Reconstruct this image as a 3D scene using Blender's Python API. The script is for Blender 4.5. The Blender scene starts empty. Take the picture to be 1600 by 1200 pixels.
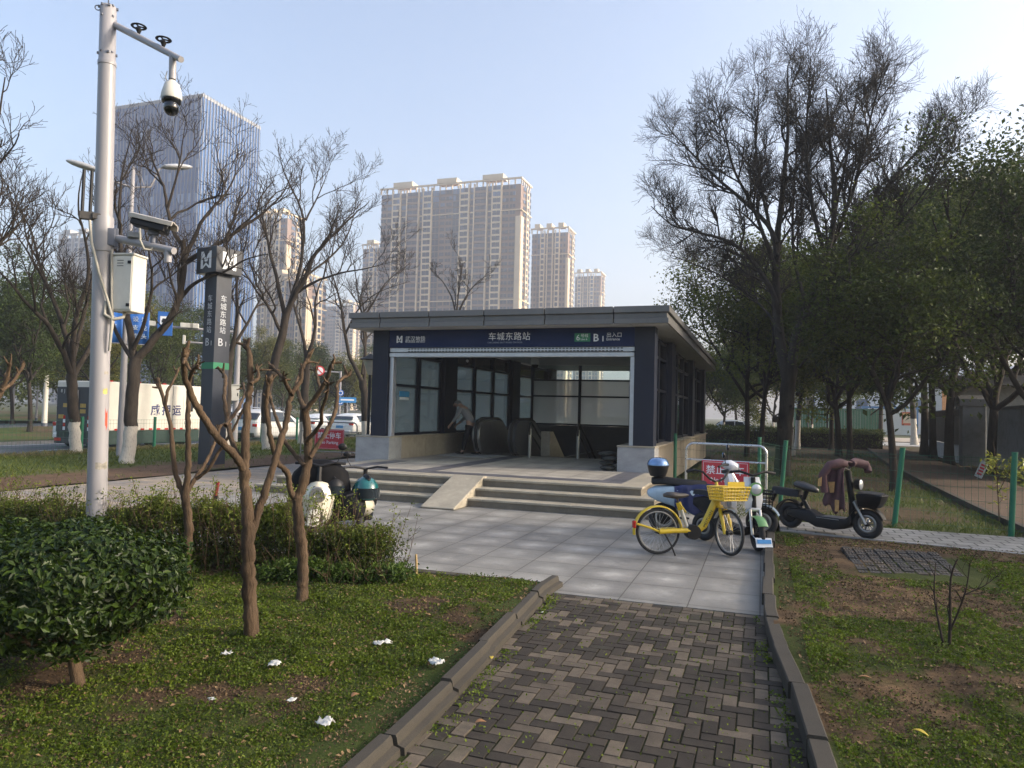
import bpy, bmesh, math, random
import numpy as np
from math import radians as RAD, sin, cos, pi
from mathutils import Vector, Matrix

# ------------------------------------------------------------------ camera, sky, sun, exposure
S = bpy.context.scene
COL = S.collection
FPX = 1130.0                      # focal length in photo pixels (1600 wide)
EYE = np.array([0.0, 0.0, 1.65])
CM = np.array([[0.94479564, 0.32668488, 0.02526251],
               [-0.01112147, -0.04508241, 0.99892136],
               [-0.3274714, 0.9440575, 0.03896045]])   # rows: right, up, forward
cd = bpy.data.cameras.new('camera'); cam = bpy.data.objects.new('camera', cd); COL.objects.link(cam)
cd.sensor_width = 36.0; cd.lens = FPX / 1600 * 36.0; cd.clip_start = 0.05; cd.clip_end = 6000
_m = Matrix.Identity(4)
for _r in range(3):
    _m[_r][0] = CM[0][_r]; _m[_r][1] = CM[1][_r]; _m[_r][2] = -CM[2][_r]; _m[_r][3] = EYE[_r]
cam.matrix_world = _m
S.camera = cam

SUN_AZ, SUN_EL = 77.0, 24.0       # azimuth from +Y towards +X, elevation
W = bpy.data.worlds.new('World'); S.world = W; W.use_nodes = True
_nt = W.node_tree; _bg = _nt.nodes['Background']
_sky = _nt.nodes.new('ShaderNodeTexSky'); _sky.sky_type = 'NISHITA'; _sky.sun_disc = False
_sky.sun_elevation = RAD(SUN_EL); _sky.sun_rotation = RAD(SUN_AZ)
_sky.altitude = 0; _sky.air_density = 1.0; _sky.dust_density = 5.0; _sky.ozone_density = 1.3
_nt.links.new(_sky.outputs[0], _bg.inputs[0]); _bg.inputs[1].default_value = 0.15
sl = bpy.data.lights.new('sun', 'SUN'); sl.energy = 2.3; sl.angle = RAD(6.0); sl.color = (1.0, 0.89, 0.75)
so = bpy.data.objects.new('sun', sl); COL.objects.link(so)
_sd = Vector((sin(RAD(SUN_AZ)) * cos(RAD(SUN_EL)), cos(RAD(SUN_AZ)) * cos(RAD(SUN_EL)), sin(RAD(SUN_EL))))
so.rotation_euler = (_sd).to_track_quat('Z', 'Y').to_euler(); so.location = (60, 10, 60)
S.view_settings.view_transform = 'Standard'; S.view_settings.look = 'None'
S.view_settings.exposure = 1.35; S.view_settings.gamma = 1.0
cy = S.cycles
cy.use_denoising = True; cy.max_bounces = 6; cy.diffuse_bounces = 3; cy.glossy_bounces = 3
cy.transmission_bounces = 6; cy.transparent_max_bounces = 12; cy.volume_bounces = 0
cy.caustics_reflective = False; cy.caustics_refractive = False
cy.use_adaptive_sampling = True; cy.adaptive_threshold = 0.02

# ------------------------------------------------------------------ photo pixel -> world
def ray(px, py):
    return CM.T @ np.array([(px - 800) / FPX, -(py - 600) / FPX, 1.0])
def G(px, py, z=0.0):
    d = ray(px, py); t = (z - EYE[2]) / d[2]; return d * t + EYE
def AtY(px, py, Y):
    d = ray(px, py); return d * (Y / d[1]) + EYE
def AtX(px, py, X):
    d = ray(px, py); return d * (X / d[0]) + EYE
def Pl(px, py, base, off=0.0):
    """point on the upright plane through base that faces the eye, moved off metres away"""
    h = np.array([base[0], base[1]]) ; L = np.hypot(*h); h = h / L
    d = ray(px, py); t = (L + off) / (d[0] * h[0] + d[1] * h[1]); return d * t + EYE

# ------------------------------------------------------------------ materials
def _nodes(m):
    m.use_nodes = True
    nt = m.node_tree
    return nt, nt.nodes['Principled BSDF'], nt.nodes['Material Output']
def mix_rgb(nt, fac, a, b, blend='MIX'):
    n = nt.nodes.new('ShaderNodeMix'); n.data_type = 'RGBA'; n.blend_type = blend
    for i, v in ((0, fac), (6, a), (7, b)):
        if isinstance(v, (int, float)): n.inputs[i].default_value = v
        elif isinstance(v, tuple): n.inputs[i].default_value = (*v[:3], 1)
        else: nt.links.new(v, n.inputs[i])
    return n.outputs[2]
def ramp(nt, src, p0, p1, c0=(0, 0, 0), c1=(1, 1, 1)):
    n = nt.nodes.new('ShaderNodeValToRGB'); nt.links.new(src, n.inputs[0])
    e = n.color_ramp.elements; e[0].position = p0; e[1].position = p1
    e[0].color = (*c0, 1); e[1].color = (*c1, 1); return n.outputs[0]
def noise(nt, scale, detail=4, rough=.6, vec=None):
    n = nt.nodes.new('ShaderNodeTexNoise'); n.inputs['Scale'].default_value = scale
    n.inputs['Detail'].default_value = detail; n.inputs['Roughness'].default_value = rough
    if vec is None:
        vec = coord(nt)
    nt.links.new(vec, n.inputs['Vector']); return n.outputs[0]
def coord(nt, kind='Object', scale=None):
    for n in nt.nodes:
        if n.type == 'TEX_COORD': t = n; break
    else: t = nt.nodes.new('ShaderNodeTexCoord')
    o = t.outputs[kind]
    if scale:
        mp = nt.nodes.new('ShaderNodeMapping'); mp.inputs['Scale'].default_value = scale
        nt.links.new(o, mp.inputs[0]); o = mp.outputs[0]
    return o
def bump(nt, src, strength, dist, bsdf):
    n = nt.nodes.new('ShaderNodeBump'); n.inputs['Strength'].default_value = strength
    n.inputs['Distance'].default_value = dist; nt.links.new(src, n.inputs['Height'])
    nt.links.new(n.outputs[0], bsdf.inputs['Normal'])
MATS = {}
def pm(name, col, rough=.6, metal=0.0, var=.18, scale=6.0, bmp=0.0, bscale=60.0, spec=.5, dirt=None, coat=0.0, stretch=None):
    """painted / solid surface with soft uneven tone"""
    if name in MATS: return MATS[name]
    m = bpy.data.materials.new(name); nt, b, o = _nodes(m)
    v = coord(nt, 'Object', stretch) if stretch else None
    n = noise(nt, scale, 5, .65, v)
    c0 = tuple(c * (1 - var) for c in col); c1 = tuple(min(1, c * (1 + var)) for c in col)
    out = ramp(nt, n, .3, .7, c0, c1)
    if dirt:
        n2 = noise(nt, scale * .35, 6, .7, v); f = ramp(nt, n2, .5, .75)
        out = mix_rgb(nt, f, out, dirt)
    nt.links.new(out, b.inputs['Base Color'])
    rr = nt.nodes.new('ShaderNodeMapRange'); nt.links.new(n, rr.inputs[0])
    rr.inputs[3].default_value = max(0, rough - .08); rr.inputs[4].default_value = min(1, rough + .08)
    nt.links.new(rr.outputs[0], b.inputs['Roughness'])
    b.inputs['Metallic'].default_value = metal; b.inputs['Specular IOR Level'].default_value = spec
    b.inputs['Coat Weight'].default_value = coat
    if bmp:
        bump(nt, noise(nt, bscale, 4, .6, v), bmp, .01, b)
    MATS[name] = m; return m
def leafmat(name, a, b_, trans=.35, rough=.45):
    if name in MATS: return MATS[name]
    m = bpy.data.materials.new(name); nt, b, o = _nodes(m)
    at = nt.nodes.new('ShaderNodeAttribute'); at.attribute_name = 'rnd'
    oi = nt.nodes.new('ShaderNodeObjectInfo')
    c = mix_rgb(nt, at.outputs['Fac'], a, b_)
    h = nt.nodes.new('ShaderNodeHueSaturation'); nt.links.new(c, h.inputs['Color'])
    mr = nt.nodes.new('ShaderNodeMapRange'); nt.links.new(oi.outputs['Random'], mr.inputs[0])
    mr.inputs[3].default_value = .8; mr.inputs[4].default_value = 1.2
    nt.links.new(mr.outputs[0], h.inputs['Value'])
    nt.links.new(h.outputs[0], b.inputs['Base Color']); b.inputs['Roughness'].default_value = rough; b.inputs['Specular IOR Level'].default_value = .25
    t = nt.nodes.new('ShaderNodeBsdfTranslucent'); nt.links.new(h.outputs[0], t.inputs[0])
    mx = nt.nodes.new('ShaderNodeMixShader'); mx.inputs[0].default_value = trans
    nt.links.new(b.outputs[0], mx.inputs[1]); nt.links.new(t.outputs[0], mx.inputs[2])
    nt.links.new(mx.outputs[0], o.inputs[0]); MATS[name] = m; return m
def glassmat(name, tint=(.8, .9, .9), rough=.03, alpha=.25, frost=None):
    """thin architectural pane: mirror-like reflection over a mostly clear sheet"""
    if name in MATS: return MATS[name]
    m = bpy.data.materials.new(name); nt, b, o = _nodes(m)
    nt.nodes.remove(b)
    tr = nt.nodes.new('ShaderNodeBsdfTransparent'); tr.inputs[0].default_value = (*tint, 1)
    gl = nt.nodes.new('ShaderNodeBsdfGlossy'); gl.inputs['Roughness'].default_value = rough
    fr = nt.nodes.new('ShaderNodeFresnel'); fr.inputs[0].default_value = 1.5
    mx = nt.nodes.new('ShaderNodeMixShader'); nt.links.new(fr.outputs[0], mx.inputs[0])
    nt.links.new(tr.outputs[0], mx.inputs[1]); nt.links.new(gl.outputs[0], mx.inputs[2])
    out = mx.outputs[0]
    if frost:
        df = nt.nodes.new('ShaderNodeBsdfDiffuse'); df.inputs[0].default_value = (*frost[:3], 1)
        tl = nt.nodes.new('ShaderNodeBsdfTranslucent'); tl.inputs[0].default_value = (*frost[:3], 1)
        m0 = nt.nodes.new('ShaderNodeMixShader'); m0.inputs[0].default_value = .85
        nt.links.new(df.outputs[0], m0.inputs[1]); nt.links.new(tl.outputs[0], m0.inputs[2])
        m2 = nt.nodes.new('ShaderNodeMixShader')
        n = noise(nt, 1.6, 5, .6); f = ramp(nt, n, .2, .8, (frost[3] - .025,) * 3, (frost[3] + .025,) * 3)
        nt.links.new(f, m2.inputs[0])
        nt.links.new(out, m2.inputs[1]); nt.links.new(m0.outputs[0], m2.inputs[2]); out = m2.outputs[0]
    nt.links.new(out, o.inputs[0]); MATS[name] = m; return m

# ------------------------------------------------------------------ objects
WLOC = {}
def tag(o, label=None, cat=None, group=None, kind=None):
    if label: o['label'] = label
    if cat: o['category'] = cat
    if group: o['group'] = group
    if kind: o['kind'] = kind
    return o
def thing(name, label, cat, loc=(0, 0, 0), rotz=0.0, group=None):
    o = bpy.data.objects.new(name, None); COL.objects.link(o); o.empty_display_size = .2
    o.location = loc; o.rotation_euler = (0, 0, rotz)
    WLOC[o] = np.array(loc, float)
    return tag(o, label, cat, group)
def link(name, me, mat, parent=None):
    o = bpy.data.objects.new(name, me); COL.objects.link(o)
    if mat is not None and not me.materials: me.materials.append(mat)
    if parent is not None: o.parent = parent
    return o
def copy_tree(o, parent=None):
    c = o.copy(); COL.objects.link(c)
    if parent is not None: c.parent = parent
    for ch in list(o.children): copy_tree(ch, c)
    return c
def smooth_angle(me, ang):
    bm = bmesh.new(); bm.from_mesh(me)
    for f in bm.faces: f.smooth = True
    for e in bm.edges:
        if len(e.link_faces) == 2 and e.calc_face_angle(0) > ang: e.smooth = False
    bm.to_mesh(me); bm.free()
def np_mesh(name, V, F, rnd=None, smooth=False):
    V = np.asarray(V, np.float32); F = np.asarray(F, np.int32); k = F.shape[1]
    me = bpy.data.meshes.new(name)
    me.vertices.add(len(V)); me.vertices.foreach_set('co', V.ravel())
    me.loops.add(F.size); me.loops.foreach_set('vertex_index', F.ravel())
    me.polygons.add(len(F)); me.polygons.foreach_set('loop_start', np.arange(0, F.size, k, dtype=np.int32))
    me.polygons.foreach_set('use_smooth', np.full(len(F), bool(smooth)))
    if rnd is not None:
        a = me.attributes.new('rnd', 'FLOAT', 'POINT'); a.data.foreach_set('value', np.asarray(rnd, np.float32))
    me.update(calc_edges=True); return me

class MB:
    """collects shapes, links them as ONE mesh object"""
    def __init__(s): s.v = []; s.f = []; s.T = None
    def add(s, V, F):
        o = len(s.v)
        for p in V:
            p = Vector(p)
            s.v.append(tuple(s.T @ p) if s.T is not None else tuple(p))
        for f in F: s.f.append(tuple(i + o for i in f))
        return s
    def box(s, x0, x1, y0, y1, z0, z1):
        return s.add([(x0, y0, z0), (x1, y0, z0), (x1, y1, z0), (x0, y1, z0), (x0, y0, z1), (x1, y0, z1), (x1, y1, z1), (x0, y1, z1)],
                     [(0, 3, 2, 1), (4, 5, 6, 7), (0, 1, 5, 4), (1, 2, 6, 5), (2, 3, 7, 6), (3, 0, 4, 7)])
    def cbox(s, c, d, M=None):
        h = [x / 2 for x in d]; V = []
        for sx, sy, sz in ((-1, -1, -1), (1, -1, -1), (1, 1, -1), (-1, 1, -1), (-1, -1, 1), (1, -1, 1), (1, 1, 1), (-1, 1, 1)):
            p = Vector((sx * h[0], sy * h[1], sz * h[2]))
            if M is not None: p = M @ p
            V.append(tuple(p + Vector(c)))
        return s.add(V, [(0, 3, 2, 1), (4, 5, 6, 7), (0, 1, 5, 4), (1, 2, 6, 5), (2, 3, 7, 6), (3, 0, 4, 7)])
    def tube(s, pts, rad, k=8, cap=True):
        pts = [Vector(p) for p in pts]; n = len(pts)
        if not hasattr(rad, '__len__'): rad = [rad] * n
        V = []; F = []; up = None
        for i in range(n):
            d = (pts[min(i + 1, n - 1)] - pts[max(i - 1, 0)]); d = d.normalized() if d.length > 1e-9 else Vector((0, 0, 1))
            if up is None: up = d.orthogonal().normalized()
            up = (up - d * up.dot(d)); up = up.normalized() if up.length > 1e-6 else d.orthogonal().normalized()
            sd = d.cross(up)
            for j in range(k):
                a = 2 * pi * j / k; V.append(tuple(pts[i] + (up * cos(a) + sd * sin(a)) * rad[i]))
        for i in range(n - 1):
            for j in range(k):
                F.append((i * k + j, i * k + (j + 1) % k, (i + 1) * k + (j + 1) % k, (i + 1) * k + j))
        if cap: F.append(tuple(range(k - 1, -1, -1))); F.append(tuple((n - 1) * k + j for j in range(k)))
        return s.add(V, F)
    def lathe(s, prof, n=16, o=(0, 0, 0), axis='Z'):
        """prof: (radius, height) from bottom to top"""
        V = []; F = []; m = len(prof)
        for r, h in prof:
            for j in range(n):
                a = 2 * pi * j / n; x, y = r * cos(a), r * sin(a)
                p = {'Z': (x, y, h), 'Y': (y, h, x), 'X': (h, x, y)}[axis]
                V.append((p[0] + o[0], p[1] + o[1], p[2] + o[2]))
        for i in range(m - 1):
            for j in range(n): F.append((i * n + j, i * n + (j + 1) % n, (i + 1) * n + (j + 1) % n, (i + 1) * n + j))
        if prof[0][0] > 1e-6: F.append(tuple(range(n - 1, -1, -1)))
        if prof[-1][0] > 1e-6: F.append(tuple((m - 1) * n + j for j in range(n)))
        return s.add(V, F)
    def torus(s, o, R, r, n=32, k=8, axis='Y', a0=0, a1=2 * pi, flat=1.0):
        full = abs(a1 - a0 - 2 * pi) < 1e-6; V = []; F = []; cnt = n if full else n + 1
        for i in range(cnt):
            a = a0 + (a1 - a0) * i / n
            for j in range(k):
                b = 2 * pi * j / k; q = R + r * cos(b); w = r * sin(b) * flat
                p = {'Y': (q * cos(a), w, q * sin(a)), 'Z': (q * cos(a), q * sin(a), w), 'X': (w, q * cos(a), q * sin(a))}[axis]
                V.append((p[0] + o[0], p[1] + o[1], p[2] + o[2]))
        for i in range(n):
            for j in range(k):
                i2 = (i + 1) % cnt if full else i + 1
                F.append((i * k + j, i * k + (j + 1) % k, i2 * k + (j + 1) % k, i2 * k + j))
        return s.add(V, F)
    def prism(s, poly, a, b, axis='Y'):
        """polygon in the plane across axis, extruded from a to b along it"""
        n = len(poly); V = []
        for t in (a, b):
            for u, w in poly:
                V.append({'Y': (u, t, w), 'X': (t, u, w), 'Z': (u, w, t)}[axis])
        F = [tuple(range(n)), tuple(range(2 * n - 1, n - 1, -1))]
        for i in range(n): F.append((i, n + i, n + (i + 1) % n, (i + 1) % n))
        return s.add(V, F)
    def ball(s, c, r, n=14, m=9, M=None):
        if not hasattr(r, '__len__'): r = (r, r, r)
        V = []; F = []
        for i in range(m + 1):
            t = pi * i / m
            for j in range(n):
                a = 2 * pi * j / n; p = Vector((r[0] * sin(t) * cos(a), r[1] * sin(t) * sin(a), -r[2] * cos(t)))
                if M is not None: p = M @ p
                V.append((p[0] + c[0], p[1] + c[1], p[2] + c[2]))
        for i in range(m):
            for j in range(n): F.append((i * n + j, i * n + (j + 1) % n, (i + 1) * n + (j + 1) % n, (i + 1) * n + j))
        return s.add(V, F)
    def loft(s, rings, cap=True):
        k = len(rings[0]); V = [p for r in rings for p in r]; F = []
        for i in range(len(rings) - 1):
            for j in range(k): F.append((i * k + j, i * k + (j + 1) % k, (i + 1) * k + (j + 1) % k, (i + 1) * k + j))
        if cap: F.append(tuple(range(k - 1, -1, -1))); F.append(tuple((len(rings) - 1) * k + j for j in range(k)))
        return s.add(V, F)
    def build(s, name, mat, parent=None, smooth=None, bevel=0.0, seg=1, world=False, norm=True):
        me = bpy.data.meshes.new(name)
        V = s.v
        if world and parent is not None:
            w = WLOC[parent]; V = [(x - w[0], y - w[1], z - w[2]) for x, y, z in V]
        me.from_pydata(V, [], s.f)
        if bevel or norm:
            bm = bmesh.new(); bm.from_mesh(me)
            if norm:
                bmesh.ops.remove_doubles(bm, verts=bm.verts, dist=1e-6)
                bmesh.ops.recalc_face_normals(bm, faces=bm.faces)
            if bevel:
                ed = [e for e in bm.edges if len(e.link_faces) == 2 and e.calc_face_angle(0) > .5]
                bmesh.ops.bevel(bm, geom=ed, offset=bevel, segments=seg, affect='EDGES', clamp_overlap=True)
            bm.to_mesh(me); bm.free()
        if smooth: smooth_angle(me, RAD(smooth))
        return link(name, me, mat, parent)

def text_mesh(name, txt, size, mat, parent, loc, rot, ext=.004, align='LEFT', sx=1.0, shear=0, bold=0.0, spacing=1.0):
    """lettering cut as real raised letters; loc / rot in the parent's frame"""
    c = bpy.data.curves.new('lettering', 'FONT'); c.body = txt; c.size = size; c.extrude = ext; c.align_x = align
    c.resolution_u = 2; c.offset = bold; c.space_character = spacing; c.space_line = .95
    t = bpy.data.objects.new('tmp', c); COL.objects.link(t)
    dg = bpy.context.evaluated_depsgraph_get(); dg.update()
    me = bpy.data.meshes.new_from_object(t.evaluated_get(dg))
    bpy.data.objects.remove(t); me.name = name
    me.materials.clear()
    me.transform(Matrix.Diagonal((sx, 1, 1, 1)))
    o = link(name, me, mat, parent); o.location = loc; o.rotation_euler = rot
    return o
UPRIGHT = (pi / 2, 0, 0)          # lettering facing -Y

# ------------------------------------------------------------------ vectorised value noise
_NT = np.random.default_rng(5).random((256, 256))
def vnoise(x, y, s=1.0, o=0):
    x = np.asarray(x) * s + o * 17.3; y = np.asarray(y) * s + o * 9.1
    xi = np.floor(x).astype(int); yi = np.floor(y).astype(int); fx = x - xi; fy = y - yi
    fx = fx * fx * (3 - 2 * fx); fy = fy * fy * (3 - 2 * fy)
    g = lambda a, b: _NT[a % 256, b % 256]
    return (g(xi, yi) * (1 - fx) + g(xi + 1, yi) * fx) * (1 - fy) + (g(xi, yi + 1) * (1 - fx) + g(xi + 1, yi + 1) * fx) * fy
def fbm(x, y, s=1.0, o=0, n=4):
    t = 0; a = .5; w = 0
    for i in range(n): t = t + vnoise(x, y, s * 2 ** i, o + i) * a; w += a; a *= .55
    return t / w
def inpoly(x, y, poly):
    c = np.zeros(np.shape(x), bool); n = len(poly)
    for i in range(n):
        x0, y0 = poly[i]; x1, y1 = poly[(i + 1) % n]
        k = ((y0 > y) != (y1 > y)) & (x < (x1 - x0) * (y - y0) / ((y1 - y0) or 1e-9) + x0); c ^= k
    return c

# ------------------------------------------------------------------ leaves and branches
def leaf_quads(C, L, Wd, rng, flat=0.0, nrm=None):
    """one lozenge leaf per centre; flat pulls the leaf faces towards looking up"""
    n = len(C); L = np.broadcast_to(L, n)[:, None]; Wd = np.broadcast_to(Wd, n)[:, None]
    N = rng.normal(size=(n, 3))
    if nrm is not None: N = N * .55 + nrm
    N[:, 2] += flat; N /= np.linalg.norm(N, axis=1)[:, None]
    T = np.cross(N, rng.normal(size=(n, 3))); T /= np.linalg.norm(T, axis=1)[:, None] + 1e-9
    B = np.cross(N, T)
    sag = N * L * .12
    V = np.stack([C - T * L / 2 - sag, C + B * Wd / 2, C + T * L / 2 - sag, C - B * Wd / 2], 1).reshape(-1, 3)
    F = np.arange(4 * n).reshape(n, 4)
    return V, F, np.repeat(rng.random(n), 4)
def tubes_mesh(name, polys):
    Vs = []; Fs = []; off = 0
    for pts, rad, k in polys:
        P = np.asarray(pts, float); n = len(P); D = np.gradient(P, axis=0); D /= np.linalg.norm(D, axis=1)[:, None] + 1e-9
        ref = np.array([.3, .9, .1]) if abs(D[0, 1]) < .8 else np.array([1., 0, .1])
        A = np.cross(D, ref); A /= np.linalg.norm(A, axis=1)[:, None] + 1e-9; B = np.cross(D, A)
        a = np.arange(k) * 2 * pi / k
        R = np.asarray(rad, float)[:, None, None]
        V = P[:, None, :] + R * (A[:, None, :] * np.cos(a)[None, :, None] + B[:, None, :] * np.sin(a)[None, :, None])
        Vs.append(V.reshape(-1, 3))
        i = np.arange(n - 1)[:, None] * k; j = np.arange(k)[None, :]; j2 = (j + 1) % k
        Fs.append(np.stack([i + j, i + j2, i + k + j2, i + k + j], -1).reshape(-1, 4) + off); off += n * k
    return np_mesh(name, np.concatenate(Vs), np.concatenate(Fs), smooth=True)
def _unit(v): return v / (np.linalg.norm(v) + 1e-9)
def resample(pts, n):
    P = np.asarray(pts, float); s = np.r_[0, np.cumsum(np.linalg.norm(np.diff(P, axis=0), axis=1))]
    t = np.linspace(0, s[-1], n)
    Q = np.stack([np.interp(t, s, P[:, k]) for k in range(3)], 1)
    for _ in range(2): Q[1:-1] = Q[1:-1] * .5 + (Q[:-2] + Q[2:]) * .25
    return Q
def sprout(rng, pts, rad, lev, cfg, out, tips):
    """grow side shoots along a finished limb, then shoots on those"""
    if lev >= len(cfg): return
    c = cfg[lev]; n = len(pts); L0 = np.sum(np.linalg.norm(np.diff(pts, axis=0), axis=1))
    for q in range(c['n'] if rng.random() < .6 else max(1, c['n'] - 1)):
        t = c['t0'] + (1 - c['t0']) * (q + rng.random()) / c['n']; f = t * (n - 1); i = min(int(f), n - 2)
        p = pts[i] + (pts[i + 1] - pts[i]) * (f - i); d = _unit(pts[i + 1] - pts[i])
        side = np.cross(d, rng.normal(size=3)); side = _unit(side)
        a = c['ang'] * (.7 + .6 * rng.random())
        d2 = _unit(d * cos(a) + side * sin(a) + np.array([0, 0, c.get('up', .15)]))
        L = c['len'] * (.6 + .7 * rng.random()) * (1.15 - .5 * t)
        r0 = min(rad[i] * .75, c['r']); k = c.get('seg', 4); P = [p]; dd = d2
        for s_ in range(k):
            dd = _unit(dd + rng.normal(size=3) * c.get('wob', .16) + np.array([0, 0, c.get('trop', .08)]))
            P.append(P[-1] + dd * L / k)
        P = np.array(P); R = np.linspace(r0, max(r0 * c.get('tip', .35), cfg[-1].get('rmin', .003)), k + 1)
        out.append((P, R, c.get('k', 3)))
        if lev == len(cfg) - 1: tips.append(P[-1]); tips.append(P[len(P) // 2])
        sprout(rng, P, R, lev + 1, cfg, out, tips)
# ------------------------------------------------------------------ setting materials
def soil_mat(name, soil, soil2, moss, attr=True):
    m = bpy.data.materials.new(name); nt, b, o = _nodes(m)
    n1 = noise(nt, 3.0, 7, .65); n2 = noise(nt, 45, 5, .7); n3 = noise(nt, .7, 4, .6)
    c = mix_rgb(nt, ramp(nt, n1, .35, .68), soil, soil2)
    c = mix_rgb(nt, ramp(nt, n2, .3, .75, (.55,) * 3, (1.35,) * 3), (0, 0, 0), c) if False else mix_rgb(nt, .8, c, ramp(nt, n2, .3, .75, (.5,) * 3, (1.0,) * 3), 'MULTIPLY')
    if attr:
        at = nt.nodes.new('ShaderNodeAttribute'); at.attribute_name = 'rnd'
        ad = nt.nodes.new('ShaderNodeMath'); ad.operation = 'MULTIPLY_ADD'
        nt.links.new(n1, ad.inputs[0]); ad.inputs[1].default_value = .6; nt.links.new(at.outputs['Fac'], ad.inputs[2])
        f = ramp(nt, ad.outputs[0], .62, .95)
    else: f = ramp(nt, n3, .4, .6)
    mm = mix_rgb(nt, ramp(nt, n2, .3, .7), tuple(x * .6 for x in moss), moss)
    c = mix_rgb(nt, f, c, mm)
    nt.links.new(c, b.inputs['Base Color']); b.inputs['Roughness'].default_value = .95; b.inputs['Specular IOR Level'].default_value = .15
    bump(nt, n2, .7, .02, b)
    return m
M_soil = soil_mat('garden_soil', (.050, .034, .020), (.115, .072, .040), (.050, .068, .014))
M_verge = soil_mat('verge_soil', (.11, .07, .045), (.17, .11, .07), (.085, .115, .03))
M_wood = soil_mat('wood_floor', (.075, .055, .032), (.12, .085, .05), (.07, .085, .025))
M_base = soil_mat('base_ground', (.09, .08, .05), (.13, .11, .07), (.06, .09, .025), attr=False)

def granite(name, col, tile=None, dark=.5, blot=0.0, rough=.55):
    """speckled granite, optionally laid as slabs with thin joints"""
    m = bpy.data.materials.new(name); nt, b, o = _nodes(m)
    sp = noise(nt, 260, 2, .8); bl = noise(nt, 2.2, 6, .7); bl2 = noise(nt, 9, 5, .7)
    c = ramp(nt, sp, .32, .66, tuple(x * dark for x in col), tuple(min(1, x * 1.25) for x in col))
    c = mix_rgb(nt, .75, c, ramp(nt, bl, .3, .72, (.62,) * 3, (1.12,) * 3), 'MULTIPLY')
    c = mix_rgb(nt, .4, c, ramp(nt, bl2, .35, .7, (.7,) * 3, (1.1,) * 3), 'MULTIPLY')
    if tile:
        tx, ty = tile
        br = nt.nodes.new('ShaderNodeTexBrick'); nt.links.new(coord(nt), br.inputs['Vector'])
        br.offset = 0; br.squash = 1
        br.inputs['Scale'].default_value = 1; br.inputs['Brick Width'].default_value = tx; br.inputs['Row Height'].default_value = ty
        br.inputs['Mortar Size'].default_value = .006; br.inputs['Mortar Smooth'].default_value = .3
        br.inputs['Color1'].default_value = (.82, .82, .82, 1); br.inputs['Color2'].default_value = (1.08, 1.07, 1.05, 1)
        br.inputs['Mortar'].default_value = (.32, .3, .27, 1)
        c = mix_rgb(nt, 1.0, c, br.outputs[0], 'MULTIPLY')
        if blot:
            # pale dried patch of lime towards the middle of most slabs
            sep = nt.nodes.new('ShaderNodeSeparateXYZ'); nt.links.new(coord(nt), sep.inputs[0])
            def ctr(out, s):
                d = nt.nodes.new('ShaderNodeMath'); d.operation = 'DIVIDE'; nt.links.new(out, d.inputs[0]); d.inputs[1].default_value = s
                p = nt.nodes.new('ShaderNodeMath'); p.operation = 'PINGPONG'; nt.links.new(d.outputs[0], p.inputs[0]); p.inputs[1].default_value = .5
                return p.outputs[0]
            mu = nt.nodes.new('ShaderNodeMath'); mu.operation = 'MULTIPLY'
            nt.links.new(ctr(sep.outputs[0], tx), mu.inputs[0]); nt.links.new(ctr(sep.outputs[1], ty), mu.inputs[1])
            m2 = nt.nodes.new('ShaderNodeMath'); m2.operation = 'MULTIPLY'; nt.links.new(mu.outputs[0], m2.inputs[0])
            nz = ramp(nt, noise(nt, 1.3, 6, .75), .38, .68, (0,) * 3, (6.5,) * 3); nt.links.new(nz, m2.inputs[1])
            f = nt.nodes.new('ShaderNodeMath'); f.operation = 'MULTIPLY'; f.use_clamp = True
            nt.links.new(m2.outputs[0], f.inputs[0]); f.inputs[1].default_value = blot
            c = mix_rgb(nt, f.outputs[0], c, tuple(min(1, x * 1.75) for x in col))
    nt.links.new(c, b.inputs['Base Color'])
    rr = ramp(nt, bl, .3, .7, (rough - .12,) * 3, (rough + .12,) * 3); nt.links.new(rr, b.inputs['Roughness'])
    b.inputs['Specular IOR Level'].default_value = .4
    bump(nt, sp, .12, .004, b)
    return m
M_plaza = granite('plaza_granite', (.255, .246, .225), (.6, .6), .55, .65)
M_plat = granite('platform_granite', (.37, .345, .30), (.6, .6), .62, .3)
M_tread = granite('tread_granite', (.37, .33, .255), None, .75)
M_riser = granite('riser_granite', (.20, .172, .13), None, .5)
M_block = granite('block_granite', (.43, .43, .43), None, .38)
M_band = granite('band_granite', (.12, .12, .135), (.3, .3), .7)
M_beige = granite('beige_stone', (.36, .31, .24), None, .85)
M_walk = None

def brick_mat(name, a, b_, mort, bw, bh, off=.5, ms=.008):
    m = bpy.data.materials.new(name); nt, b, o = _nodes(m)
    br = nt.nodes.new('ShaderNodeTexBrick'); nt.links.new(coord(nt), br.inputs['Vector']); br.offset = off
    br.inputs['Scale'].default_value = 1; br.inputs['Brick Width'].default_value = bw; br.inputs['Row Height'].default_value = bh
    br.inputs['Mortar Size'].default_value = ms; br.inputs['Color1'].default_value = (*a, 1); br.inputs['Color2'].default_value = (*b_, 1)
    br.inputs['Mortar'].default_value = (*mort, 1)
    n = noise(nt, 1.2, 6, .7); n2 = noise(nt, 60, 4, .7)
    c = mix_rgb(nt, .8, br.outputs[0], ramp(nt, n, .3, .7, (.6,) * 3, (1.15,) * 3), 'MULTIPLY')
    c = mix_rgb(nt, .5, c, ramp(nt, n2, .3, .7, (.6,) * 3, (1.2,) * 3), 'MULTIPLY')
    nt.links.new(c, b.inputs['Base Color']); b.inputs['Roughness'].default_value = .85
    bump(nt, br.outputs['Fac'], .5, -.006, b)
    return m
M_walk = brick_mat('sidewalk_setts', (.22, .20, .18), (.34, .27, .19), (.07, .065, .06), .6, .3)
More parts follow.
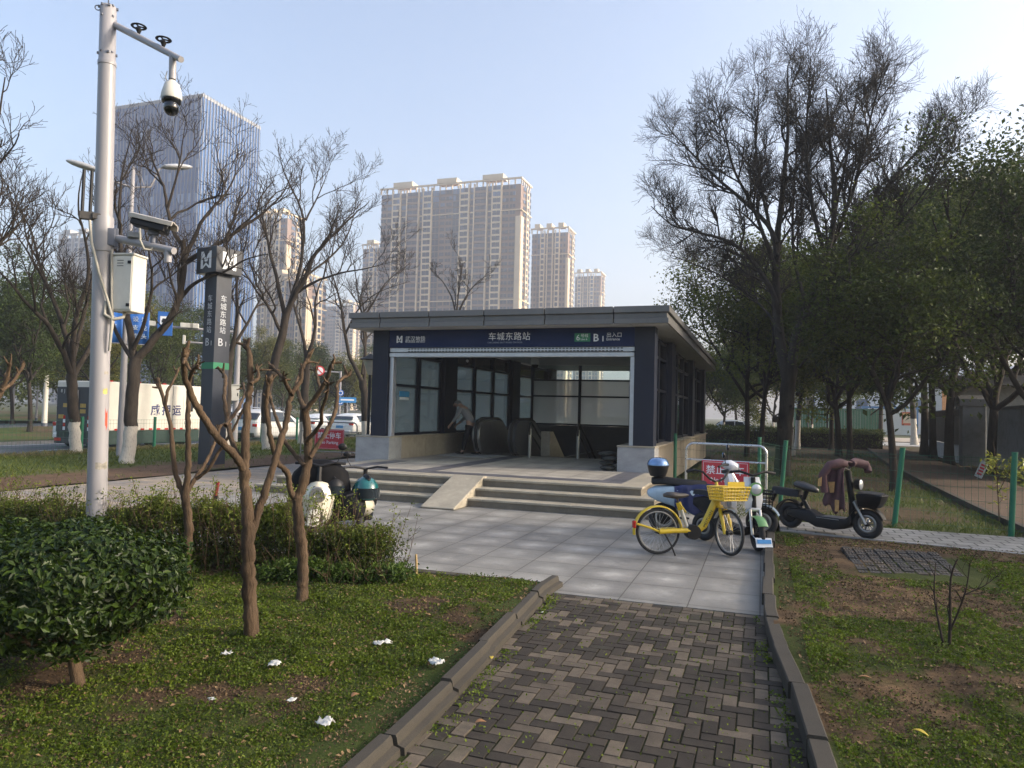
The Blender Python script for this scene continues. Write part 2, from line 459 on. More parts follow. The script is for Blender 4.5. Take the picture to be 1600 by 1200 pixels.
M_grey = brick_mat('grey_setts', (.20, .195, .18), (.30, .29, .265), (.06, .06, .05), .25, .25, .5, .012)
M_brownpath = soil_mat('brown_path', (.13, .095, .07), (.17, .125, .09), (.10, .085, .05))
def asphalt():
    m = bpy.data.materials.new('asphalt'); nt, b, o = _nodes(m)
    n = noise(nt, 150, 3, .7); n2 = noise(nt, .5, 5, .6)
    c = ramp(nt, n, .3, .7, (.055, .058, .063), (.11, .113, .12))
    c = mix_rgb(nt, .6, c, ramp(nt, n2, .3, .7, (.75,) * 3, (1.1,) * 3), 'MULTIPLY')
    nt.links.new(c, b.inputs['Base Color']); b.inputs['Roughness'].default_value = .75; bump(nt, n, .3, .01, b); return m
M_road = asphalt()
M_white = pm('road_paint', (.6, .6, .57), .7, var=.2, scale=8)
M_kerb = granite('kerb_stone', (.058, .050, .038), None, .6, rough=.85)
M_kerbw = granite('pale_kerb', (.33, .32, .30), None, .7, rough=.85)

def sheet(name, x0, x1, y0, y1, z, mat, th=.12):
    return tag(MB().box(x0, x1, y0, y1, z - th, z).build(name, mat), kind='structure')

# base ground out to the horizon
tag(np_mesh_o := link('ground', np_mesh('ground', [(-2500, -2500, -.2), (2500, -2500, -.2), (2500, 2500, -.2), (-2500, 2500, -.2)], [(0, 1, 2, 3)]), M_base), kind='structure')

# plaza of granite slabs in front of the steps
sheet('plaza', -9.22, .10, 6.50, 17.2, 0, M_plaza)
# long pavement along the left
sheet('sidewalk', -12.85, -9.225, -14, 95, -.004, M_walk)
# the dual carriageway beyond the fence
sheet('road', -28.2, -20.6, -40, 240, -.15, M_road, .04)
sheet('far_road', -53, -41.5, -60, 240, -.15, M_road, .04)
mk = MB()
for y in range(-30, 230, 7): mk.box(-24.5, -24.36, y, y + 3.2, -.15, -.146)
mk.box(-21.15, -21.02, -40, 240, -.15, -.146); mk.box(-27.9, -27.78, -40, 240, -.15, -.146)
tag(mk.build('road_marking', M_white), kind='structure')
kb = MB()
for xx in (-20.6, -28.4, -41.5):
    y = -39.0
    while y < 200:
        kb.box(xx, xx + .2, y, y + .98, -.2, -.02); y += 1.0
tag(kb.build('road_kerb', M_kerbw), kind='structure')

def lawn(name, x0, x1, y0, y1, step, mat, cover, poly=None, hfun=None, edge=None):
    nx = max(2, int((x1 - x0) / step) + 1); ny = max(2, int((y1 - y0) / step) + 1)
    X, Y = np.meshgrid(np.linspace(x0, x1, nx), np.linspace(y0, y1, ny))
    Z = hfun(X, Y) if hfun else np.zeros_like(X)
    V = np.stack([X, Y, Z], -1).reshape(-1, 3)
    i = (np.arange(ny - 1)[:, None] * nx + np.arange(nx - 1)[None, :]).reshape(-1)
    F = np.stack([i, i + 1, i + nx + 1, i + nx], -1)
    if poly is not None:
        c = V[F].mean(1); F = F[inpoly(c[:, 0], c[:, 1], poly)]
    me = np_mesh(name, V, F, rnd=cover(X, Y).ravel(), smooth=True)
    return tag(link(name, me, mat), kind='structure')

def cover_near(x, y):
    a = fbm(x, y, 1.1, 3); b_ = fbm(x, y, 3.3, 8)
    return np.clip((a - .20) * 3.2 + (b_ - .5) * 1.5, 0, 1)
def lawn_h(x, y):
    return .055 + (fbm(x, y, .9, 20) - .5) * .10 + (fbm(x, y, 6, 31) - .5) * .035
LEFT_EDGE = [(-1.52, -2), (-1.555, 1.0), (-1.60, 3.07), (-1.64, 3.96), (-1.72, 5.2), (-1.81, 6.39)]
def left_x(y): return np.interp(y, [p[1] for p in LEFT_EDGE], [p[0] for p in LEFT_EDGE])
LEFT_POLY = [(-30, -4), (-1.60, -4)] + [(a - .10, b_) for a, b_ in LEFT_EDGE] + [(-1.95, 6.62), (-3.2, 6.62), (-9.2, 6.45), (-30, 6.3)]
RIGHT_EDGE = [(.50, -2), (.42, 2.0), (.345, 3.65), (.275, 4.74), (.19, 5.5), (.13, 6.38), (.15, 8.34), (.195, 11.3)]
lawn('lawn', -13, -1.55, -2.5, 6.7, .05, M_soil, cover_near, LEFT_POLY, lawn_h)
def cover_right(x, y):
    c = cover_near(x + 40, y) - .22
    # trodden bare strip round the grating and along the pavers
    d = np.exp(-((y - 10.6) / .75) ** 2) * (x > .55) + .9 * np.exp(-(((x - .75) / .5) ** 2 + ((y - 9.2) / .9) ** 2)) + .6 * np.exp(-(((x - .8) / .45) ** 2 + ((y - 7.0) / .35) ** 2))
    return np.clip(c + .12 - d, 0, 1)
def lawn_hr(x, y):
    xe = np.interp(y, [p[1] for p in RIGHT_EDGE], [p[0] for p in RIGHT_EDGE])
    return lawn_h(x + 40, y) * np.clip(1.15 - np.clip((y - 8.5) / 2.5, 0, 1) * 1.0, .1, 1) + .01
M_soilr = soil_mat('trodden_soil', (.065, .042, .025), (.23, .145, .075), (.055, .068, .016))
lawn('lawn_right', .05, 9.5, -2.5, 11.35, .05, M_soilr, cover_right, [(a - .06, b_) for a, b_ in RIGHT_EDGE] + [(9.6, 10.6), (9.6, -2.6)], lawn_hr)
# verge between pavement and road
def cover_verge(x, y):
    return np.clip(.75 - np.exp(-((x + 13.9) / 1.15) ** 2) * (.75 + .5 * (fbm(x, y, .35, 4) - .5)) + (fbm(x, y, .8, 2) - .5) * 1.0, 0, 1)
def verge_h(x, y): return .02 + (fbm(x, y, .5, 5) - .5) * .12 + .05 * np.clip((-x - 13.5) / 4, 0, 1)
lawn('verge', -20.4, -12.86, -14, 95, .25, M_verge, cover_verge, None, verge_h)
lawn('median', -41.3, -28.2, -40, 120, .8, M_verge, lambda x, y: np.clip(.5 + (fbm(x, y, .4, 2) - .5) * 2, 0, 1), None, lambda x, y: .02 + (fbm(x, y, .3, 5) - .5) * .25)
lawn('far_verge', -95, -53, -60, 200, 2.0, M_verge, lambda x, y: np.clip(.5 + (fbm(x, y, .2, 2) - .5) * 2, 0, 1), None, lambda x, y: .02 + (fbm(x, y, .1, 5) - .5) * .4)
# the shaded grove behind the fence on the right
RP_L = [G(*p)[:2] for p in ((1352, 699), (1392, 730), (1450, 760), (1530, 800), (1640, 850))]
RP_R = [G(*p)[:2] for p in ((1404, 699), (1440, 714), (1490, 730), (1560, 752), (1700, 800))]
RP = [tuple(p) for p in RP_L] + [tuple(p) for p in reversed(RP_R)]
def cover_wood(x, y): return np.clip(.35 + (fbm(x, y, .5, 6) - .5) * 2.2 + .4 * (y < 15), 0, 1)
def wood_h(x, y): return -.012 + (fbm(x, y, .4, 12) - .45) * .06 * np.clip((y - 12.6) / 2, 0, 1)
lawn('grove_floor', -2.0, 50, 12.45, 56, .3, M_wood, cover_wood, None, wood_h)
lawn('back_lawn', -20, -2.0, 32, 95, .6, M_wood, cover_wood, None, lambda x, y: -.03 + 0 * x)
P3 = [(x, y, .062) for x, y in RP]
tag(MB().add(P3, [tuple(range(len(P3)))]).build('grove_path', M_brownpath), kind='structure')
kb = MB()
for ln in (RP_L,):
    for a, b_ in zip(ln[:-1], ln[1:]):
        d = np.array(b_) - a; L = np.hypot(*d); d /= L; nrm = np.array([-d[1], d[0]]) * .05
        q = [a - nrm, a + nrm, b_ + nrm, b_ - nrm]
        kb.add([(p[0], p[1], -.05) for p in q] + [(p[0], p[1], .10) for p in q], [(0, 1, 2, 3), (4, 5, 6, 7), (0, 1, 5, 4), (1, 2, 6, 5), (2, 3, 7, 6), (3, 0, 4, 7)])
tag(kb.build('path_edging', M_kerb), kind='structure')
sheet('side_road', -6, 45, 57, 66, -.02, pm('pale_road', (.30, .30, .30), .8, scale=2))
sheet('side_pavement', -6, 45, 66, 82, .06, pm('pale_pavement', (.32, .27, .22), .8, scale=2))
# strip of grey setts the dark moped stands on
sg = MB(); q = [(.27, 11.36), (3.2, 10.83), (9.6, 10.0), (9.6, 12.2), (3.6, 12.42), (.27, 12.46)]
sg.prism(q, -.1, .022, 'Z'); tag(sg.build('paver_strip', M_grey), kind='structure')
sg = MB(); q = [(.27, 11.36), (3.2, 10.83), (9.6, 10.0)]
for a, b_ in zip(q[:-1], q[1:]): sg.prism([a, b_, (b_[0], b_[1] - .07), (a[0], a[1] - .07)], -.1, .035, 'Z')
tag(sg.build('strip_edging', M_kerbw), kind='structure')

# ---- herringbone brick path: every brick a chamfered block, tone per brick
def edge_x(y): return np.interp(y, [p[1] for p in RIGHT_EDGE], [p[0] - .125 for p in RIGHT_EDGE])
M_joint = soil_mat('joint_soil', (.040, .034, .022), (.075, .06, .038), (.045, .062, .016), attr=False)
def brick_path():
    rng = np.random.default_rng(11); w = .086; V = []; F = []; R = []; off = 0
    for i in range(-46, 24):
        for j in range(-26, 90):
            s = (i - j) % 4
            if s not in (0, 3): continue
            x0, y0 = i * w - .03, j * w + .02
            x1, y1 = (x0 + 2 * w, y0 + w) if s == 0 else (x0 + w, y0 + 2 * w)
            cx, cy_ = (x0 + x1) / 2, (y0 + y1) / 2
            if cx < left_x(cy_) - .04 or cx > edge_x(cy_) + .05 or cy_ > 6.47 or cy_ < -2: continue
            g = .0030 + rng.random() * .0022; h = rng.normal() * .0012; tl = rng.normal(size=2) * .005
            dx = rng.normal() * .0012; dy = rng.normal() * .0012
            X = (x0 + g + dx, x1 - g + dx); Y = (y0 + g + dy, min(y1 - g + dy, 6.49)); c = .0018
            def q(ins, z): return [(X[0] + ins, Y[0] + ins, z), (X[1] - ins, Y[0] + ins, z), (X[1] - ins, Y[1] - ins, z), (X[0] + ins, Y[1] - ins, z)]
            vs = q(0, -.04) + q(0, -.0045) + q(c, 0)
            vs = [(x, y, z + h + tl[0] * (x - cx) + tl[1] * (y - cy_)) for x, y, z in vs]
            V += vs
            F += [(8 + off, 9 + off, 10 + off, 11 + off)]
            for a in range(4):
                b_ = (a + 1) % 4
                F += [(a + off, b_ + off, b_ + 4 + off, a + 4 + off), (a + 4 + off, b_ + 4 + off, b_ + 8 + off, a + 8 + off)]
            off += 12
            t = rng.random(); R += [(.1 + .28 * rng.random()) if t < .55 else (.5 + .5 * rng.random())] * 12
    m = bpy.data.materials.new('path_brick'); nt, b, o = _nodes(m)
    at = nt.nodes.new('ShaderNodeAttribute'); at.attribute_name = 'rnd'
    c = ramp(nt, at.outputs['Fac'], .25, .85, (.040, .032, .024), (.142, .113, .082))
    c = mix_rgb(nt, .85, c, ramp(nt, noise(nt, 7, 6, .75), .28, .72, (.5,) * 3, (1.2,) * 3), 'MULTIPLY')
    c = mix_rgb(nt, .6, c, ramp(nt, noise(nt, 160, 3, .7), .3, .7, (.6,) * 3, (1.2,) * 3), 'MULTIPLY')
    c = mix_rgb(nt, ramp(nt, noise(nt, 1.1, 5, .7), .58, .75, (0,) * 3, (.55,) * 3), c, (.045, .05, .025))
    nt.links.new(c, b.inputs['Base Color']); b.inputs['Roughness'].default_value = .82; b.inputs['Specular IOR Level'].default_value = .3
    bump(nt, noise(nt, 120, 4, .7), .35, .006, b)
    return tag(link('brick_path', np_mesh('brick_path', V, F, rnd=R), m), kind='structure')
brick_path()
tag(MB().prism([(-1.98, -2), (.45, -2), (.34, 3.6), (.2, 5), (.08, 6.5), (-1.98, 6.5)], -.1, -.009, 'Z').build('path_bed', M_joint), kind='structure')

# ---- kerb stones either side of the path
def kerb_run(name, line, width, h, seg=.74, twostep=False):
    kb = MB(); rng = random.Random(4)
    P = resample([(a, b_, 0) for a, b_ in line], 200)
    s = np.r_[0, np.cumsum(np.linalg.norm(np.diff(P, axis=0), axis=1))]; t = 0
    while t < s[-1] - .1:
        t1 = min(t + seg, s[-1]) - .008
        rings = []; jz = rng.uniform(-.012, .012); jl = rng.uniform(-.012, .012)
        for u in (t, t + (t1 - t) * .33, t + (t1 - t) * .66, t1):
            p = np.array([np.interp(u, s, P[:, k]) for k in range(2)]); p2 = np.array([np.interp(min(u + .05, s[-1]), s, P[:, k]) for k in range(2)])
            p1 = np.array([np.interp(max(u - .05, 0), s, P[:, k]) for k in range(2)])
            d = (p2 - p1) / np.linalg.norm(p2 - p1); nr = np.array([-d[1], d[0]])
            pr = [(-width / 2, -.12), (-width / 2, h - .008), (-width / 2 + .008, h), (width / 2 - (.05 if twostep else .01), h), (width / 2 - (.042 if twostep else 0), h - .012)]
            if twostep: pr += [(width / 2 - .035, h - .045), (width / 2, h - .055), (width / 2 + .012, -.12)]
            else: pr += [(width / 2 + .006, -.12)]
            rings.append([(p[0] - nr[0] * (a + jl), p[1] - nr[1] * (a + jl), z + jz if z > 0 else z) for a, z in pr])
        kb.loft(rings); t += seg
    return tag(kb.build(name, M_kerb, smooth=22), kind='structure')
kerb_run('kerb', [(a - .065, b_) for a, b_ in LEFT_EDGE] + [(-1.85, 6.78)], .115, .09, twostep=True)
kerb_run('kerb_plaza', [(-1.97, 6.62), (-4.5, 6.60), (-9.2, 6.52)], .12, .055)
kerb_run('kerb_right', [(x - .062, y) for x, y in RIGHT_EDGE] + [(.15, 14.2)], .10, .095)

# ---- grass, clover and weeds (uncountable)
M_clover = leafmat('clover_leaf', (.028, .060, .005), (.175, .23, .018), .35, .5)
M_blade = leafmat('grass_blade', (.035, .055, .008), (.13, .15, .03), .35, .55)
M_dryleaf = leafmat('dry_litter', (.12, .075, .035), (.28, .19, .1), .1, .8)
def ground_leaves(name, x0, x1, y0, y1, dens, cover, hfun, inside, L, hgt, mat, seed, d0=3.6, pw=1.0, thr=.25, flat=1.0):
    rng = np.random.default_rng(seed); n = int((x1 - x0) * (y1 - y0) * dens)
    x = rng.uniform(x0, x1, n); y = rng.uniform(y0, y1, n)
    d = np.hypot(x, y) + .3; p = np.clip((cover(x, y) - thr) / (1 - thr) * 1.3, 0, 1); p = p * (.35 + 1.1 * (fbm(x, y, 7, 61) > .47)) + .05; p = p * np.minimum(1, (d0 / d) ** pw)
    k = (rng.random(n) < p) & inside(x, y)
    # only where the camera could see it, with a generous margin
    k &= (np.arctan2(x, y) > RAD(-68)) & (np.arctan2(x, y) < RAD(32)) & (y > 1.2)
    x = x[k]; y = y[k]; d = d[k]; m = len(x)
    lump = np.clip((fbm(x, y, 5, 40) - .35) * 2.6, .15, 1.6)
    z = hfun(x, y) + rng.random(m) ** 1.5 * hgt * lump
    sz = L * (.6 + .8 * rng.random(m)) * np.maximum(1, (d / d0) ** (pw * .55))
    V, F, R = leaf_quads(np.stack([x, y, z], 1), sz, sz * .62, rng, flat)
    R = np.clip(R * .55 + np.repeat(fbm(x, y, 1.6, 50), 4) * .9 - .22, 0, 1)
    return tag(link(name, np_mesh(name, V, F, rnd=R), mat), kind='stuff')
def ground_blades(name, x0, x1, y0, y1, dens, cover, hfun, inside, H, wd, mat, seed, d0=3.0, pw=1.0, thr=.4):
    rng = np.random.default_rng(seed); n = int((x1 - x0) * (y1 - y0) * dens)
    x = rng.uniform(x0, x1, n); y = rng.uniform(y0, y1, n); d = np.hypot(x, y) + .3
    p = (np.clip((cover(x, y) - thr) / (1 - thr) * 1.4, 0, 1) + .03) * np.minimum(1, (d0 / d) ** pw)
    k = (rng.random(n) < p) & inside(x, y) & (np.arctan2(x, y) > RAD(-68)) & (np.arctan2(x, y) < RAD(32)) & (y > 1.2)
    x = x[k]; y = y[k]; d = d[k]; m = len(x); z = hfun(x, y) - .01
    g = np.maximum(1, (d / d0) ** (pw * .6)); h = H * (.4 + .9 * rng.random(m)); w = wd * g
    a = rng.random(m) * 2 * pi; ln = rng.normal(size=(m, 2)) * .5 * h[:, None]
    b0 = np.stack([x - np.cos(a) * w, y - np.sin(a) * w, z], 1); b1 = np.stack([x + np.cos(a) * w, y + np.sin(a) * w, z], 1)
    m1 = np.stack([x + np.cos(a) * w * .6 + ln[:, 0] * .4, y + np.sin(a) * w * .6 + ln[:, 1] * .4, z + h * .6], 1)
    t = np.stack([x + ln[:, 0], y + ln[:, 1], z + h], 1)
    V = np.stack([b0, b1, m1, t], 1).reshape(-1, 3); F = np.arange(4 * m).reshape(m, 4)
    return tag(link(name, np_mesh(name, V, F, rnd=np.repeat(rng.random(m), 4)), mat), kind='stuff')
inL = lambda x, y: inpoly(x, y, LEFT_POLY)
inR = lambda x, y: inpoly(x, y, [(a + .02, b_) for a, b_ in RIGHT_EDGE] + [(9.6, 10.4), (9.6, -2.6)]) & ~((x > .8) & (x < 2.2) & (y > 8.2) & (y < 10.2))
allin = lambda x, y: np.ones(np.shape(x), bool)
ground_leaves('clover', -9.5, -2.0, 1.5, 6.6, 12500, cover_near, lawn_h, inL, .0155, .045, M_clover, 21)
ground_blades('grass', -9.5, -2.0, 1.5, 6.6, 3000, cover_near, lawn_h, inL, .03, .0016, M_blade, 22)
ground_leaves('weeds', .3, 6.0, 1.5, 11.0, 11000, lambda x, y: cover_right(x, y) - .05, lawn_hr, inR, .0155, .045, M_clover, 23)
ground_blades('grass', .3, 6.0, 1.5, 11.0, 2600, cover_right, lawn_hr, inR, .03, .0016, M_blade, 24)
ground_leaves('leaf_litter', -9.5, 6.0, 1.5, 11.0, 230, lambda x, y: .75 + 0 * x, lambda x, y: np.where(x < 0, lawn_h(x, y), lawn_hr(x, y)) + .01, lambda x, y: inL(x, y) | inR(x, y), .022, .012, M_dryleaf, 25, thr=.1, flat=2.5)
M_crumb = leafmat('soil_crumb', (.028, .019, .012), (.17, .115, .065), .0, .95)
ground_leaves('soil_crumbs', -9.5, 6.0, 1.5, 11.0, 3800, lambda x, y: .8 + 0 * x, lambda x, y: np.where(x < 0, lawn_h(x, y), lawn_hr(x, y)) + .002, lambda x, y: inL(x, y) | inR(x, y), .011, .008, M_crumb, 33, thr=.0, flat=.3, d0=3.2)
# weeds that creep along the foot of the kerbs and in the joints
def foot(x, y): return np.clip(1.1 - np.minimum(np.abs(x - left_x(y) - .05), np.abs(x - edge_x(y) + .03)) / .10 - 1.2 * (fbm(x, y, 2.2, 9) < .5), 0, 1)
ground_leaves('kerb_weeds', -1.84, .4, 1.5, 6.4, 3800, foot, lambda x, y: 0 * x, lambda x, y: (x < edge_x(y)) & (x > left_x(y)), .016, .045, M_clover, 26, thr=.2)
ground_blades('verge_grass', -20.3, -12.9, 4, 45, 260, cover_verge, verge_h, allin, .10, .006, M_blade, 27, d0=16, thr=.3)
ground_blades('rough_grass', -20.35, -19.2, 4, 50, 500, lambda x, y: 1 + 0 * x, verge_h, allin, .13, .006, leafmat('straw_blade', (.10, .10, .035), (.24, .19, .09), .3), 28, d0=18)
ground_blades('grove_grass', -2, 14, 12.6, 40, 420, cover_wood, wood_h, lambda x, y: ~inpoly(x, y, RP), .09, .005, leafmat('shade_blade', (.05, .075, .015), (.11, .13, .035), .3), 29, d0=13, thr=.25)
# ------------------------------------------------------------------ metro entrance
M_navy = pm('navy_panel', (.011, .015, .028), .5, spec=.25, var=.12, scale=1.5, dirt=(.017, .021, .033))
M_blue = pm('sign_blue', (.005, .017, .068), .5, spec=.2, var=.1, scale=1.2)
M_fascia = pm('grey_aluminium', (.140, .138, .135), .5, metal=.1, var=.12, scale=1.2, dirt=(.095, .092, .088), stretch=(1, 1, .15))
M_fasciad = pm('dark_joint', (.015, .015, .017), .7)
M_soffit = pm('soffit_panel', (.52, .52, .52), .5, var=.1, scale=.8)
M_jamb = pm('pale_aluminium', (.48, .50, .53), .35, metal=.5, var=.08)
M_shut = pm('shutter_grey', (.50, .52, .54), .4, metal=.3, var=.1)
M_letter = pm('white_letter', (.78, .80, .82), .5, var=.04)
M_green = pm('line_green', (.02, .20, .09), .5, var=.06)
M_glass = glassmat('clear_pane', (.86, .94, .93))
M_frost = glassmat('dusty_pane', (.85, .93, .92), frost=(.72, .78, .76, .17))
M_frostback = glassmat('milky_pane', (.9, .95, .95), frost=(.92, .93, .92, .62))
M_black = pm('black_plastic', (.009, .009, .010), .5, var=.2, spec=.3)
M_rubber = pm('rubber', (.018, .018, .019), .75, var=.2)
M_steel = pm('steel', (.55, .56, .57), .28, metal=.9, var=.08)
M_dsteel = pm('dull_steel', (.32, .31, .29), .4, metal=.7, var=.12)
M_darkwall = pm('dark_panel', (.045, .048, .055), .5, var=.12)

ZP = .43
steps = thing('entrance_steps', 'three pale granite steps with a sloping stone ramp, leading up to the blue station entrance', 'steps', (-5.3, 12, 0))
def slab_step(x0, x1, y0, z0, z1):
    s = MB().box(x0, x1, y0, 15.59, z0, z1 - .04)
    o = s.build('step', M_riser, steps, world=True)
    t = MB(); x = x0 - .022
    rng = random.Random(int(z1 * 100)); L = (x1 - x0 + .044)
    n = 5
    for k in range(n):                                   # nosing slabs, butted with fine joints
        a = x + L * k / n + .002; b_ = x + L * (k + 1) / n - .002
        t.box(a, b_, y0 - .022, y0 + .42, z1 - .04, z1)
    t.box(x1 - .40, x1 + .022, y0 + .424, 15.58, z1 - .04, z1)
    t.box(x0 - .022, x0 + .40, y0 + .424, 15.58, z1 - .04, z1)
    t.build('tread', M_tread, o, bevel=.006).location = (0, 0, 0)
    o.children[0].data.transform(Matrix.Translation(-Vector(steps.location)))
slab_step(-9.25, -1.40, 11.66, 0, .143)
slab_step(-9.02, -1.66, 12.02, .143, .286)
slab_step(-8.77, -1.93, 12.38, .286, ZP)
rp = MB().prism([(11.08, .0), (11.06, .03), (12.42, ZP + .035), (12.55, ZP + .03), (12.55, .2), (12.3, .0)], -5.42, -4.80, 'X')
rp.build('ramp', M_tread, steps, bevel=.012, world=True)

pf = thing('entrance_platform', 'raised granite platform with dark grey paving bands, at the top of the steps', 'platform', (-5.3, 15, ZP))
MB().box(-8.36, -2.33, 12.80, 15.6, .2, ZP - .001).box(-8.49, -2.97, 15.6, 19.6, .2, ZP - .001).build('paving', M_plat, pf, world=True)
bd = MB(); z0, z1 = ZP - .0005, ZP + .003
bd.box(-8.34, -2.35, 12.86, 13.28, z0, z1).box(-2.78, -2.35, 13.285, 15.55, z0, z1).box(-8.34, -7.92, 13.285, 15.55, z0, z1).box(-6.62, -6.2, 13.285, 19.2, z0, z1)
bd.build('paving_band', M_band, pf, world=True)
MB().box(-8.35, -6.9, 17.9, 19.5, z0, ZP + .006).build('landing_plate', pm('pale_plate', (.42, .43, .44), .5, metal=.3), pf, world=True)

B = thing('metro_entrance', 'low glass and navy station entrance with flat grey roof and blue name board', 'station entrance', (-5.4, 15.6, 0))
def bp(mb, name, mat, parent=B, **k):
    o = mb.build(name, mat, B if parent is B else parent, **{'world': parent is B, **k})
    if parent is not B: o.data.transform(Matrix.Translation(-Vector(B.location)))
    return o
YB, YE = 15.6, 31.0
# stone bases
for x0, x1 in ((-9.44, -8.52), (-2.96, -2.16)):
    bp(MB().box(x0, x1, YB, 16.25, 0, .955), 'stone_base', M_block, bevel=.004)
    bp(MB().box(x0 - .015, x1 + .015, YB - .015, 16.265, .957, .99), 'base_cap', M_tread, B.children[-1] if False else B, bevel=.005)
for x0, x1 in ((-2.75, -2.20), (-9.40, -8.56)):
    lw = MB()
    for k in range(11):
        y0 = 16.27 + k * 1.45
        if y0 < YE - .1: lw.box(x0, x1, y0, min(y0 + 1.442, YE), 0, .95)
    lw.box(x0 + .01, x1 - .01, 16.28, YE - .01, 0, .94); bp(lw, 'plinth_wall', M_beige)
    bp(MB().box(x0 - .05, x1 + .06, 16.27, YE + .1, .952, .995), 'plinth_coping', M_beige, bevel=.005)
# columns (front pair wide, then along each side)
FC = [(-9.09, -8.66), (-2.64, -2.20)]
for x0, x1 in FC: bp(MB().box(x0, x1, 15.68, 16.12, .992, 3.60), 'column', M_navy, bevel=.004)
ys_col = [19.45, 25.4, 30.45]
for y in ys_col:
    for x0, x1 in ((-9.0, -8.62), (-2.62, -2.22)): bp(MB().box(x0, x1, y - .42, y + .42, .997, 3.56), 'column', M_navy, bevel=.004)
# side glazing
def side_glass(xg, inner):
    bays = [(16.12, 19.03, 2), (19.87, 24.98, 3), (25.82, 30.03, 2)]
    for a, b_, n in bays:
        w = (b_ - a) / n
        fr = MB()
        for k in range(n + 1):
            yy = a + k * w; t = .085
            fr.box(xg - .07, xg + .07, max(a, yy - t), min(b_, yy + t), .997, 3.5)
        for zz in (1.03, 2.27, 3.05, 3.48):
            for k in range(n):
                fr.box(xg - .055, xg + .055, a + k * w + .086, a + (k + 1) * w - .086, zz - .03, zz + .03)
        o = bp(fr, 'window_frame', M_navy)
        for k in range(n):
            y0, y1 = a + k * w + .05, a + (k + 1) * w - .05
            bp(MB().box(xg - .006, xg + .006, y0, y1, 1.06, 2.24), 'window_pane', M_frost if inner else M_glass)
            bp(MB().box(xg - .006, xg + .006, y0, y1, 2.30, 3.02), 'window_pane', M_frost if inner else M_glass)
            bp(MB().box(xg - .006, xg + .006, y0, y1, 3.08, 3.45), 'window_pane', M_glass)
side_glass(-8.80, True); side_glass(-2.42, False)
# back wall: dark panels, milky glass over
bp(MB().box(-8.55, -2.65, 26.9, 27.05, -3.0, 1.20), 'back_wall', M_darkwall)
fr = MB()
for x in (-8.5, -6.6, -4.65, -2.7): fr.box(x - .05, x + .05, 26.92, 27.03, 1.2, 3.5)
for zz in (1.235, 2.31, 2.93): fr.box(-8.55, -2.65, 26.90, 27.05, zz - .03, zz + .03)
bp(fr, 'window_frame', M_navy)
for a, b_ in ((-8.45, -6.65), (-6.55, -4.7), (-4.6, -2.75)):
    bp(MB().box(a, b_, 26.965, 26.985, 1.265, 2.28), 'window_pane', M_frostback)
    bp(MB().box(a, b_, 26.965, 26.985, 2.34, 2.90), 'window_pane', M_frostback)
    bp(MB().box(a, b_, 26.965, 26.985, 2.96, 3.5), 'window_pane', M_glass)
# name board
sg = bp(MB().box(-8.655, -2.645, 15.70, 15.95, 3.15, 3.575), 'name_board', M_blue, bevel=.004)
def bt(txt, size, x, z, mat=M_letter, y=15.698, **k):
    o = text_mesh('lettering', txt, size, mat, sg, (x + 5.4, y - 15.6, z), UPRIGHT, **k); return o
def mlogo(parent, w, h, loc, rotz=0, mat=None):
    """the angular letter with crossed feet"""
    m = MB(); t = w * .2; d = .006
    m.prism([(0, 0), (t, 0), (t, h), (0, h)], -d, 0); m.prism([(w - t, 0), (w, 0), (w, h), (w - t, h)], -d, 0)
    m.prism([(t, h), (t + t * .2, h), (w / 2 + t * .25, h * .45), (w / 2 - t * .45, h * .38), (t, h * .72)], -d, 0)
    m.prism([(w - t, h), (w - t * 1.2, h), (w / 2 - t * .25, h * .45), (w / 2 + t * .45, h * .38), (w - t, h * .72)], -d - .001, -.001)
    m.prism([(t, 0), (t, h * .12), (w / 2, h * .34), (w - t, h * .12), (w - t, 0), (w / 2, h * .2)], -d - .002, -.001)
    o = m.build('emblem', mat or M_letter, parent); o.location = loc; o.rotation_euler = (0, 0, rotz); return o
mlogo(sg, .155, .17, (-8.45 + 5.4, .096, 3.27))
bt('武汉地铁', .135, -8.22, 3.315, spacing=1.02); bt('WUHAN METRO', .062, -8.22, 3.268, spacing=1.2)
bt('车城东路站', .20, -6.06, 3.325, spacing=1.08); bt('CHECHENG EAST ROAD STATION', .052, -6.08, 3.24, spacing=1.08, mat=pm('faint_letter', (.30, .34, .42), .5))
gp = MB().box(-3.99, -3.63, 15.692, 15.6985, 3.262, 3.448).build('line_plate', M_green, sg); gp.data.transform(Matrix.Translation(-Vector(B.location)))
bt('6', .185, -3.955, 3.29, y=15.69); bt('号线', .088, -3.85, 3.362, y=15.69); bt('Line 6', .062, -3.85, 3.295, y=15.69)
bt('B', .235, -3.57, 3.27, bold=.004); bt('1', .16, -3.385, 3.27, bold=.005)
bt('出入口', .115, -3.27, 3.365, spacing=1.04); bt('Entrance', .085, -3.27, 3.285)
# roller shutter housing and jambs
sh = MB(); sh.box(-8.65, -2.65, 15.74, 16.0, 3.045, 3.149); sh.box(-8.65, -2.65, 15.72, 16.02, 2.93, 3.022)
sh.box(-8.6, -2.7, 15.85, 15.98, 3.022, 3.045)
so_ = bp(sh, 'shutter_box', M_shut, bevel=.004)
sl_ = MB()
for k in range(64):
    x = -8.15 + k * .0825
    for z in (3.12, 3.062): sl_.box(x, x + .05, 15.734, 15.739, z - .012, z + .012)
bp(sl_, 'shutter_slot', M_fasciad, so_)
for x in (-8.60, -2.69): bp(MB().box(x - .05, x + .05, 15.76, 15.92, .993 if False else ZP, 2.93), 'jamb', M_jamb, bevel=.004)
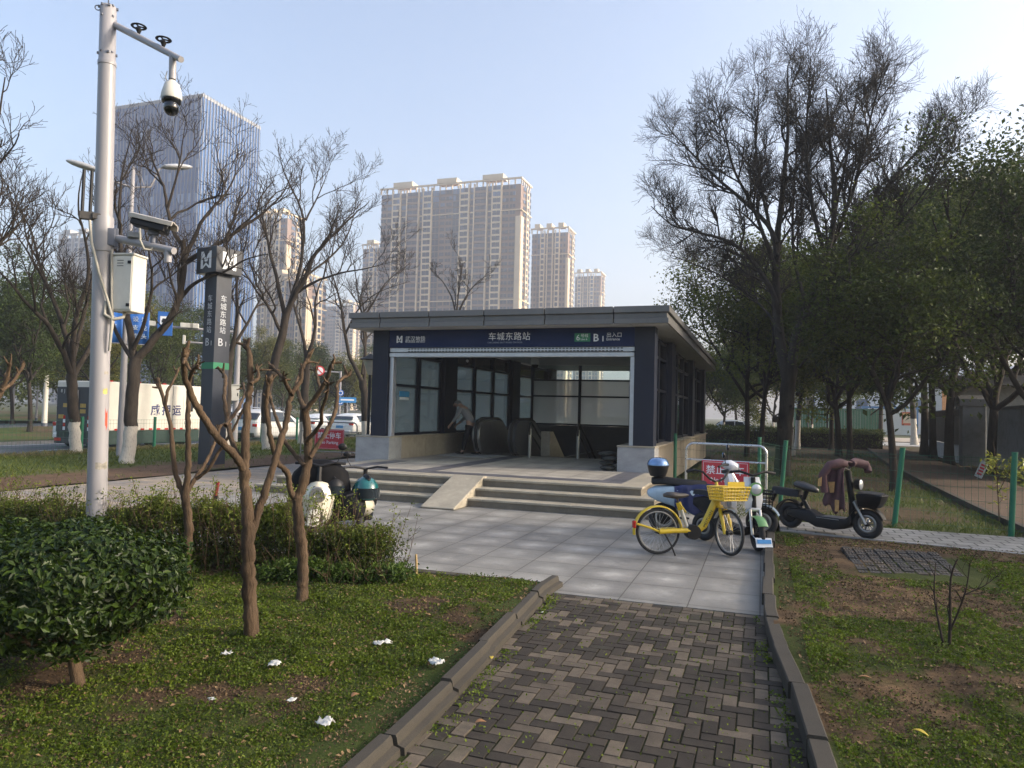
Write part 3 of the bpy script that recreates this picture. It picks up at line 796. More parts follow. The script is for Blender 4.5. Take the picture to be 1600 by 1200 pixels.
# roof: stepped aluminium fascia with open joints, soffit, deck
X0, X1, Y0, Y1 = -9.46, -1.86, 15.18, 31.6
rf = bp(MB().box(X0 + .12, X1 - .12, Y0 + .12, Y1 - .12, 3.61, 3.93), 'roof', M_fascia)
def band(o, zb, zt, n_front, n_side):
    f = MB(); g = .012; xs = np.linspace(X0 - o, X1 + o, n_front + 1)
    xs = [X0 - o] + [-8.65, -7.35, -5.98, -4.55, -3.02] + [X1 + o]
    for a, b_ in zip(xs[:-1], xs[1:]):
        f.box(a + (g if a > X0 - o + .01 else 0), b_ - (g if b_ < X1 + o - .01 else 0), Y0 - o, Y0 + .10, zb, zt)
        f.box(a + g, b_ - g, Y1 - .10, Y1 + o, zb, zt)
    ys = np.linspace(Y0 + .102, Y1 - .102, n_side + 1)
    for a, b_ in zip(ys[:-1], ys[1:]):
        f.box(X1 - .10, X1 + o, a + g, b_ - g, zb, zt); f.box(X0 - o, X0 + .10, a + g, b_ - g, zb, zt)
    return f
bp(band(0, 3.585, 3.70, 6, 11), 'fascia', M_fascia, rf, bevel=.005)
bp(band(-.035, 3.704, 3.815, 6, 11), 'fascia', M_fascia, rf, bevel=.005)
bp(band(.02, 3.819, 3.955, 6, 11), 'fascia', M_fascia, rf, bevel=.006)
bp(MB().box(X0 + .06, X1 - .06, Y0 + .06, Y1 - .06, 3.70, 3.92), 'roof_core', M_fasciad, rf)
sf = MB()
ysf = np.linspace(Y0 + .03, Y1 - .03, 12); xsf = [X0 + .03, -8.6, -6.65, -4.65, -2.66, X1 - .03]
for a, b_ in zip(ysf[:-1], ysf[1:]):
    for c, d in zip(xsf[:-1], xsf[1:]): sf.box(c + .006, d - .006, a + .006, b_ - .006, 3.578, 3.60)
bp(sf, 'soffit', M_soffit, rf)
bp(MB().box(-8.55, -2.7, 16.05, 26.88, 3.52, 3.55), 'ceiling', M_soffit)
bp(MB().box(-9.0, -2.3, 15.97, 16.10, 3.15, 3.576), 'lintel', M_navy)
# stair well
st = MB()
for k in range(14): st.box(-5.7, -2.97, 19.62 + k * .3, 19.92 + k * .3, -3.0, ZP - .15 * (k + 1))
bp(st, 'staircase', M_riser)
bp(MB().box(-2.96, -2.80, 16.27, 26.9, -3.0, 1.0), 'well_wall', M_darkwall)
bp(MB().box(-5.85, -5.72, 19.9, 26.9, -3.0, .3), 'well_wall', M_darkwall)
# stone-capped parapet sloping beside the stairs
bp(MB().prism([(19.9, ZP), (19.9, 1.12), (20.25, 1.12), (22.6, -.3), (22.6, -3)], -5.98, -5.72, 'X'), 'stair_parapet', M_beige)
# sticker with lettering on the first pane, pale sheet standing behind it
stk = bp(MB().box(-8.788, -8.785, 16.55, 17.1, 1.98, 2.12), 'window_sticker', pm('sticker_blue', (.05, .30, .55), .4))
bp(MB().box(-8.788, -8.785, 16.57, 17.08, 1.90, 1.965), 'window_sticker', pm('sticker_white', (.75, .78, .78), .4))

# handrails, escalator
def handrail(x, y0, lab):
    t = thing('stair_handrail', lab, 'handrail', (x, y0, ZP))
    m = MB(); m.tube([(0, 0, 0), (0, 0, .78)], .045, 10); m.build('post', M_dsteel, t)
    m = MB(); m.tube([(0, -.02, .62), (0, -.06, .80), (0, -.02, .93), (0, .10, .95), (0, .25, .88), (0, 3.2, -.6)], .03, 10)
    m.tube([(0, .05, .62), (0, .3, .55), (0, 3.2, -.95)], .025, 8); m.build('rail', M_black, t, smooth=40)
handrail(-6.0, 18.9, 'black stair handrail with looped end, beside the escalator')
handrail(-4.72, 19.2, 'black stair handrail on a steel post, alone in the middle of the stairs')
E_ = thing('escalator', 'escalator with rounded glass and steel balustrades going down inside the station entrance', 'escalator', (-7.3, 19.2, ZP))
for dx, mat_ in ((-.25, M_dsteel), (.80, M_darkwall)):
    pts = [(-.3, .25), (-.42, .45), (-.40, .72), (-.25, .90), (0, .97), (1.3, .97), (1.6, .9), (4.2, -.9), (4.2, -1.6), (1.6, -.1), (0, .02), (-.2, .1)]
    o = MB().prism(pts, dx - .11, dx + .11, 'X').build('balustrade', mat_, E_, bevel=.015)
    m = MB(); m.tube([(dx, 0, .05), (dx, -.3, .2), (dx, -.45, .45), (dx, -.43, .74), (dx, -.27, .95), (dx, 0, 1.02), (dx, 1.32, 1.02), (dx, 1.65, .94), (dx, 4.2, -.82)], .045, 8)
    m.build('handrail_belt', M_rubber, o, smooth=40)
MB().box(-.13, .68, -.3, 1.2, -.02, .012).prism([(1.2, .0), (4.2, -1.5), (4.2, -1.7), (1.2, -.2)], -.13, .68, 'X').build('step_band', M_dsteel, E_)

# cameras under the ceiling
c1 = thing('security_camera', 'small black security camera on a bracket under the station ceiling', 'security camera', (-7.15, 17.2, 2.93))
MB().box(-.04, .04, -.03, .03, .05, .60).build('bracket', M_black, c1)
MB().prism([(-.12, -.1), (.1, -.06), (.1, .06), (-.12, .06)], -.05, .05, 'X').build('housing', M_black, c1, bevel=.01)
MB().lathe([(.035, -.15), (.04, -.11)], 12, axis='Y').build('lens', M_steel, c1)
c2 = thing('dome_camera', 'white dome camera with dark eye hanging from the station ceiling', 'security camera', (-6.4, 20.5, 3.1))
MB().lathe([(.02, .42), (.03, .2), (.12, .16), (.14, .0), (.13, -.02)][::-1], 16).build('housing', M_shut, c2, smooth=40)
MB().ball((0, 0, -.02), (.11, .11, .12)).build('eye', M_black, c2, smooth=60)
# pile of dark sandbags against the right-hand base
for i, (x, y, z, r) in enumerate(((-3.2, 15.85, .0, .1), (-3.22, 15.95, .1, -.15), (-3.18, 15.88, .2, .2), (-3.25, 16.0, .3, -.1))):
    t = thing('sandbag', ['lowest', 'second lowest', 'second highest', 'topmost'][i] + ' dark sandbag of the pile by the speckled stone base', 'sandbag', (x, y, ZP + z), RAD(90) + r, 'sandbags piled by the entrance')
    rng = np.random.default_rng(i); m = MB(); rings = []
    for a in np.linspace(-1, 1, 11):
        w = .17 * (1 - abs(a) ** 4 * .7); h = .052 * (1 - abs(a) ** 5 * .75)
        rings.append([(a * .3, w * cos(q) * (1 + .06 * rng.normal()), .055 + h * sin(q) * (1 + .08 * rng.normal())) for q in np.linspace(0, 2 * pi, 12, endpoint=False)])
    m.loft(rings).build('bag', pm('dark_sack', (.022, .026, .024), .9, var=.3, scale=12), t, smooth=60)
# ------------------------------------------------------------------ bark
def bark(name, c0, c1, scale=9, stretch=(1, 1, .25), wash=None, b=.6):
    if name in MATS: return MATS[name]
    m = bpy.data.materials.new(name); nt, bs, o = _nodes(m)
    v = coord(nt, 'Object', stretch); n = noise(nt, scale, 6, .7, v); n2 = noise(nt, scale * 5, 4, .7, v)
    c = ramp(nt, n, .3, .7, c0, c1)
    if wash:
        ge = nt.nodes.new('ShaderNodeSeparateXYZ'); nt.links.new(coord(nt), ge.inputs[0])
        ad = nt.nodes.new('ShaderNodeMath'); ad.operation = 'MULTIPLY_ADD'; nt.links.new(n2, ad.inputs[0]); ad.inputs[1].default_value = .12
        nt.links.new(ge.outputs[2], ad.inputs[2])
        f = ramp(nt, ad.outputs[0], .5, .5 + 1e-3)   # placeholder positions, set below
        rn = [x for x in nt.nodes if x.type == 'VALTORGB'][-1]
        lt = nt.nodes.new('ShaderNodeMath'); lt.operation = 'LESS_THAN'; nt.links.new(ad.outputs[0], lt.inputs[0]); lt.inputs[1].default_value = wash
        fl = nt.nodes.new('ShaderNodeMath'); fl.operation = 'MULTIPLY'; nt.links.new(lt.outputs[0], fl.inputs[0])
        nt.links.new(ramp(nt, n2, .3, .5, (.55,) * 3, (1,) * 3), fl.inputs[1]); nt.nodes.remove(rn)
        c = mix_rgb(nt, fl.outputs[0], c, (.50, .46, .40))
    nt.links.new(c, bs.inputs['Base Color']); bs.inputs['Roughness'].default_value = .9; bs.inputs['Specular IOR Level'].default_value = .2
    bump(nt, n2, b, .02, bs); MATS[name] = m; return m
M_barkd = bark('dark_bark', (.016, .013, .010), (.050, .041, .033))
M_barkw = bark('limewashed_bark', (.022, .018, .014), (.062, .050, .040), wash=1.08)
M_barkg = bark('grey_bark', (.017, .0145, .0125), (.058, .051, .043), scale=6)
M_barkm = bark('myrtle_bark', (.034, .023, .015), (.125, .084, .052), scale=9, stretch=(1, 1, .22), b=.8)
M_barks = bark('shrub_twig', (.05, .032, .02), (.12, .08, .05))

def to_local(polys, base): return [(np.asarray(p) - base, r, k) for p, r, k in polys]
def bare_tree(name, label, base, limbs, cfg, mat, seed, trunk_r, group=None, jit=.5, dk=8):
    """limbs: hand-placed paths [(points as (px,py) or xyz), start radius, end radius, depth offset]"""
    base = np.array(base, float); rng = np.random.default_rng(seed); main = []; twigs = []; tips = []
    for pts, r0, r1, off in limbs:
        n = len(pts); P = []
        for i, p in enumerate(pts):
            if len(p) == 2:
                o = off * (i / max(1, n - 1)) ** 1.1
                P.append(Pl(p[0], p[1], base, o))
            else: P.append(np.array(p, float))
        P = resample(P, max(6, 3 * n)); q = np.linspace(0, 1, len(P))
        P[1:] += rng.normal(size=(len(P) - 1, 3)) * .012 * min(1, r0 * 8)
        R = r0 + (r1 - r0) * q ** .9
        main.append((P, R, dk)); 
        if pts is not limbs[0][0]:
            sprout(rng, P, R, 0, cfg, twigs, tips)
    # root flare on the trunk
    P, R, k = main[0]; R = R.copy(); h = P[:, 2] - P[0, 2]; R *= 1 + .3 * np.exp(-h / .12); main[0] = (P, R, 12)
    t = thing(name, label, 'tree', base, 0, group)
    link('trunk', tubes_mesh('trunk', to_local(main[:1], base)), mat, t)
    link('limbs', tubes_mesh('limbs', to_local(main[1:], base)), mat, t)['label'] = 'bare main limbs'
    link('crown', tubes_mesh('crown', to_local(twigs, base)), mat, t)['label'] = 'leafless twigs'
    t.children[1].name = 'limb_framework'
    return t
def C4(l1, l2, l3, l4, n=(7, 6, 6, 4), ang=.75, up=.35, trop=.12, rm=.004, t0=.2, wob=.16):
    return [dict(n=n[0], t0=t0, ang=ang, len=l1, r=.045, up=up, trop=trop, seg=6, k=5, wob=wob, rmin=rm),
            dict(n=n[1], t0=.2, ang=ang, len=l2, r=.02, up=up * .8, trop=trop, seg=5, k=4, wob=wob, rmin=rm),
            dict(n=n[2], t0=.15, ang=ang * .95, len=l3, r=.010, up=up * .6, trop=trop, seg=4, k=3, wob=wob, rmin=rm),
            dict(n=n[3], t0=.2, ang=ang * .9, len=l4, r=.006, up=up * .5, trop=trop, seg=3, k=3, wob=wob, rmin=rm)]

# ---- the big leafless tree beside the entrance
b0 = G(1222, 745)
big = [
 ([(1222, 747), (1225, 690), (1229, 640), (1232, 598), (1236, 575)], .235, .20, 0),
 ([(1232, 598), (1222, 555), (1216, 500), (1212, 440), (1214, 370), (1223, 303), (1232, 198), (1231, 103)], .17, .02, .8),
 ([(1236, 590), (1240, 540), (1256, 492), (1270, 452), (1286, 415), (1302, 363), (1306, 293), (1297, 227), (1292, 140)], .16, .02, -.6),
 ([(1217, 490), (1207, 456), (1194, 429), (1154, 383), (1111, 367), (1049, 355), (1017, 322)], .085, .012, -1.5),
 ([(1213, 380), (1203, 350), (1153, 307), (1109, 268), (1068, 227), (1034, 187)], .075, .012, 1.2),
 ([(1212, 420), (1176, 320), (1143, 263), (1135, 215), (1115, 150)], .07, .012, -2.2),
 ([(1214, 400), (1190, 300), (1178, 220), (1187, 157), (1183, 115)], .06, .010, 2.4),
 ([(1285, 440), (1310, 412), (1351, 353), (1384, 289), (1430, 240), (1473, 202), (1506, 181)], .08, .012, 1.0),
 ([(1300, 385), (1333, 300), (1357, 209), (1367, 147), (1390, 97)], .07, .010, -1.6),
 ([(1290, 405), (1270, 330), (1258, 230), (1263, 157), (1267, 91)], .07, .010, -2.4),
 ([(1304, 330), (1325, 240), (1336, 167), (1346, 101)], .055, .010, 1.8),
 ([(1262, 480), (1240, 420), (1237, 330), (1246, 235), (1241, 130)], .06, .010, 2.6),
 ([(1220, 520), (1195, 480), (1131, 431), (1075, 409), (1042, 396)], .045, .008, 2.0),
 ([(1286, 430), (1330, 400), (1391, 369), (1442, 303), (1483, 245)], .055, .010, -2.2),
 ([(1256, 500), (1310, 455), (1372, 419), (1421, 386)], .045, .008, 2.2),
 ([(1248, 575), (1290, 520), (1332, 488), (1382, 468)], .04, .008, -1.6)]
bt_ = bare_tree('bare_tree', 'big leafless tree with a wide fan of fine twigs, just behind the steel barrier', b0, big,
          C4(1.15, .8, .52, .32, n=(12, 8, 6, 4), ang=.85, up=.24, trop=.07, rm=.0040, t0=.18, wob=.14), M_barkg, 7, .23)
for px, py, r in ((1212, 655, .11), (1236, 636, .09), (1222, 668, .08), (1247, 616, .07)):
    p = Pl(px, py, b0, -.16) - b0; MB().ball(p, (r, r * .8, r * .9), 9, 6).build('burl', M_barkd, bt_, smooth=70)

# ---- leafless street trees with limewashed trunks on the verge
b1 = G(118, 712)
bare_tree('street_tree', 'leafless street tree with limewashed foot standing left of the tall camera pole', b1, [
 ([(118, 714), (117, 670), (113, 630), (112, 595), (112, 585)], .165, .145, 0),
 ([(112, 590), (104, 560), (88, 530), (72, 500), (45, 480), (15, 440), (-25, 400)], .10, .015, -1.2),
 ([(111, 590), (108, 545), (98, 505), (84, 470), (62, 420), (50, 360), (20, 310)], .10, .014, 1.0),
 ([(113, 590), (112, 530), (122, 480), (140, 440), (136, 380), (120, 330), (128, 270)], .10, .014, -.6),
 ([(114, 590), (128, 560), (145, 540), (160, 480), (185, 420), (205, 380)], .09, .014, 1.4),
 ([(112, 570), (130, 500), (150, 400), (165, 300), (160, 235)], .07, .012, 2.0),
 ([(98, 505), (70, 440), (30, 370), (-10, 330)], .05, .01, 2.2)],
 C4(2.0, 1.1, .6, .32, n=(5, 5, 4, 3), ang=.8, up=.4, trop=.12, rm=.006, wob=.22), M_barkw, 21, .2, 'leafless street trees on the verge')
b2 = G(198, 726)
bare_tree('street_tree', 'leafless street tree with limewashed foot right behind the white lamp post', b2, [
 ([(198, 728), (203, 680), (206, 630), (209, 590), (212, 560)], .175, .15, 0),
 ([(210, 570), (203, 520), (192, 470), (188, 400), (186, 330), (189, 270), (205, 215)], .11, .012, .9),
 ([(212, 562), (240, 530), (268, 500), (284, 452), (289, 402), (285, 375)], .115, .075, -.5),
 ([(289, 402), (305, 366), (322, 335), (345, 312), (365, 285), (372, 240)], .07, .010, .6),
 ([(287, 412), (312, 395), (345, 380), (382, 352), (410, 335), (445, 300), (458, 265)], .075, .010, -1.0),
 ([(282, 465), (303, 442), (325, 432), (352, 425), (388, 402), (430, 395)], .06, .010, -1.8),
 ([(287, 385), (270, 365), (262, 325), (256, 290), (238, 250), (222, 205)], .065, .010, 1.2),
 ([(262, 325), (278, 270), (285, 225), (290, 190)], .04, .008, -1.0),
 ([(208, 545), (228, 500), (240, 440), (232, 380), (215, 320)], .06, .010, -2.0),
 ([(206, 560), (180, 520), (165, 470), (150, 420), (140, 370)], .06, .010, 1.8)],
 C4(1.7, .95, .52, .3, n=(5, 5, 4, 3), ang=.8, up=.38, trop=.1, rm=.0055, wob=.22), M_barkw, 22, .23, 'leafless street trees on the verge')
b3 = G(418, 706)
bare_tree('street_tree', 'leafless street tree with limewashed foot beside the white estate car, forking low', b3, [
 ([(418, 708), (415, 660), (416, 620), (422, 590), (432, 555), (444, 515), (447, 490)], .18, .14, 0),
 ([(446, 495), (461, 458), (478, 435), (490, 395), (515, 373), (544, 344), (577, 315)], .12, .012, -.8),
 ([(446, 500), (433, 435), (424, 404), (416, 364), (405, 320), (420, 270)], .09, .010, 1.0),
 ([(448, 490), (470, 420), (478, 344), (462, 305), (440, 265), (435, 225)], .085, .010, 1.8),
 ([(461, 460), (490, 440), (527, 427), (570, 420), (610, 410)], .06, .010, -1.6),
 ([(442, 525), (420, 480), (395, 445), (372, 410), (345, 400)], .07, .010, -1.2),
 ([(480, 430), (520, 400), (545, 370), (560, 300)], .05, .010, 1.6),
 ([(478, 344), (500, 300), (515, 262)], .04, .008, .5)],
 C4(1.9, 1.05, .6, .33, n=(5, 5, 4, 3), ang=.78, up=.38, trop=.12, rm=.006, wob=.2), M_barkw, 23, .22, 'leafless street trees on the verge')
b4 = G(571, 690)
bare_tree('street_tree', 'leafless street tree close to the left corner of the station entrance', b4, [
 ([(572, 692), (571, 650), (570, 612), (566, 595)], .22, .19, 0),
 ([(568, 600), (555, 575), (544, 555), (538, 510), (532, 470), (520, 430), (505, 385)], .12, .012, -.8),
 ([(568, 600), (572, 550), (565, 500), (585, 470), (602, 440), (640, 412)], .10, .012, 1.2),
 ([(566, 585), (574, 520), (560, 470), (556, 430), (548, 385)], .08, .010, 2.0),
 ([(540, 520), (560, 480), (590, 455), (640, 440)], .05, .010, -1.6)],
 C4(1.9, 1.05, .6, .33, n=(5, 5, 4, 3), ang=.78, up=.36, trop=.1, rm=.007, wob=.2), M_barkw, 24, .22, 'leafless street trees on the verge')
b5 = G(352, 700)
bare_tree('street_tree', 'slender leafless street tree with limewashed foot, directly behind the metro pylon', b5, [
 ([(352, 702), (352, 640), (356, 580), (360, 550)], .2, .16, 0),
 ([(358, 560), (345, 500), (330, 450), (312, 400)], .09, .012, 1.0),
 ([(360, 555), (372, 500), (368, 440), (385, 380), (392, 330)], .09, .012, -1.0),
 ([(360, 550), (390, 500), (410, 460), (440, 430)], .08, .012, 1.0)],
 C4(1.8, 1.05, .6, .33, n=(5, 5, 4, 3), ang=.78, up=.36, trop=.1, rm=.008, wob=.2), M_barkw, 25, .2, 'leafless street trees on the verge')
b6 = G(474, 697)
bare_tree('street_tree', 'thin leafless street tree with limewashed foot between two white cars', b6, [
 ([(474, 699), (475, 640), (478, 590), (480, 560)], .2, .15, 0),
 ([(480, 565), (470, 510), (455, 470), (450, 420)], .09, .012, 1.0),
 ([(480, 560), (495, 510), (490, 470), (510, 420)], .09, .012, -1.0)],
 C4(1.8, 1.05, .6, .33, n=(4, 4, 4, 3), ang=.78, up=.36, trop=.1, rm=.009, wob=.2), M_barkw, 26, .2, 'leafless street trees on the verge')
b7 = np.array([-13.5, 12.0, 0.]); b7 = G(-95, 742)
bare_tree('street_tree', 'leafless tree at the far left edge with only its twig ends reaching into view', b7, [
 ([(-95, 744), (-98, 640), (-96, 560)], .2, .16, 0),
 ([(-96, 570), (-70, 480), (-40, 420), (-10, 350), (5, 280)], .1, .012, .6),
 ([(-96, 565), (-60, 440), (-25, 300), (-5, 200), (8, 120)], .1, .012, -.8),
 ([(-96, 565), (-90, 400), (-60, 250), (-30, 130), (-8, 60)], .09, .012, .8),
 ([(-60, 440), (-20, 400), (20, 360), (45, 330)], .05, .01, 0)],
 C4(1.5, .85, .5, .3, n=(5, 5, 5, 3), ang=.78, up=.36, trop=.1, rm=.0055, wob=.2), M_barkd, 27, .2)
b8 = np.array([-16.5, 46.0, 0.0])
bare_tree('street_tree', 'leafless tree behind the station entrance with only its top showing over the roof', b8, [
 ([tuple(b8), tuple(b8 + [0, 0, 3]), tuple(b8 + [.3, 0, 5.5])], .2, .14, 0),
 ([(712, 540), (713, 492), (706, 462), (690, 436), (672, 420)], .1, .015, .6),
 ([(713, 495), (728, 462), (745, 440), (770, 425)], .08, .015, -.8),
 ([(713, 500), (716, 455), (722, 425), (716, 400)], .07, .015, .8)],
 C4(1.6, .95, .6, .4, n=(4, 4, 3, 3), ang=.8, up=.3, trop=.08, rm=.012, wob=.2), M_barkd, 28, .2)

# ---- pollarded crape myrtles in the lawn
def myrtle(label, base, limbs, seed):
    base = np.array(base, float); base[2] = .04; rng = np.random.default_rng(seed)
    t = thing('crape_myrtle', label, 'tree', base, 0, 'pollarded crape myrtles on the lawn'); first = True; polys = []; knobs = []
    for pts, r0, r1, off in limbs:
        n = len(pts); P = [Pl(p[0], p[1], base, off * (i / max(1, n - 1)) ** 1.1) for i, p in enumerate(pts)]
        P = resample(P, 5 * n); q = np.linspace(0, 1, len(P)); R = r0 + (r1 - r0) * q
        R = R * (1 + .10 * np.sin(np.arange(len(P)) * 1.7 + seed) * rng.random(len(P)) + .05 * rng.normal(size=len(P)))
        P[1:-1] += rng.normal(size=(len(P) - 2, 3)) * r0 * .10
        if first:
            h = P[:, 2] - P[0, 2]; R = R * (1 + .65 * np.exp(-h / .05)); first = False; tr = (P, R, 14)
            link('trunk', tubes_mesh('trunk', to_local([tr], base)), M_barkm, t); continue
        if r1 > 0:
            mine = [(P, R, 10)]; knobs = []
            if r1 < .02: 
                # knuckles and cut stubs where it is pollarded every winter
                for k in range(5):
                    d = _unit(_unit(P[-1] - P[-3]) + rng.normal(size=3) * .8 + [0, 0, .3]); L = .035 + .06 * rng.random()
                    s0 = P[-1 - rng.integers(0, 4)]
                    m_ = s0 + d * L * .6; knobs.append((np.array([s0, m_, s0 + d * L + rng.normal(size=3) * .008]), [r1 * .9, r1 * .62, r1 * .5], 6))
                knobs.append((np.array([P[-2], P[-1], P[-1] + (P[-1] - P[-2]) * .4]), [r1 * 1.2, r1 * 1.45, r1 * .6], 8))
            link('branch', tubes_mesh('branch', to_local(mine + knobs, base)), M_barkm, t)
    return t
mA = G(290, 908)
myrtle('pollarded crape myrtle with three thin limbs, the one nearest the metro pylon', mA, [
 ([(288, 912), (292, 870), (296, 820), (290, 785), (289, 770)], .045, .038, 0),
 ([(288, 775), (275, 745), (270, 705), (268, 670), (258, 630), (250, 605), (246, 592)], .026, .015, .3),
 ([(289, 775), (294, 740), (294, 690), (293, 650), (295, 610), (296, 585), (305, 572)], .032, .016, -.2),
 ([(291, 772), (310, 740), (326, 715), (336, 690), (345, 665)], .022, .012, .5),
 ([(307, 748), (325, 735), (345, 700), (360, 680), (380, 640)], .018, .010, -.3),
 ([(258, 632), (262, 610), (275, 588), (278, 578)], .016, .010, .1)], 1)
mB = G(393, 1008)
myrtle('pollarded crape myrtle with thick forked stem, tallest and nearest of the group', mB, [
 ([(393, 1012), (392, 960), (389, 900), (388, 850), (387, 800), (384, 770), (382, 735)], .052, .036, 0),
 ([(383, 740), (384, 690), (386, 640), (391, 600), (392, 575), (389, 545), (384, 540)], .033, .018, .2),
 ([(382, 735), (370, 715), (345, 690), (320, 655), (302, 625), (290, 595), (287, 570), (289, 552)], .028, .017, -.5),
 ([(389, 850), (400, 810), (415, 765), (432, 715), (445, 670), (451, 635), (456, 610)], .031, .020, .3),
 ([(455, 615), (470, 597), (472, 575), (480, 562)], .019, .013, .1),
 ([(454, 612), (447, 600), (443, 588)], .016, .012, -.1),
 ([(392, 600), (405, 590), (402, 575)], .015, .010, .1),
 ([(456, 618), (440, 588), (425, 572)], .014, .010, .3),
 ([(376, 722), (362, 690), (355, 655), (350, 620), (353, 590), (345, 578)], .02, .012, .8),
 ([(352, 665), (372, 640), (383, 615), (380, 600)], .014, .009, .9),
 ([(302, 625), (294, 600), (301, 578), (308, 572)], .014, .010, -.4)], 2)
mC = G(470, 952)
myrtle('pollarded crape myrtle with a crooked double stem, standing right beside the cream moped', mC, [
 ([(471, 956), (474, 900), (472, 860), (466, 820), (464, 780), (462, 775)], .046, .042, 0),
 ([(463, 782), (475, 755), (482, 720), (480, 680), (477, 645), (474, 635)], .040, .032, .1),
 ([(475, 640), (466, 615), (462, 600), (470, 580)], .020, .013, .4),
 ([(477, 642), (492, 622), (503, 605), (512, 590), (515, 575), (521, 566)], .022, .014, -.3),
 ([(484, 715), (500, 690), (515, 665), (525, 640), (528, 615), (525, 600), (535, 590), (546, 585)], .021, .014, .5),
 ([(478, 690), (492, 675), (503, 660), (502, 640), (510, 620), (513, 598)], .018, .011, -.5),
 ([(464, 785), (452, 765), (452, 745), (447, 735), (434, 725), (428, 705), (422, 680), (415, 640), (418, 610), (423, 590)], .026, .015, -.3),
 ([(500, 610), (496, 590), (492, 576)], .014, .010, .2),
 ([(476, 728), (462, 712), (445, 690), (430, 650), (422, 620)], .02, .012, .6)], 3)
mD = G(-75, 905)
myrtle('pollarded crape myrtle at the far left edge, only a knobbly branch end in view', mD, [
 ([(-75, 908), (-70, 820), (-60, 740)], .05, .042, 0),
 ([(-60, 745), (-40, 690), (-10, 640), (5, 605), (10, 585)], .032, .018, .2),
 ([(2, 610), (20, 598), (34, 575)], .02, .012, .1),
 ([(4, 605), (12, 590), (16, 568)], .018, .012, -.1),
 ([(-60, 745), (-90, 690), (-100, 620)], .03, .014, -.2)], 4)

# ---- evergreen broadleaf trees: a few crowns built once, then shared by copies
M_lf_dark = leafmat('camphor_leaf', (.014, .027, .006), (.058, .084, .014), .32, .5)
M_lf_mid = leafmat('broad_leaf', (.028, .050, .009), (.12, .15, .024), .4, .5)
M_lf_gold = leafmat('autumn_leaf', (.07, .085, .015), (.22, .20, .04), .4, .45)
def evergreen_mesh(seed, H, trunk_h, spread, nleaf, leafsz, fork=3, r=.17, lean=.05, low=0.0):
    """local meshes (trunk, crown, leaves) of one tree rising from the origin"""
    rng = np.random.default_rng(seed); tr = np.array([[0, 0, -.05], [lean * .3, 0, trunk_h * .5], [lean, lean * .5, trunk_h]])
    P = resample(tr, 8); R = np.linspace(r, r * .78, 8) * (1 + .3 * np.exp(-P[:, 2] / .15)); trunk = [(P, R, 9)]
    lim = []; tw = []; tips = []
    cfg = [dict(n=6, t0=.25, ang=.8, len=spread * .55, r=.05, up=.25, trop=.05, seg=5, k=4, wob=.2, rmin=.008),
           dict(n=5, t0=.25, ang=.85, len=spread * .3, r=.02, up=.2, trop=.03, seg=4, k=3, wob=.22, rmin=.008),
           dict(n=3, t0=.3, ang=.85, len=spread * .16, r=.01, up=.1, trop=.02, seg=3, k=3, wob=.2, rmin=.006)]
    for k in range(fork + 2):
        a = 2 * pi * (k + rng.random() * .6) / (fork + 2); rr = spread * (.35 + .4 * rng.random()); hh = H - trunk_h
        if k == 0: rr *= .25
        top = np.array([cos(a) * rr, sin(a) * rr, trunk_h + hh * (.62 + .3 * rng.random()) * (1 if k < fork else .55)])
        mid = P[-1] * .5 + top * .5 + np.array([cos(a) * rr * .25, sin(a) * rr * .25, -hh * .02])
        st = P[-1 - (k % 2)]
        q = resample([st, st * .4 + mid * .6 + [0, 0, -.1], mid, top], 9); q[1:-1] += rng.normal(size=(7, 3)) * .05
        Rl = np.linspace(r * .62, .03, 9); lim.append((q, Rl, 6)); sprout(rng, q, Rl, 0, cfg, tw, tips)
    T = np.array(tips); n = len(T)
    keep = rng.random(n) < .86; T = T[keep]; n = len(T)
    ci = rng.integers(0, n, nleaf); sg = spread * .098
    C = T[ci] + rng.normal(size=(nleaf, 3)) * sg * np.array([1, 1, .75]) * (.6 + .9 * rng.random((nleaf, 1)))
    C = C[C[:, 2] > low]
    sz = leafsz * (.6 + .8 * rng.random(len(C)))
    V, F, Rn = leaf_quads(C, sz, sz * .55, rng, .8)
    tone = np.repeat((np.sin(ci[:len(C)] * 12.9) * .5 + .5), 4)[:len(Rn)]
    Rn = np.clip(.55 * Rn + .45 * tone, 0, 1)
    return tubes_mesh('trunk', trunk), tubes_mesh('limb_framework', lim + tw), np_mesh('crown', V, F, rnd=Rn)
M_lf_light = leafmat('pale_green_leaf', (.045, .075, .011), (.19, .215, .032), .42, .5)  # lighter yellow-green foliage, the leaves' own colour
EV = [evergreen_mesh(101, 8.5, 2.6, 3.2, 19000, .12, 3, .105),
      evergreen_mesh(102, 7.2, 2.3, 2.8, 16000, .12, 3, .098, .2),
      evergreen_mesh(103, 9.5, 3.0, 3.4, 21000, .125, 4, .115, -.2),
      evergreen_mesh(104, 6.0, 1.6, 2.7, 20000, .12, 3, .09, .1),
      evergreen_mesh(105, 9.0, 2.1, 4.2, 34000, .115, 4, .13, .1)]
def evergreen(kind, label, loc, sc=1.0, rz=0.0, leaf=None, wash=False, group=None, name='evergreen_tree', zs=1.0):
    t = thing(name, label, 'tree', (loc[0], loc[1], loc[2] if len(loc) > 2 else 0), rz, group); t.scale = (sc, sc, sc * zs)
    tm, lm, cm = EV[kind]
    for nm, me, mt in (('trunk', tm, M_barkw if wash else M_barkd), ('limb_framework', lm, M_barkd), ('crown', cm, leaf or M_lf_dark)):
        o = bpy.data.objects.new(nm, me); COL.objects.link(o); o.parent = t
        if not me.materials: me.materials.append(mt)
        o.material_slots[0].link = 'OBJECT'; o.material_slots[0].material = mt
    return t
GR = 'evergreen trees of the grove on the right'
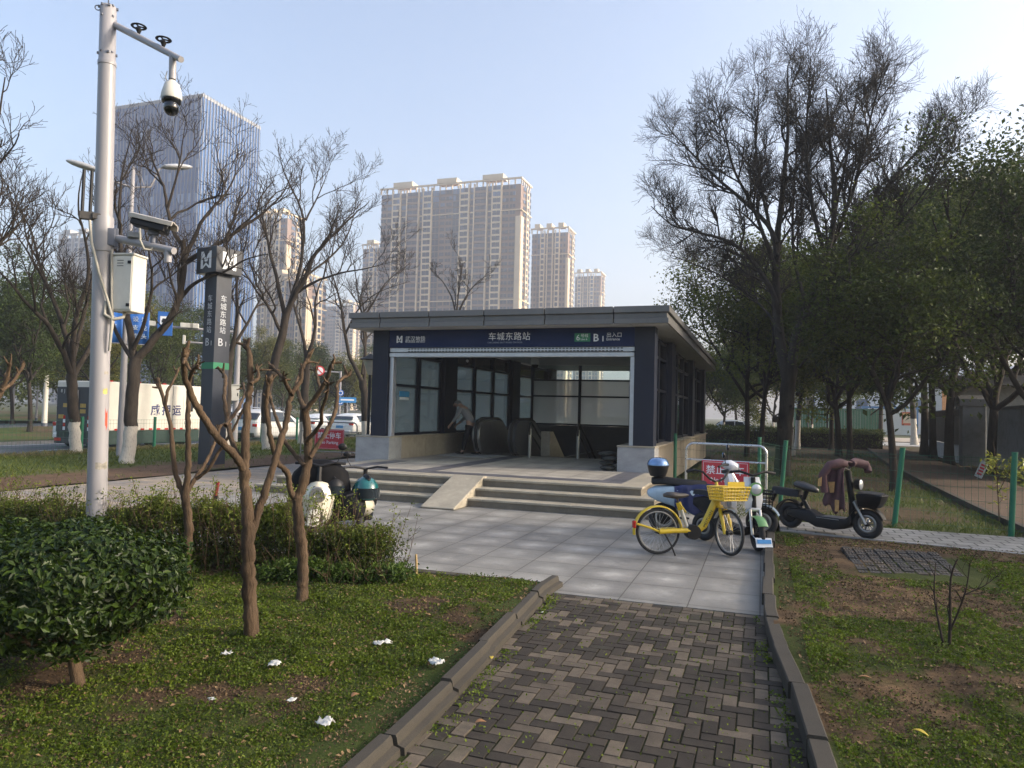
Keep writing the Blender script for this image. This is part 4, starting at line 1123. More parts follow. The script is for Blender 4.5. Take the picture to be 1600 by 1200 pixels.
def D(px, dep): # ground position on the bearing of a photo column
    d = ray(px, 648); d = d / (CM[2] @ d) * dep; return (d[0], d[1], 0.0)
TOPS = [345, 392, 385, 400, 420, 400, 390, 330, 300, 290, 268, 250, 225, 242, 420, 275]
grove = [  # px of the trunk, depth, kind, scale, label
 (1398, 17.5, 2, .92, 'dark evergreen tree with thick forked trunk beside the leaning green fence post'),
 (1168, 31, 0, 1.0, 'evergreen with dark slim trunk, left of the close pair behind the steel barrier'),
 (1189, 30, 2, .86, 'evergreen with dark slim trunk, right of the close pair behind the steel barrier'),
 (1246, 41, 1, 1.1, 'evergreen tree with a limewashed foot just right of the big bare tree'),
 (1299, 40, 0, .9, 'evergreen with a thin curved trunk, left of the three trunks by the hedge end'),
 (1311, 34, 3, 1.25, 'evergreen with a straight dark trunk, middle of the three trunks by the hedge end'),
 (1329, 31, 1, 1.05, 'evergreen with a leaning trunk, right of the three trunks by the hedge end'),
 (1429, 54, 2, .95, 'evergreen with a broad pale-footed trunk in front of the poster boards'),
 (1444, 37, 1, 1.0, 'evergreen with a dark trunk before the left end of the black fence'),
 (1458, 33, 0, .88, 'evergreen with a dark trunk before the middle of the black fence'),
 (1483, 29, 3, .86, 'evergreen with a dark trunk before the right end of the black fence'),
 (1548, 24, 4, 1.05, 'evergreen tree beside the grey gate pillar, at the right edge'),
 (1640, 18, 4, 1.0, 'evergreen tree at the right edge with only hanging branches in view'),
 (1585, 31, 4, 1.35, 'tall evergreen tree behind the gate pillar'),
 (1376, 62, 0, 1.1, 'evergreen tree standing by the green hoarding across the side road'),
 (1520, 46, 4, 1.5, 'evergreen tree rising behind the black fence')]
for i, (px, dep, k, sc, lb) in enumerate(grove):
    zt_ = ((650 - TOPS[i]) * dep / FPX + 1.65) / (8.0, 6.8, 9.0, 5.7, 8.6)[k]; xy = max(.8, zt_)
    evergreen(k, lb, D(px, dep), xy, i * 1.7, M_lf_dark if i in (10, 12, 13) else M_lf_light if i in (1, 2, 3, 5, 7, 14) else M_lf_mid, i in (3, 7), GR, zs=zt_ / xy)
for i, (px, dep, k, sc, lf, lb) in enumerate([
 (1130, 56, 3, 1.25, M_lf_mid, 'round yellow-green tree just behind the station roof corner'),
 (1152, 66, 1, 1.3, M_lf_gold, 'golden-green tree behind the close pair of dark trunks'),
 (1208, 62, 3, 1.35, M_lf_gold, 'yellowing tree seen through the fork beside the big bare tree'),
 (1268, 70, 1, 1.2, M_lf_mid, 'mid-green tree beyond the clipped hedge'),
 (1098, 90, 0, 1.2, M_lf_gold, 'pale hazy tree farthest behind the station roof corner'),
 (1330, 76, 2, 1.1, M_lf_mid, 'hazy green tree beyond the side road, left of the green hoarding')]):
    evergreen(k, lb, D(px, dep), sc, i * 2.3, lf, True, 'lighter trees beyond the grove')
# row of camphors on the road median and beyond
GM = 'camphor trees on the road median'
ADJ = ['dense', 'loose', 'lopsided', 'broad', 'tall', 'low', 'ragged', 'rounded']
med = [(48, 38, 2, 1.0), (-8, 40, 0, 1.0), (150, 46, 0, 1.05), (250, 50, 2, .95), (300, 56, 0, 1.1), (20, 50, 1, 1.2), (95, 55, 3, 1.4), (350, 62, 1, 1.2), (395, 68, 2, .95), (440, 72, 0, 1.0), (500, 78, 1, 1.2), (540, 80, 3, 1.4), (600, 84, 0, 1.1), (650, 90, 2, .95)]
nb = ['right of the far-left fence post', 'at the very left edge of the view', 'behind the armoured truck tail', 'behind the armoured truck box', 'just left of the metro pylon', 'between the left edge and the far-left fence post', 'left of the first limewashed street tree',
      'just right of the metro pylon', 'behind the white estate car', 'behind the dark saloon car', 'behind the round no-entry arm', 'behind the blue road signs', 'seen through the left station glass', 'seen through the second station pane']
for i, (px, dep, k, sc) in enumerate(med):
    evergreen(k, f'{ADJ[i % 8]} camphor tree on the median {nb[i]}', D(px, dep), sc, i * 2.1, [M_lf_mid, M_lf_gold, M_lf_dark][(i * 2) % 3] if px > 100 else [M_lf_dark, M_lf_mid][i % 2], False, GM)
# far treeline along the other carriageway: one hazy mass
def treeline():
    rng = np.random.default_rng(77); V = []; F = []; R = []; off = 0
    for k in range(60):
        x = -62 - rng.random() * 22; y = -10 + k * 3.6 + rng.normal()
        n = 1500; u = rng.normal(size=(n, 3)); u /= np.linalg.norm(u, axis=1)[:, None]; u *= (rng.random((n, 1)) ** .4)
        c = np.array([x, y, 4.6]) + u * np.array([3.2, 3.2, 3.6]); c = c + rng.normal(size=c.shape) * .3
        v, f, r = leaf_quads(c, .38 * (.6 + .8 * rng.random(n)), .25, rng, .3); V.append(v); F.append(f + off); R.append(r); off += len(v)
    return tag(link('far_wood', np_mesh('far_wood', np.concatenate(V), np.concatenate(F), rnd=np.concatenate(R)), M_lf_mid), kind='stuff')
treeline()

# ---- shrubs
def leaf_crown(name, mat, parent, C, L, Wr, rng, flat=.4, nrm=None, tone=None):
    V, F, R = leaf_quads(C, L, L * Wr, rng, flat, nrm)
    if tone is not None: R = np.clip(.5 * R + np.repeat(tone, 4), 0, 1)
    return link(name, np_mesh(name, V, F, rnd=R), mat, parent)
bc = G(75, 1085); bc[2] = 0
sb = thing('clipped_bush', 'dense clipped bush with glossy dark leaves and short forked stem, nearest to the viewer', 'bush', bc)
rng = np.random.default_rng(31); n = 17000
u = rng.normal(size=(n, 3)); u /= np.linalg.norm(u, axis=1)[:, None]
sh_ = .86 + .16 * rng.random(n) - (rng.random(n) < .35) * rng.random(n) * .5
bump_ = 1 + .10 * np.sin(u[:, 0] * 7 + 1) * np.sin(u[:, 1] * 6) + .07 * np.sin(u[:, 2] * 11 + u[:, 0] * 5)
C = u * (sh_ * bump_)[:, None] * np.array([.70, .66, .37]) + [0, 0, .63]
C[:, 2] = np.where(C[:, 2] > .63, .63 + (C[:, 2] - .63) * .92, C[:, 2])
lfm = leafmat('glossy_leaf', (.009, .021, .005), (.052, .088, .011), .25, .4)
nr = u * .9
leaf_crown('foliage', lfm, sb, C, .046 * (.45 + .9 * rng.random(n)), .5, rng, .3, nr, rng.random(n) ** 4 * 1.1)
polys = []; P = np.array([[.18, .06, -.02], [.16, .04, .12], [.14, .02, .26]]); polys.append((P, [.04, .034, .03], 10))
for k in range(9):
    a = k * .7; e = np.array([.14 + cos(a) * .5, sin(a) * .45, .45 + .2 * rng.random()]); m_ = P[-1] * .55 + e * .45 + [0, 0, -.05]
    polys.append((resample([P[-1], m_, e], 6), np.linspace(.02, .006, 6), 6))
link('stem', tubes_mesh('stem', polys), M_barkm, sb)
bb = MB()
for k in range(6):
    q = rng.normal(size=3) * .02; bb.ball((.12 + q[0] * 6, -.62 + abs(q[1]), .52 + q[2] * 6), .008, 7, 5)
bb.build('berry', pm('red_berry', (.25, .01, .01), .3), sb, smooth=80)

def hedge(label, line, hgt, wid, seed, n=24000, lf=None, tw=480):
    rng = np.random.default_rng(seed); base = np.array([*np.mean(line, axis=0), 0.0]); t = thing('azalea_hedge', label, 'hedge', base)
    P = resample([(a, b_, 0) for a, b_ in line], 100); s = rng.random(n); i = (s * 99).astype(int)
    env = .42 + .95 * fbm(s * 13, s * 0 + seed, 1.0, 3); top = hgt * env * np.minimum(1, np.minimum(s, 1 - s) * 14 + .55)
    z = rng.random(n) ** .62 * top; w = wid * (1.0 - .45 * (z / hgt) ** 2) * (.8 + .4 * fbm(s * 9, s * 0 + 4, 1.0, seed))
    d = rng.normal(size=n) * .36
    C = np.stack([P[i, 0] + rng.normal(size=n) * .06, P[i, 1] + np.clip(d, -1, 1) * w, z + .03], 1)
    k = fbm(C[:, 0] * 4, C[:, 2] * 5 + C[:, 1] * 4, 1.0, seed + 2) > .30 - .25 * (z / hgt < .4); C = C[k]; z = z[k]
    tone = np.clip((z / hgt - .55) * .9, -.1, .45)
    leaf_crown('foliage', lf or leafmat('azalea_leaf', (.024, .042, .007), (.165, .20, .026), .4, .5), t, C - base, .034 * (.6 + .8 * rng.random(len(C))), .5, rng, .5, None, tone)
    polys = []; lv = []
    for q in range(tw):
        j = rng.integers(0, 100); p0 = np.array([P[j, 0], P[j, 1] + rng.normal() * wid * .35, .0]); h = hgt * (.8 + .75 * rng.random()) * (.62 + .5 * fbm(j / 99 * 11, seed, 1.0, 3))
        e = p0 + [rng.normal() * .14, rng.normal() * .14, h]; m_ = (p0 + e) / 2 + rng.normal(size=3) * .04
        Q = resample([p0, m_, e], 5); polys.append((Q, np.linspace(.0045, .0015, 5), 3))
        for r_ in range(2):
            lv.append(Q[2 + r_]); lv.append(Q[-1]); a = Q[2 + r_]; f = a + rng.normal(size=3) * .06 + [0, 0, .10]; polys.append((np.array([a, (a + f) / 2 + rng.normal(size=3) * .01, f]), [.0025, .002, .0012], 3))
    link('twigs', tubes_mesh('twigs', to_local(polys, base)), M_barks, t).name = 'stem'
    q = np.repeat(np.array(lv), 4, 0); q = q + rng.normal(size=q.shape) * .025
    if tw > 100: leaf_crown('shoot_leaves', lf or MATS['azalea_leaf'], t, q - base, .03 * (.6 + .8 * rng.random(len(q))), .45, rng, .5, None, rng.random(len(q)))
    return t
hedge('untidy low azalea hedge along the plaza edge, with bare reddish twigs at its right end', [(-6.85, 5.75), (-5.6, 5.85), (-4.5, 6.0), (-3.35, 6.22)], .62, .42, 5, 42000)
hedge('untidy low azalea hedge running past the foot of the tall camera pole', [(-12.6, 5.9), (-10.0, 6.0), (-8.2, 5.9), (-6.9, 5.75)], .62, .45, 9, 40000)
hedge('green weedy tuft crowding the foot of the hedge at its right end', [(-4.3, 5.65), (-3.8, 5.75), (-3.1, 6.1)], .22, .30, 12, 6000, leafmat('fresh_leaf', (.04, .08, .012), (.13, .2, .03), .35, .5), 60)
# clipped hedge across the grove
def box_hedge(label, x0, x1, y, w, h, seed, n=16000):
    rng = np.random.default_rng(seed); t = thing('box_hedge', label, 'hedge', ((x0 + x1) / 2, y, 0))
    C = np.stack([rng.uniform(-1, 1, n) * (x1 - x0) / 2, rng.uniform(-1, 1, n) * w, rng.random(n) ** .6 * h], 1)
    f = np.max(np.stack([np.abs(C[:, 1]) / w, C[:, 2] / h]), 0); C = C[(f > .6) | (rng.random(n) < .2)]; C += rng.normal(size=C.shape) * .05
    leaf_crown('foliage', M_lf_mid, t, C, .10 * (.6 + .8 * rng.random(len(C))), .6, rng, .4)
    MB().box(-(x1 - x0) / 2 + .1, (x1 - x0) / 2 - .1, -w * .6, w * .6, 0, h * .75).build('stem', M_barkd, t)
box_hedge('clipped dark green hedge across the grove behind the big bare tree', *[float(v) for v in (G(1112, 688)[0], G(1330, 690)[0], 47)], .7, 1.15, 41)

# dead sapling, sprig with yellow-green leaves
ds = G(1482, 1026); ds[2] = .03
def sapling(name, label, base, limbs, mat, cfg, seed, cat='sapling'):
    rng = np.random.default_rng(seed); t = thing(name, label, cat, base); polys = []; tips = []
    for pts, r0, r1, off in limbs:
        P = resample([Pl(p[0], p[1], base, off * i / (len(pts) - 1)) for i, p in enumerate(pts)], 10); R = np.linspace(r0, r1, 10); polys.append((P, R, 6))
        sprout(rng, P, R, 0, cfg, polys, tips)
    link('stem', tubes_mesh('stem', to_local(polys, base)), mat, t); return t, np.array(tips)
scf = [dict(n=4, t0=.3, ang=.8, len=.16, r=.005, up=.3, trop=.1, seg=4, k=4, wob=.2, rmin=.0012), dict(n=2, t0=.3, ang=.7, len=.07, r=.003, up=.2, trop=.1, seg=3, k=3, wob=.2, rmin=.0012)]
sapling('dead_sapling', 'leafless dark sapling with a few thin stems, standing in the right-hand lawn', ds, [
 ([(1483, 1026), (1485, 960), (1484, 890), (1496, 874)], .013, .005, 0), ([(1478, 1026), (1466, 970), (1458, 930), (1462, 880)], .011, .003, .15),
 ([(1485, 985), (1500, 950), (1512, 915), (1515, 880)], .008, .003, -.15), ([(1505, 930), (1540, 915), (1562, 896)], .005, .002, .1)], bark('dead_twig', (.025, .018, .014), (.06, .045, .035)), scf, 51)
sp = np.array(D(1562, 12.2)); 
t_, tp = sapling('young_tree', 'young sprig with long yellow-green leaves in front of the right-hand fence', sp, [
 ([(1562, 835), (1560, 780), (1556, 720), (1552, 690)], .012, .004, 0), ([(1560, 770), (1575, 740), (1592, 715)], .008, .003, -.2), ([(1560, 750), (1548, 730), (1540, 715)], .006, .003, .2), ([(1561, 745), (1585, 730), (1610, 738)], .006, .003, .1)], M_barks,
 [dict(n=5, t0=.25, ang=.8, len=.22, r=.004, up=.2, trop=.05, seg=4, k=4, wob=.2, rmin=.0015)], 52, 'young tree')
rng = np.random.default_rng(53); q = np.repeat(tp, 8, 0); q = q + rng.normal(size=q.shape) * .06
leaf_crown('foliage', leafmat('lime_leaf', (.10, .12, .02), (.30, .30, .06), .4, .4), t_, q - sp, .10 * (.7 + .5 * rng.random(len(q))), .36, rng, .8)
# trees just outside the view on the right, whose shade dapples the lawn and path
for i, (x, y, k, sc) in enumerate(((15.5, 8.2, 2, .8), (10.5, -1.5, 1, .9), (9.8, 12.4, 1, .9))):
    evergreen(k, 'evergreen tree standing out of view to the right, shading the lawn', (x, y, 0), sc, i * 1.1, M_lf_mid, False, 'shade trees out of view')
# ------------------------------------------------------------------ towers
M_cream = pm('cream_render', (.62, .50, .35), .8, var=.1, scale=.15)
M_brown = pm('brown_render', (.22, .15, .12), .8, var=.1, scale=.15)
M_winb = pm('window_blue', (.07, .12, .21), .15, var=.5, scale=.35, spec=.8)
M_windk = pm('window_dark', (.03, .045, .07), .2, var=.6, scale=.4, spec=.6)
M_curtain = pm('curtain_glass', (.035, .10, .25), .3, var=.35, scale=.12, spec=.35)
M_fin = pm('pale_fin', (.24, .25, .27), .5, var=.06)
WMESH = {}
def win_mesh(w, h, mat):
    k = (round(w, 2), round(h, 2), mat.name)
    if k not in WMESH:
        me = bpy.data.meshes.new('window'); m = MB().box(-w / 2, w / 2, -.06, .06, 0, h)
        me.from_pydata(m.v, [], m.f); me.materials.append(mat); WMESH[k] = me
    return WMESH[k]
def tower(label, corner, wx, dy, floors, bays, side_bays, fh=3.0, seed=0, cols=(None, None), top=4, group='residential towers behind the station'):
    """corner: ground point of the near right corner; faces -Y (wx wide) and +X (dy deep)"""
    cream, brown = cols[0] or M_cream, cols[1] or M_brown; rng = random.Random(seed)
    t = thing('apartment_tower', label, 'tower', (corner[0], corner[1], 0), 0, group); H = floors * fh
    core = MB().box(-wx + .3, -.3, .3, dy, -2, H)
    pier = MB(); span = core; wins = []
    def face(bays, L, P):
        tot = sum(b[0] for b in bays); x = 0.0; base = 0.0
        for w, kind in bays:
            w = w * L / tot; a, b_ = x, x + w; x += w
            pr = {'b': .9, 'p': .9, 'c': .55, 'w': 0.0, 'g': .25, 's': -.1, 'f': .25}[kind]
            if kind == 'f': P(pier, a, b_, -2, H * .86, pr); continue            # blank cream fin wall
            if kind in 'bpc':
                pw = min(.55, w * .16)
                P(pier, a, a + pw, -2, H + (1.5 if kind != 'c' else 0), pr); P(pier, b_ - pw, b_, -2, H + (1.5 if kind != 'c' else 0), pr)
                ia, ib = a + pw, b_ - pw
            else: ia, ib = a + .25, b_ - .25
            for f in range(floors):
                z = f * fh
                if kind == 'b': P(span, ia, ib, z - .1, z + 1.0, pr - .1)
                if kind == 'c' or kind == 'p': P(pier, ia, ib, z - .15, z + .75, pr - .08)
                if kind == 'w' : pass
                wz, wh = {'b': (1.0, 1.75), 'p': (.75, 2.1), 'c': (.75, 2.1), 'w': (.9, 1.6), 'g': (.25, 2.55), 's': (.6, 2.1)}[kind]
                n = 1 if ib - ia < 2.6 else 2
                for q in range(n):
                    wa = ia + (ib - ia) * q / n + .12; wb = ia + (ib - ia) * (q + 1) / n - .12
                    mt = M_winb if (rng.random() < .5 and kind != 'b') else M_windk
                    wins.append((face_i, (wa + wb) / 2, z + wz, wb - wa, wh, pr - .22 if kind in 'bpc' else .05 if kind != 'g' else .2, mt))
        # belts every few floors, frieze with open loggias on top
        for fb in (floors - top, floors // 2, 6): P(pier, 0, L, fb * fh - .35, fb * fh + .1, .42)
    def PF(mb, a, b_, z0, z1, pr): mb.box(-wx + a, -wx + b_, .3 - .32 - pr, .31, z0, z1)
    def PS(mb, a, b_, z0, z1, pr): mb.box(-.31, .02 + pr, a, b_, z0, z1)
    face_i = 0; face(bays, wx, PF); face_i = 1; face(side_bays, dy, PS)
    for k in range(int(wx / 3.2)):
        a = -wx + k * 3.2; pier.box(a, a + .5, -.55, .2, H, H + 2.2)
    par = MB().box(-wx - .3, .5, -.85, -.1, H + 2.2, H + 3.0).box(-.3, .5, -.08, dy, H + 2.2, H + 3.0)
    for a, b_ in ((.1, .24), (.42, .56), (.74, .88)): par.box(-wx + wx * a, -wx + wx * b_, -1.15, 5, H + 3.01, H + 5.2)
    for k in range(int(dy / 3)): pier.box(-.25, .3, k * 3.0, k * 3.0 + .5, H, H + 2.2)
    par.build('parapet', cream, t); pier.build('pier', cream, t); core.build('wall', brown, t)
    M4 = []
    rest = MB(); vis = sorted(wins, key=lambda q: -q[2])[:100]; vs = set(map(id, vis))
    for q in wins:
        fi, c, z, w, h, pr, mt = q
        if id(q) in vs:
            o = bpy.data.objects.new('window', win_mesh(w, h, mt)); COL.objects.link(o); o.parent = t
            if fi == 0: o.location = (-wx + c, -.02 - pr, z)
            else: o.location = (.02 + pr, c, z); o.rotation_euler = (0, 0, pi / 2)
        elif fi == 0: rest.box(-wx + c - w / 2, -wx + c + w / 2, -.08 - pr, .04 - pr, z, z + h)
        else: rest.box(-.04 + pr, .08 + pr, c - w / 2, c + w / 2, z, z + h)
    tag(rest.build('window_rows', M_windk, t, norm=False), kind='stuff')
    return t
def farpt(px, dep): return D(px, dep)
BAYS = [(2.6, 'w'), (2.2, 'w'), (3.4, 'p'), (2.2, 's'), (5.0, 'b'), (1.4, 's'), (3.6, 'p'), (2.8, 'g'), (2.2, 'w'), (2.6, 'w'), (2.8, 'g'), (3.6, 'p'), (1.6, 's'), (5.0, 'b'), (1.6, 's'), (3.6, 'p'), (2.6, 'w'), (2.4, 'w'), (1.8, 'f')]
SIDE = [(2.2, 'f'), (2.4, 'w'), (2.2, 'c'), (2.6, 'w')]
def place(label, px, dep, wpx, floors, seed, bays=BAYS, **k):
    c = farpt(px, dep); w = wpx * dep / FPX * 1.02
    return tower(label, c, w, k.pop('dy', 15), floors, bays, SIDE, seed=seed, **k)
place('widest cream and brown apartment tower straight behind the station roof', 806, 332, 246, 36, 1)
place('cream and brown apartment tower just right of the widest one', 882, 396, 60, 34, 2, BAYS[8:])
place('small pale apartment tower, the last of the row over the station roof', 935, 535, 42, 35, 3, BAYS[10:])
place('hazy bluish apartment tower half hidden at the left of the widest one', 640, 440, 92, 34, 4, BAYS[:12])
place('narrow brown apartment tower with a sunlit flank, right of the glass office tower', 438, 381, 52, 34, 5, BAYS[9:])
place('lower hazy apartment tower behind the forked street tree', 474, 330, 60, 20, 6, BAYS[4:14])
place('grey apartment block standing alone left of the tall camera pole', 158, 420, 104, 33, 7, BAYS[2:15], cols=(pm('grey_render', (.42, .42, .42), .8, var=.1, scale=.15), pm('grey_render_dark', (.25, .25, .27), .8, var=.1, scale=.15)))
place('farthest faint apartment tower in the gap left of the station roof', 548, 620, 78, 30, 8, BAYS[3:16])
# glass office tower with vertical fins
oc = farpt(296, 250); OW, OD, OH = 47.5, 31.0, 110.0
of = thing('office_tower', 'tall blue glass office tower with pale vertical fins behind the camera pole', 'office tower', oc)
MB().box(-OW, 0, 0, OD, -2, OH).build('curtain_wall', M_curtain, of)
fl = MB()
for z in np.arange(0, OH, 4.0):
    fl.box(-OW - .06, .06, -.06, OD + .06, z, z + .55)
fl.build('floor_band', pm('spandrel_glass', (.03, .08, .20), .3, var=.2, scale=.2), of)
fn = MB()
for x in np.arange(-OW, .3, 1.52): fn.box(x - .05, x + .05, -.26, -.07, -1, OH + 1.2)
for k, y in enumerate(np.arange(.6, OD, 1.55)): fn.box(.07, .34, y - .11, y + .11, -1, OH + 1.2)
fn.build('fin_cladding', M_fin, of)
MB().box(-OW - .1, .12, -.12, .5, OH - .3, OH + .9).box(-.5, .12, .51, OD, OH - .3, OH + .9).build('parapet', M_fin, of)
rng = random.Random(3); sn_ = set()
for k in range(60):
    x = -OW + 1.52 * rng.randrange(31); z = 4 * rng.randrange(27)
    if (x, z) not in sn_: sn_.add((x, z)); MB().box(x + .2, x + 1.32, -.09, -.02, z + .65, z + 3.7).build('blind', pm('pale_blind', (.16, .24, .40), .3), of)
# low pale buildings and hoardings past the grove
wb = thing('white_building', 'long white low-rise building with grey roof glimpsed past the grove', 'building', D(1462, 112))
MB().box(-22, 16, 0, 12, -1, 8.2).build('wall', pm('white_render', (.62, .64, .66), .7, var=.08, scale=.3), wb)
MB().prism([(-.8, 8.2), (12.8, 8.2), (6, 11)], -22.6, 16.6, 'X').build('roof', pm('grey_roof', (.22, .25, .28), .6), wb)
for k in range(9):
    x = -19 + k * 3.9; MB().box(x, x + 1.7, -.05, .05, 3.2, 5.2).build('window', M_winb, wb)
gb = thing('shop_building', 'orange and white shop front glimpsed behind the black fence', 'shop', D(1540, 96))
MB().box(-5, 9, 0, 9, -1, 6.5).build('wall', pm('pale_wall', (.55, .52, .48), .7), gb)
MB().box(-5.1, -2.6, -.25, .0, 0, 6.0).box(1.4, 2.4, -.25, 0, 0, 6.0).build('pillar', pm('orange_panel', (.62, .24, .06), .5), gb)
MB().box(-2.5, 1.3, -.22, -.02, 3.4, 4.4).build('sign_board', pm('red_panel', (.5, .07, .05), .5), gb)
for x in (-2.3, -.4): MB().box(x, x + 1.5, -.06, .02, .3, 2.9).build('window', M_windk, gb)
gh = thing('green_hoarding', 'green corrugated hoarding to the left of the poster boards', 'hoarding', D(1340, 80))
m = MB()
for k in range(34): m.box(-7 + k * .27, -7 + k * .27 + .25, -.02 - .05 * (k % 2), .05, 0, 2.9)
m.build('panel', pm('hoarding_green', (.03, .14, .07), .5), gh); MB().box(-7.1, 2.3, -.12, .1, 2.9, 3.0).build('rail', pm('hoarding_green', (.03, .14, .07)), gh)
pb = thing('notice_boards', 'blue framed white notice boards carrying two red and cream posters', 'notice board', D(1392, 79))
MB().box(-2.75, 2.55, -.02, .08, .25, 3.0).build('board', pm('board_white', (.55, .58, .58), .5, var=.05), pb)
m = MB()
for x in (-2.85, -.1, 2.5): m.box(x, x + .14, -.08, .12, 0, 3.1)
m.box(-2.9, 2.7, -.1, .14, 3.1, 3.3); m.build('frame', pm('frame_blue', (.05, .19, .42), .4), pb)
for x in (-2.0, 1.05):
    o = MB().box(x, x + 1.2, -.05, -.025, 1.3, 2.75).build('poster', pm('poster_red', (.55, .12, .06), .5), pb)
    MB().box(x + .16, x + 1.04, -.06, -.052, 1.55, 2.35).build('poster_panel', pm('poster_cream', (.62, .50, .36), .5), o)
    MB().box(x + .1, x + 1.1, -.06, -.052, 2.42, 2.62).build('poster_title', pm('poster_gold', (.65, .38, .12), .5), o)
# black railing on white base wall, grey pillar, red notice strip
def span_pts(pxa, da, pxb, db): return np.array(D(pxa, da)), np.array(D(pxb, db))
fa, fb_ = span_pts(1446, 41, 1508, 29.5); ang = math.atan2(fb_[1] - fa[1], fb_[0] - fa[0]); FL = np.hypot(*(fb_ - fa)[:2])
bf = thing('black_fence', 'black sheet-backed railing standing on a low white wall by the grove path', 'fence', fa, ang)
MB().box(0, FL, -.12, .12, 0, .72).build('base_wall', pm('white_base', (.48, .50, .52), .7, var=.15, dirt=(.3, .3, .3)), bf)
m = MB().box(0, FL, -.03, .03, .74, 1.95)
for x in np.arange(.05, FL, .14): m.box(x, x + .03, -.035, .035, 1.951, 2.22)
m.box(0, FL, -.03, .03, 2.221, 2.27); m.build('railing', pm('black_iron', (.012, .013, .014), .6), bf)
gp_ = thing('gate_pillar', 'grey rendered gate pillar with a pitched cap at the end of the black fence', 'pillar', D(1519, 28.6), ang)
MB().box(-.4, .45, -.4, .4, 0, 2.35).build('shaft', pm('shaded_grey', (.19, .195, .195), .8, var=.12, dirt=(.12, .12, .115)), gp_, bevel=.02)  # grey darkened to carry tree shade on pillar and boundary wall
MB().prism([(-.5, 2.352), (.55, 2.352), (.42, 2.62), (.02, 2.78), (-.37, 2.62)], -.5, .5, 'Y').build('cap', pm('pillar_cap', (.10, .10, .10), .8), gp_)
ns = thing('red_notice', 'narrow red and white notice strip fixed to the end of the black fence', 'notice', D(1508.5, 28.9), ang)
MB().box(-.17, .17, -.03, .0, .75, 2.25).build('strip', pm('strip_red', (.40, .05, .06), .5), ns)
for k in range(5): MB().box(-.09, .09, -.036, -.031, .9 + k * .26, 1.06 + k * .26).build('panel', pm('strip_pale', (.55, .42, .40), .5), ns)
hut = thing('gate_hut', 'pale gate hut with a dark overhanging roof behind the grey pillar', 'hut', D(1535, 33), ang)
MB().box(-1.0, 2.4, -1.2, 1.2, 0, 3.3).build('wall', pm('hut_wall', (.26, .26, .25), .8), hut); MB().prism([(-2.0, 3.3), (3.2, 3.3), (2.2, 3.75), (-.9, 3.75)], -1.9, 1.9, 'Y').build('roof', M_darkwall, hut)
MB().box(.2, 1.3, -1.24, -1.18, 1.2, 2.4).build('window', M_windk, hut)
wl = thing('boundary_wall', 'grey boundary wall running right from the gate pillar', 'wall', D(1560, 27.5), ang)
MB().box(-.2, 8, -.1, .1, 0, 2.2).build('wall', pm('shaded_grey', (.3, .31, .31)), wl); MB().box(-.22, 8.02, -.16, .16, 2.202, 2.3).build('coping', M_darkwall, wl)
# concrete utility pole, park lamps, parked blue car behind the hedge
up = thing('utility_pole', 'tapering pale concrete pole just right of the big bare tree trunk', 'pole', D(1233, 33))
MB().lathe([(.30, 0), (.30, .25), (.21, .3), (.19, 2.2), (.12, 6.5)], 14).build('shaft', pm('concrete', (.36, .36, .35), .8, var=.12), up, smooth=40)
MB().lathe([(.205, 1.2), (.21, 1.25), (.2, 1.3)], 14).build('strap', M_black, up)
def park_lamp(label, px, dep, h):
    t = thing('park_lamp', label, 'lamp', D(px, dep))
    MB().lathe([(.10, 0), (.10, .2), (.05, .3), (.045, h - .3)], 10).build('post', M_black, t, smooth=40)
    MB().lathe([(.06, h - .3), (.10, h - .22), (.22, h + .12), (.24, h + .16)], 12).build('lantern', pm('lamp_glass', (.42, .40, .33), .3), t, smooth=40)
    MB().lathe([(.28, h + .162), (.36, h + .18), (.10, h + .30), (.02, h + .36), (0, h + .37)], 12).build('lamp_cap', M_black, t, smooth=30)
park_lamp('black garden lamp with a flared lantern tucked behind the left column of the entrance', 576, 22.5, 3.0)
park_lamp('slim black garden lamp among the grove trunks', 1293, 44, 3.1)
park_lamp('pale-headed garden lamp behind the clipped hedge', 1263, 52, 2.9)
# ------------------------------------------------------------------ tall camera pole
M_pole = pm('pole_white', (.29, .28, .29), .42, var=.07, scale=1.2, stretch=(1, 1, .3))
M_poled = pm('pole_bracket', (.09, .10, .13), .5)
M_cab = pm('cabinet_cream', (.58, .56, .50), .45, var=.06, scale=3, dirt=(.45, .43, .38))
M_cable = pm('cable_grey', (.34, .32, .27), .6)
pb_ = G(149, 880); PD = float(np.hypot(pb_[0], pb_[1]))
def pz(py, px=160): return Pl(px, py, pb_)[2]
ux = np.array([cos(math.atan2(pb_[0], pb_[1])), -sin(math.atan2(pb_[0], pb_[1]))])   # picture-right direction at the pole
pang = math.atan2(ux[1], ux[0])
LEAN = math.tan(RAD(1.2))
def pl_(px, py, off=0): # pole-local coordinates: x to the picture right, y away, z up
    p = Pl(px, py, pb_, off) - pb_; return (p[0] * ux[0] + p[1] * ux[1] + p[2] * LEAN, -p[0] * ux[1] + p[1] * ux[0], p[2])
cp = thing('camera_pole', 'tall pale steel pole carrying cameras on two side arms, behind the clipped bush', 'pole', pb_, pang); cp.rotation_euler = (0, -RAD(1.2), pang)
zt = pl_(172, 12)[2]; zj = pl_(166, 104)[2]
MB().lathe([(.096, 0), (.095, .5), (.082, zj), (.082, zj + .01)], 28).build('mast', M_pole, cp, smooth=40)
top = MB().lathe([(.088, zj + .012), (.088, zj + .05), (.080, zj + .06), (.078, zt), (.072, zt + .01)], 28)
top.build('mast_top', M_pole, cp, smooth=40)
b_ = MB()
for z in (zj + .13, zj + .62, zt - .12):
    for a in (0.4, 2.2, 3.9, 5.3): b_.lathe([(.012, 0), (.012, .018)], 8, (.077 * cos(a), .077 * sin(a), z))
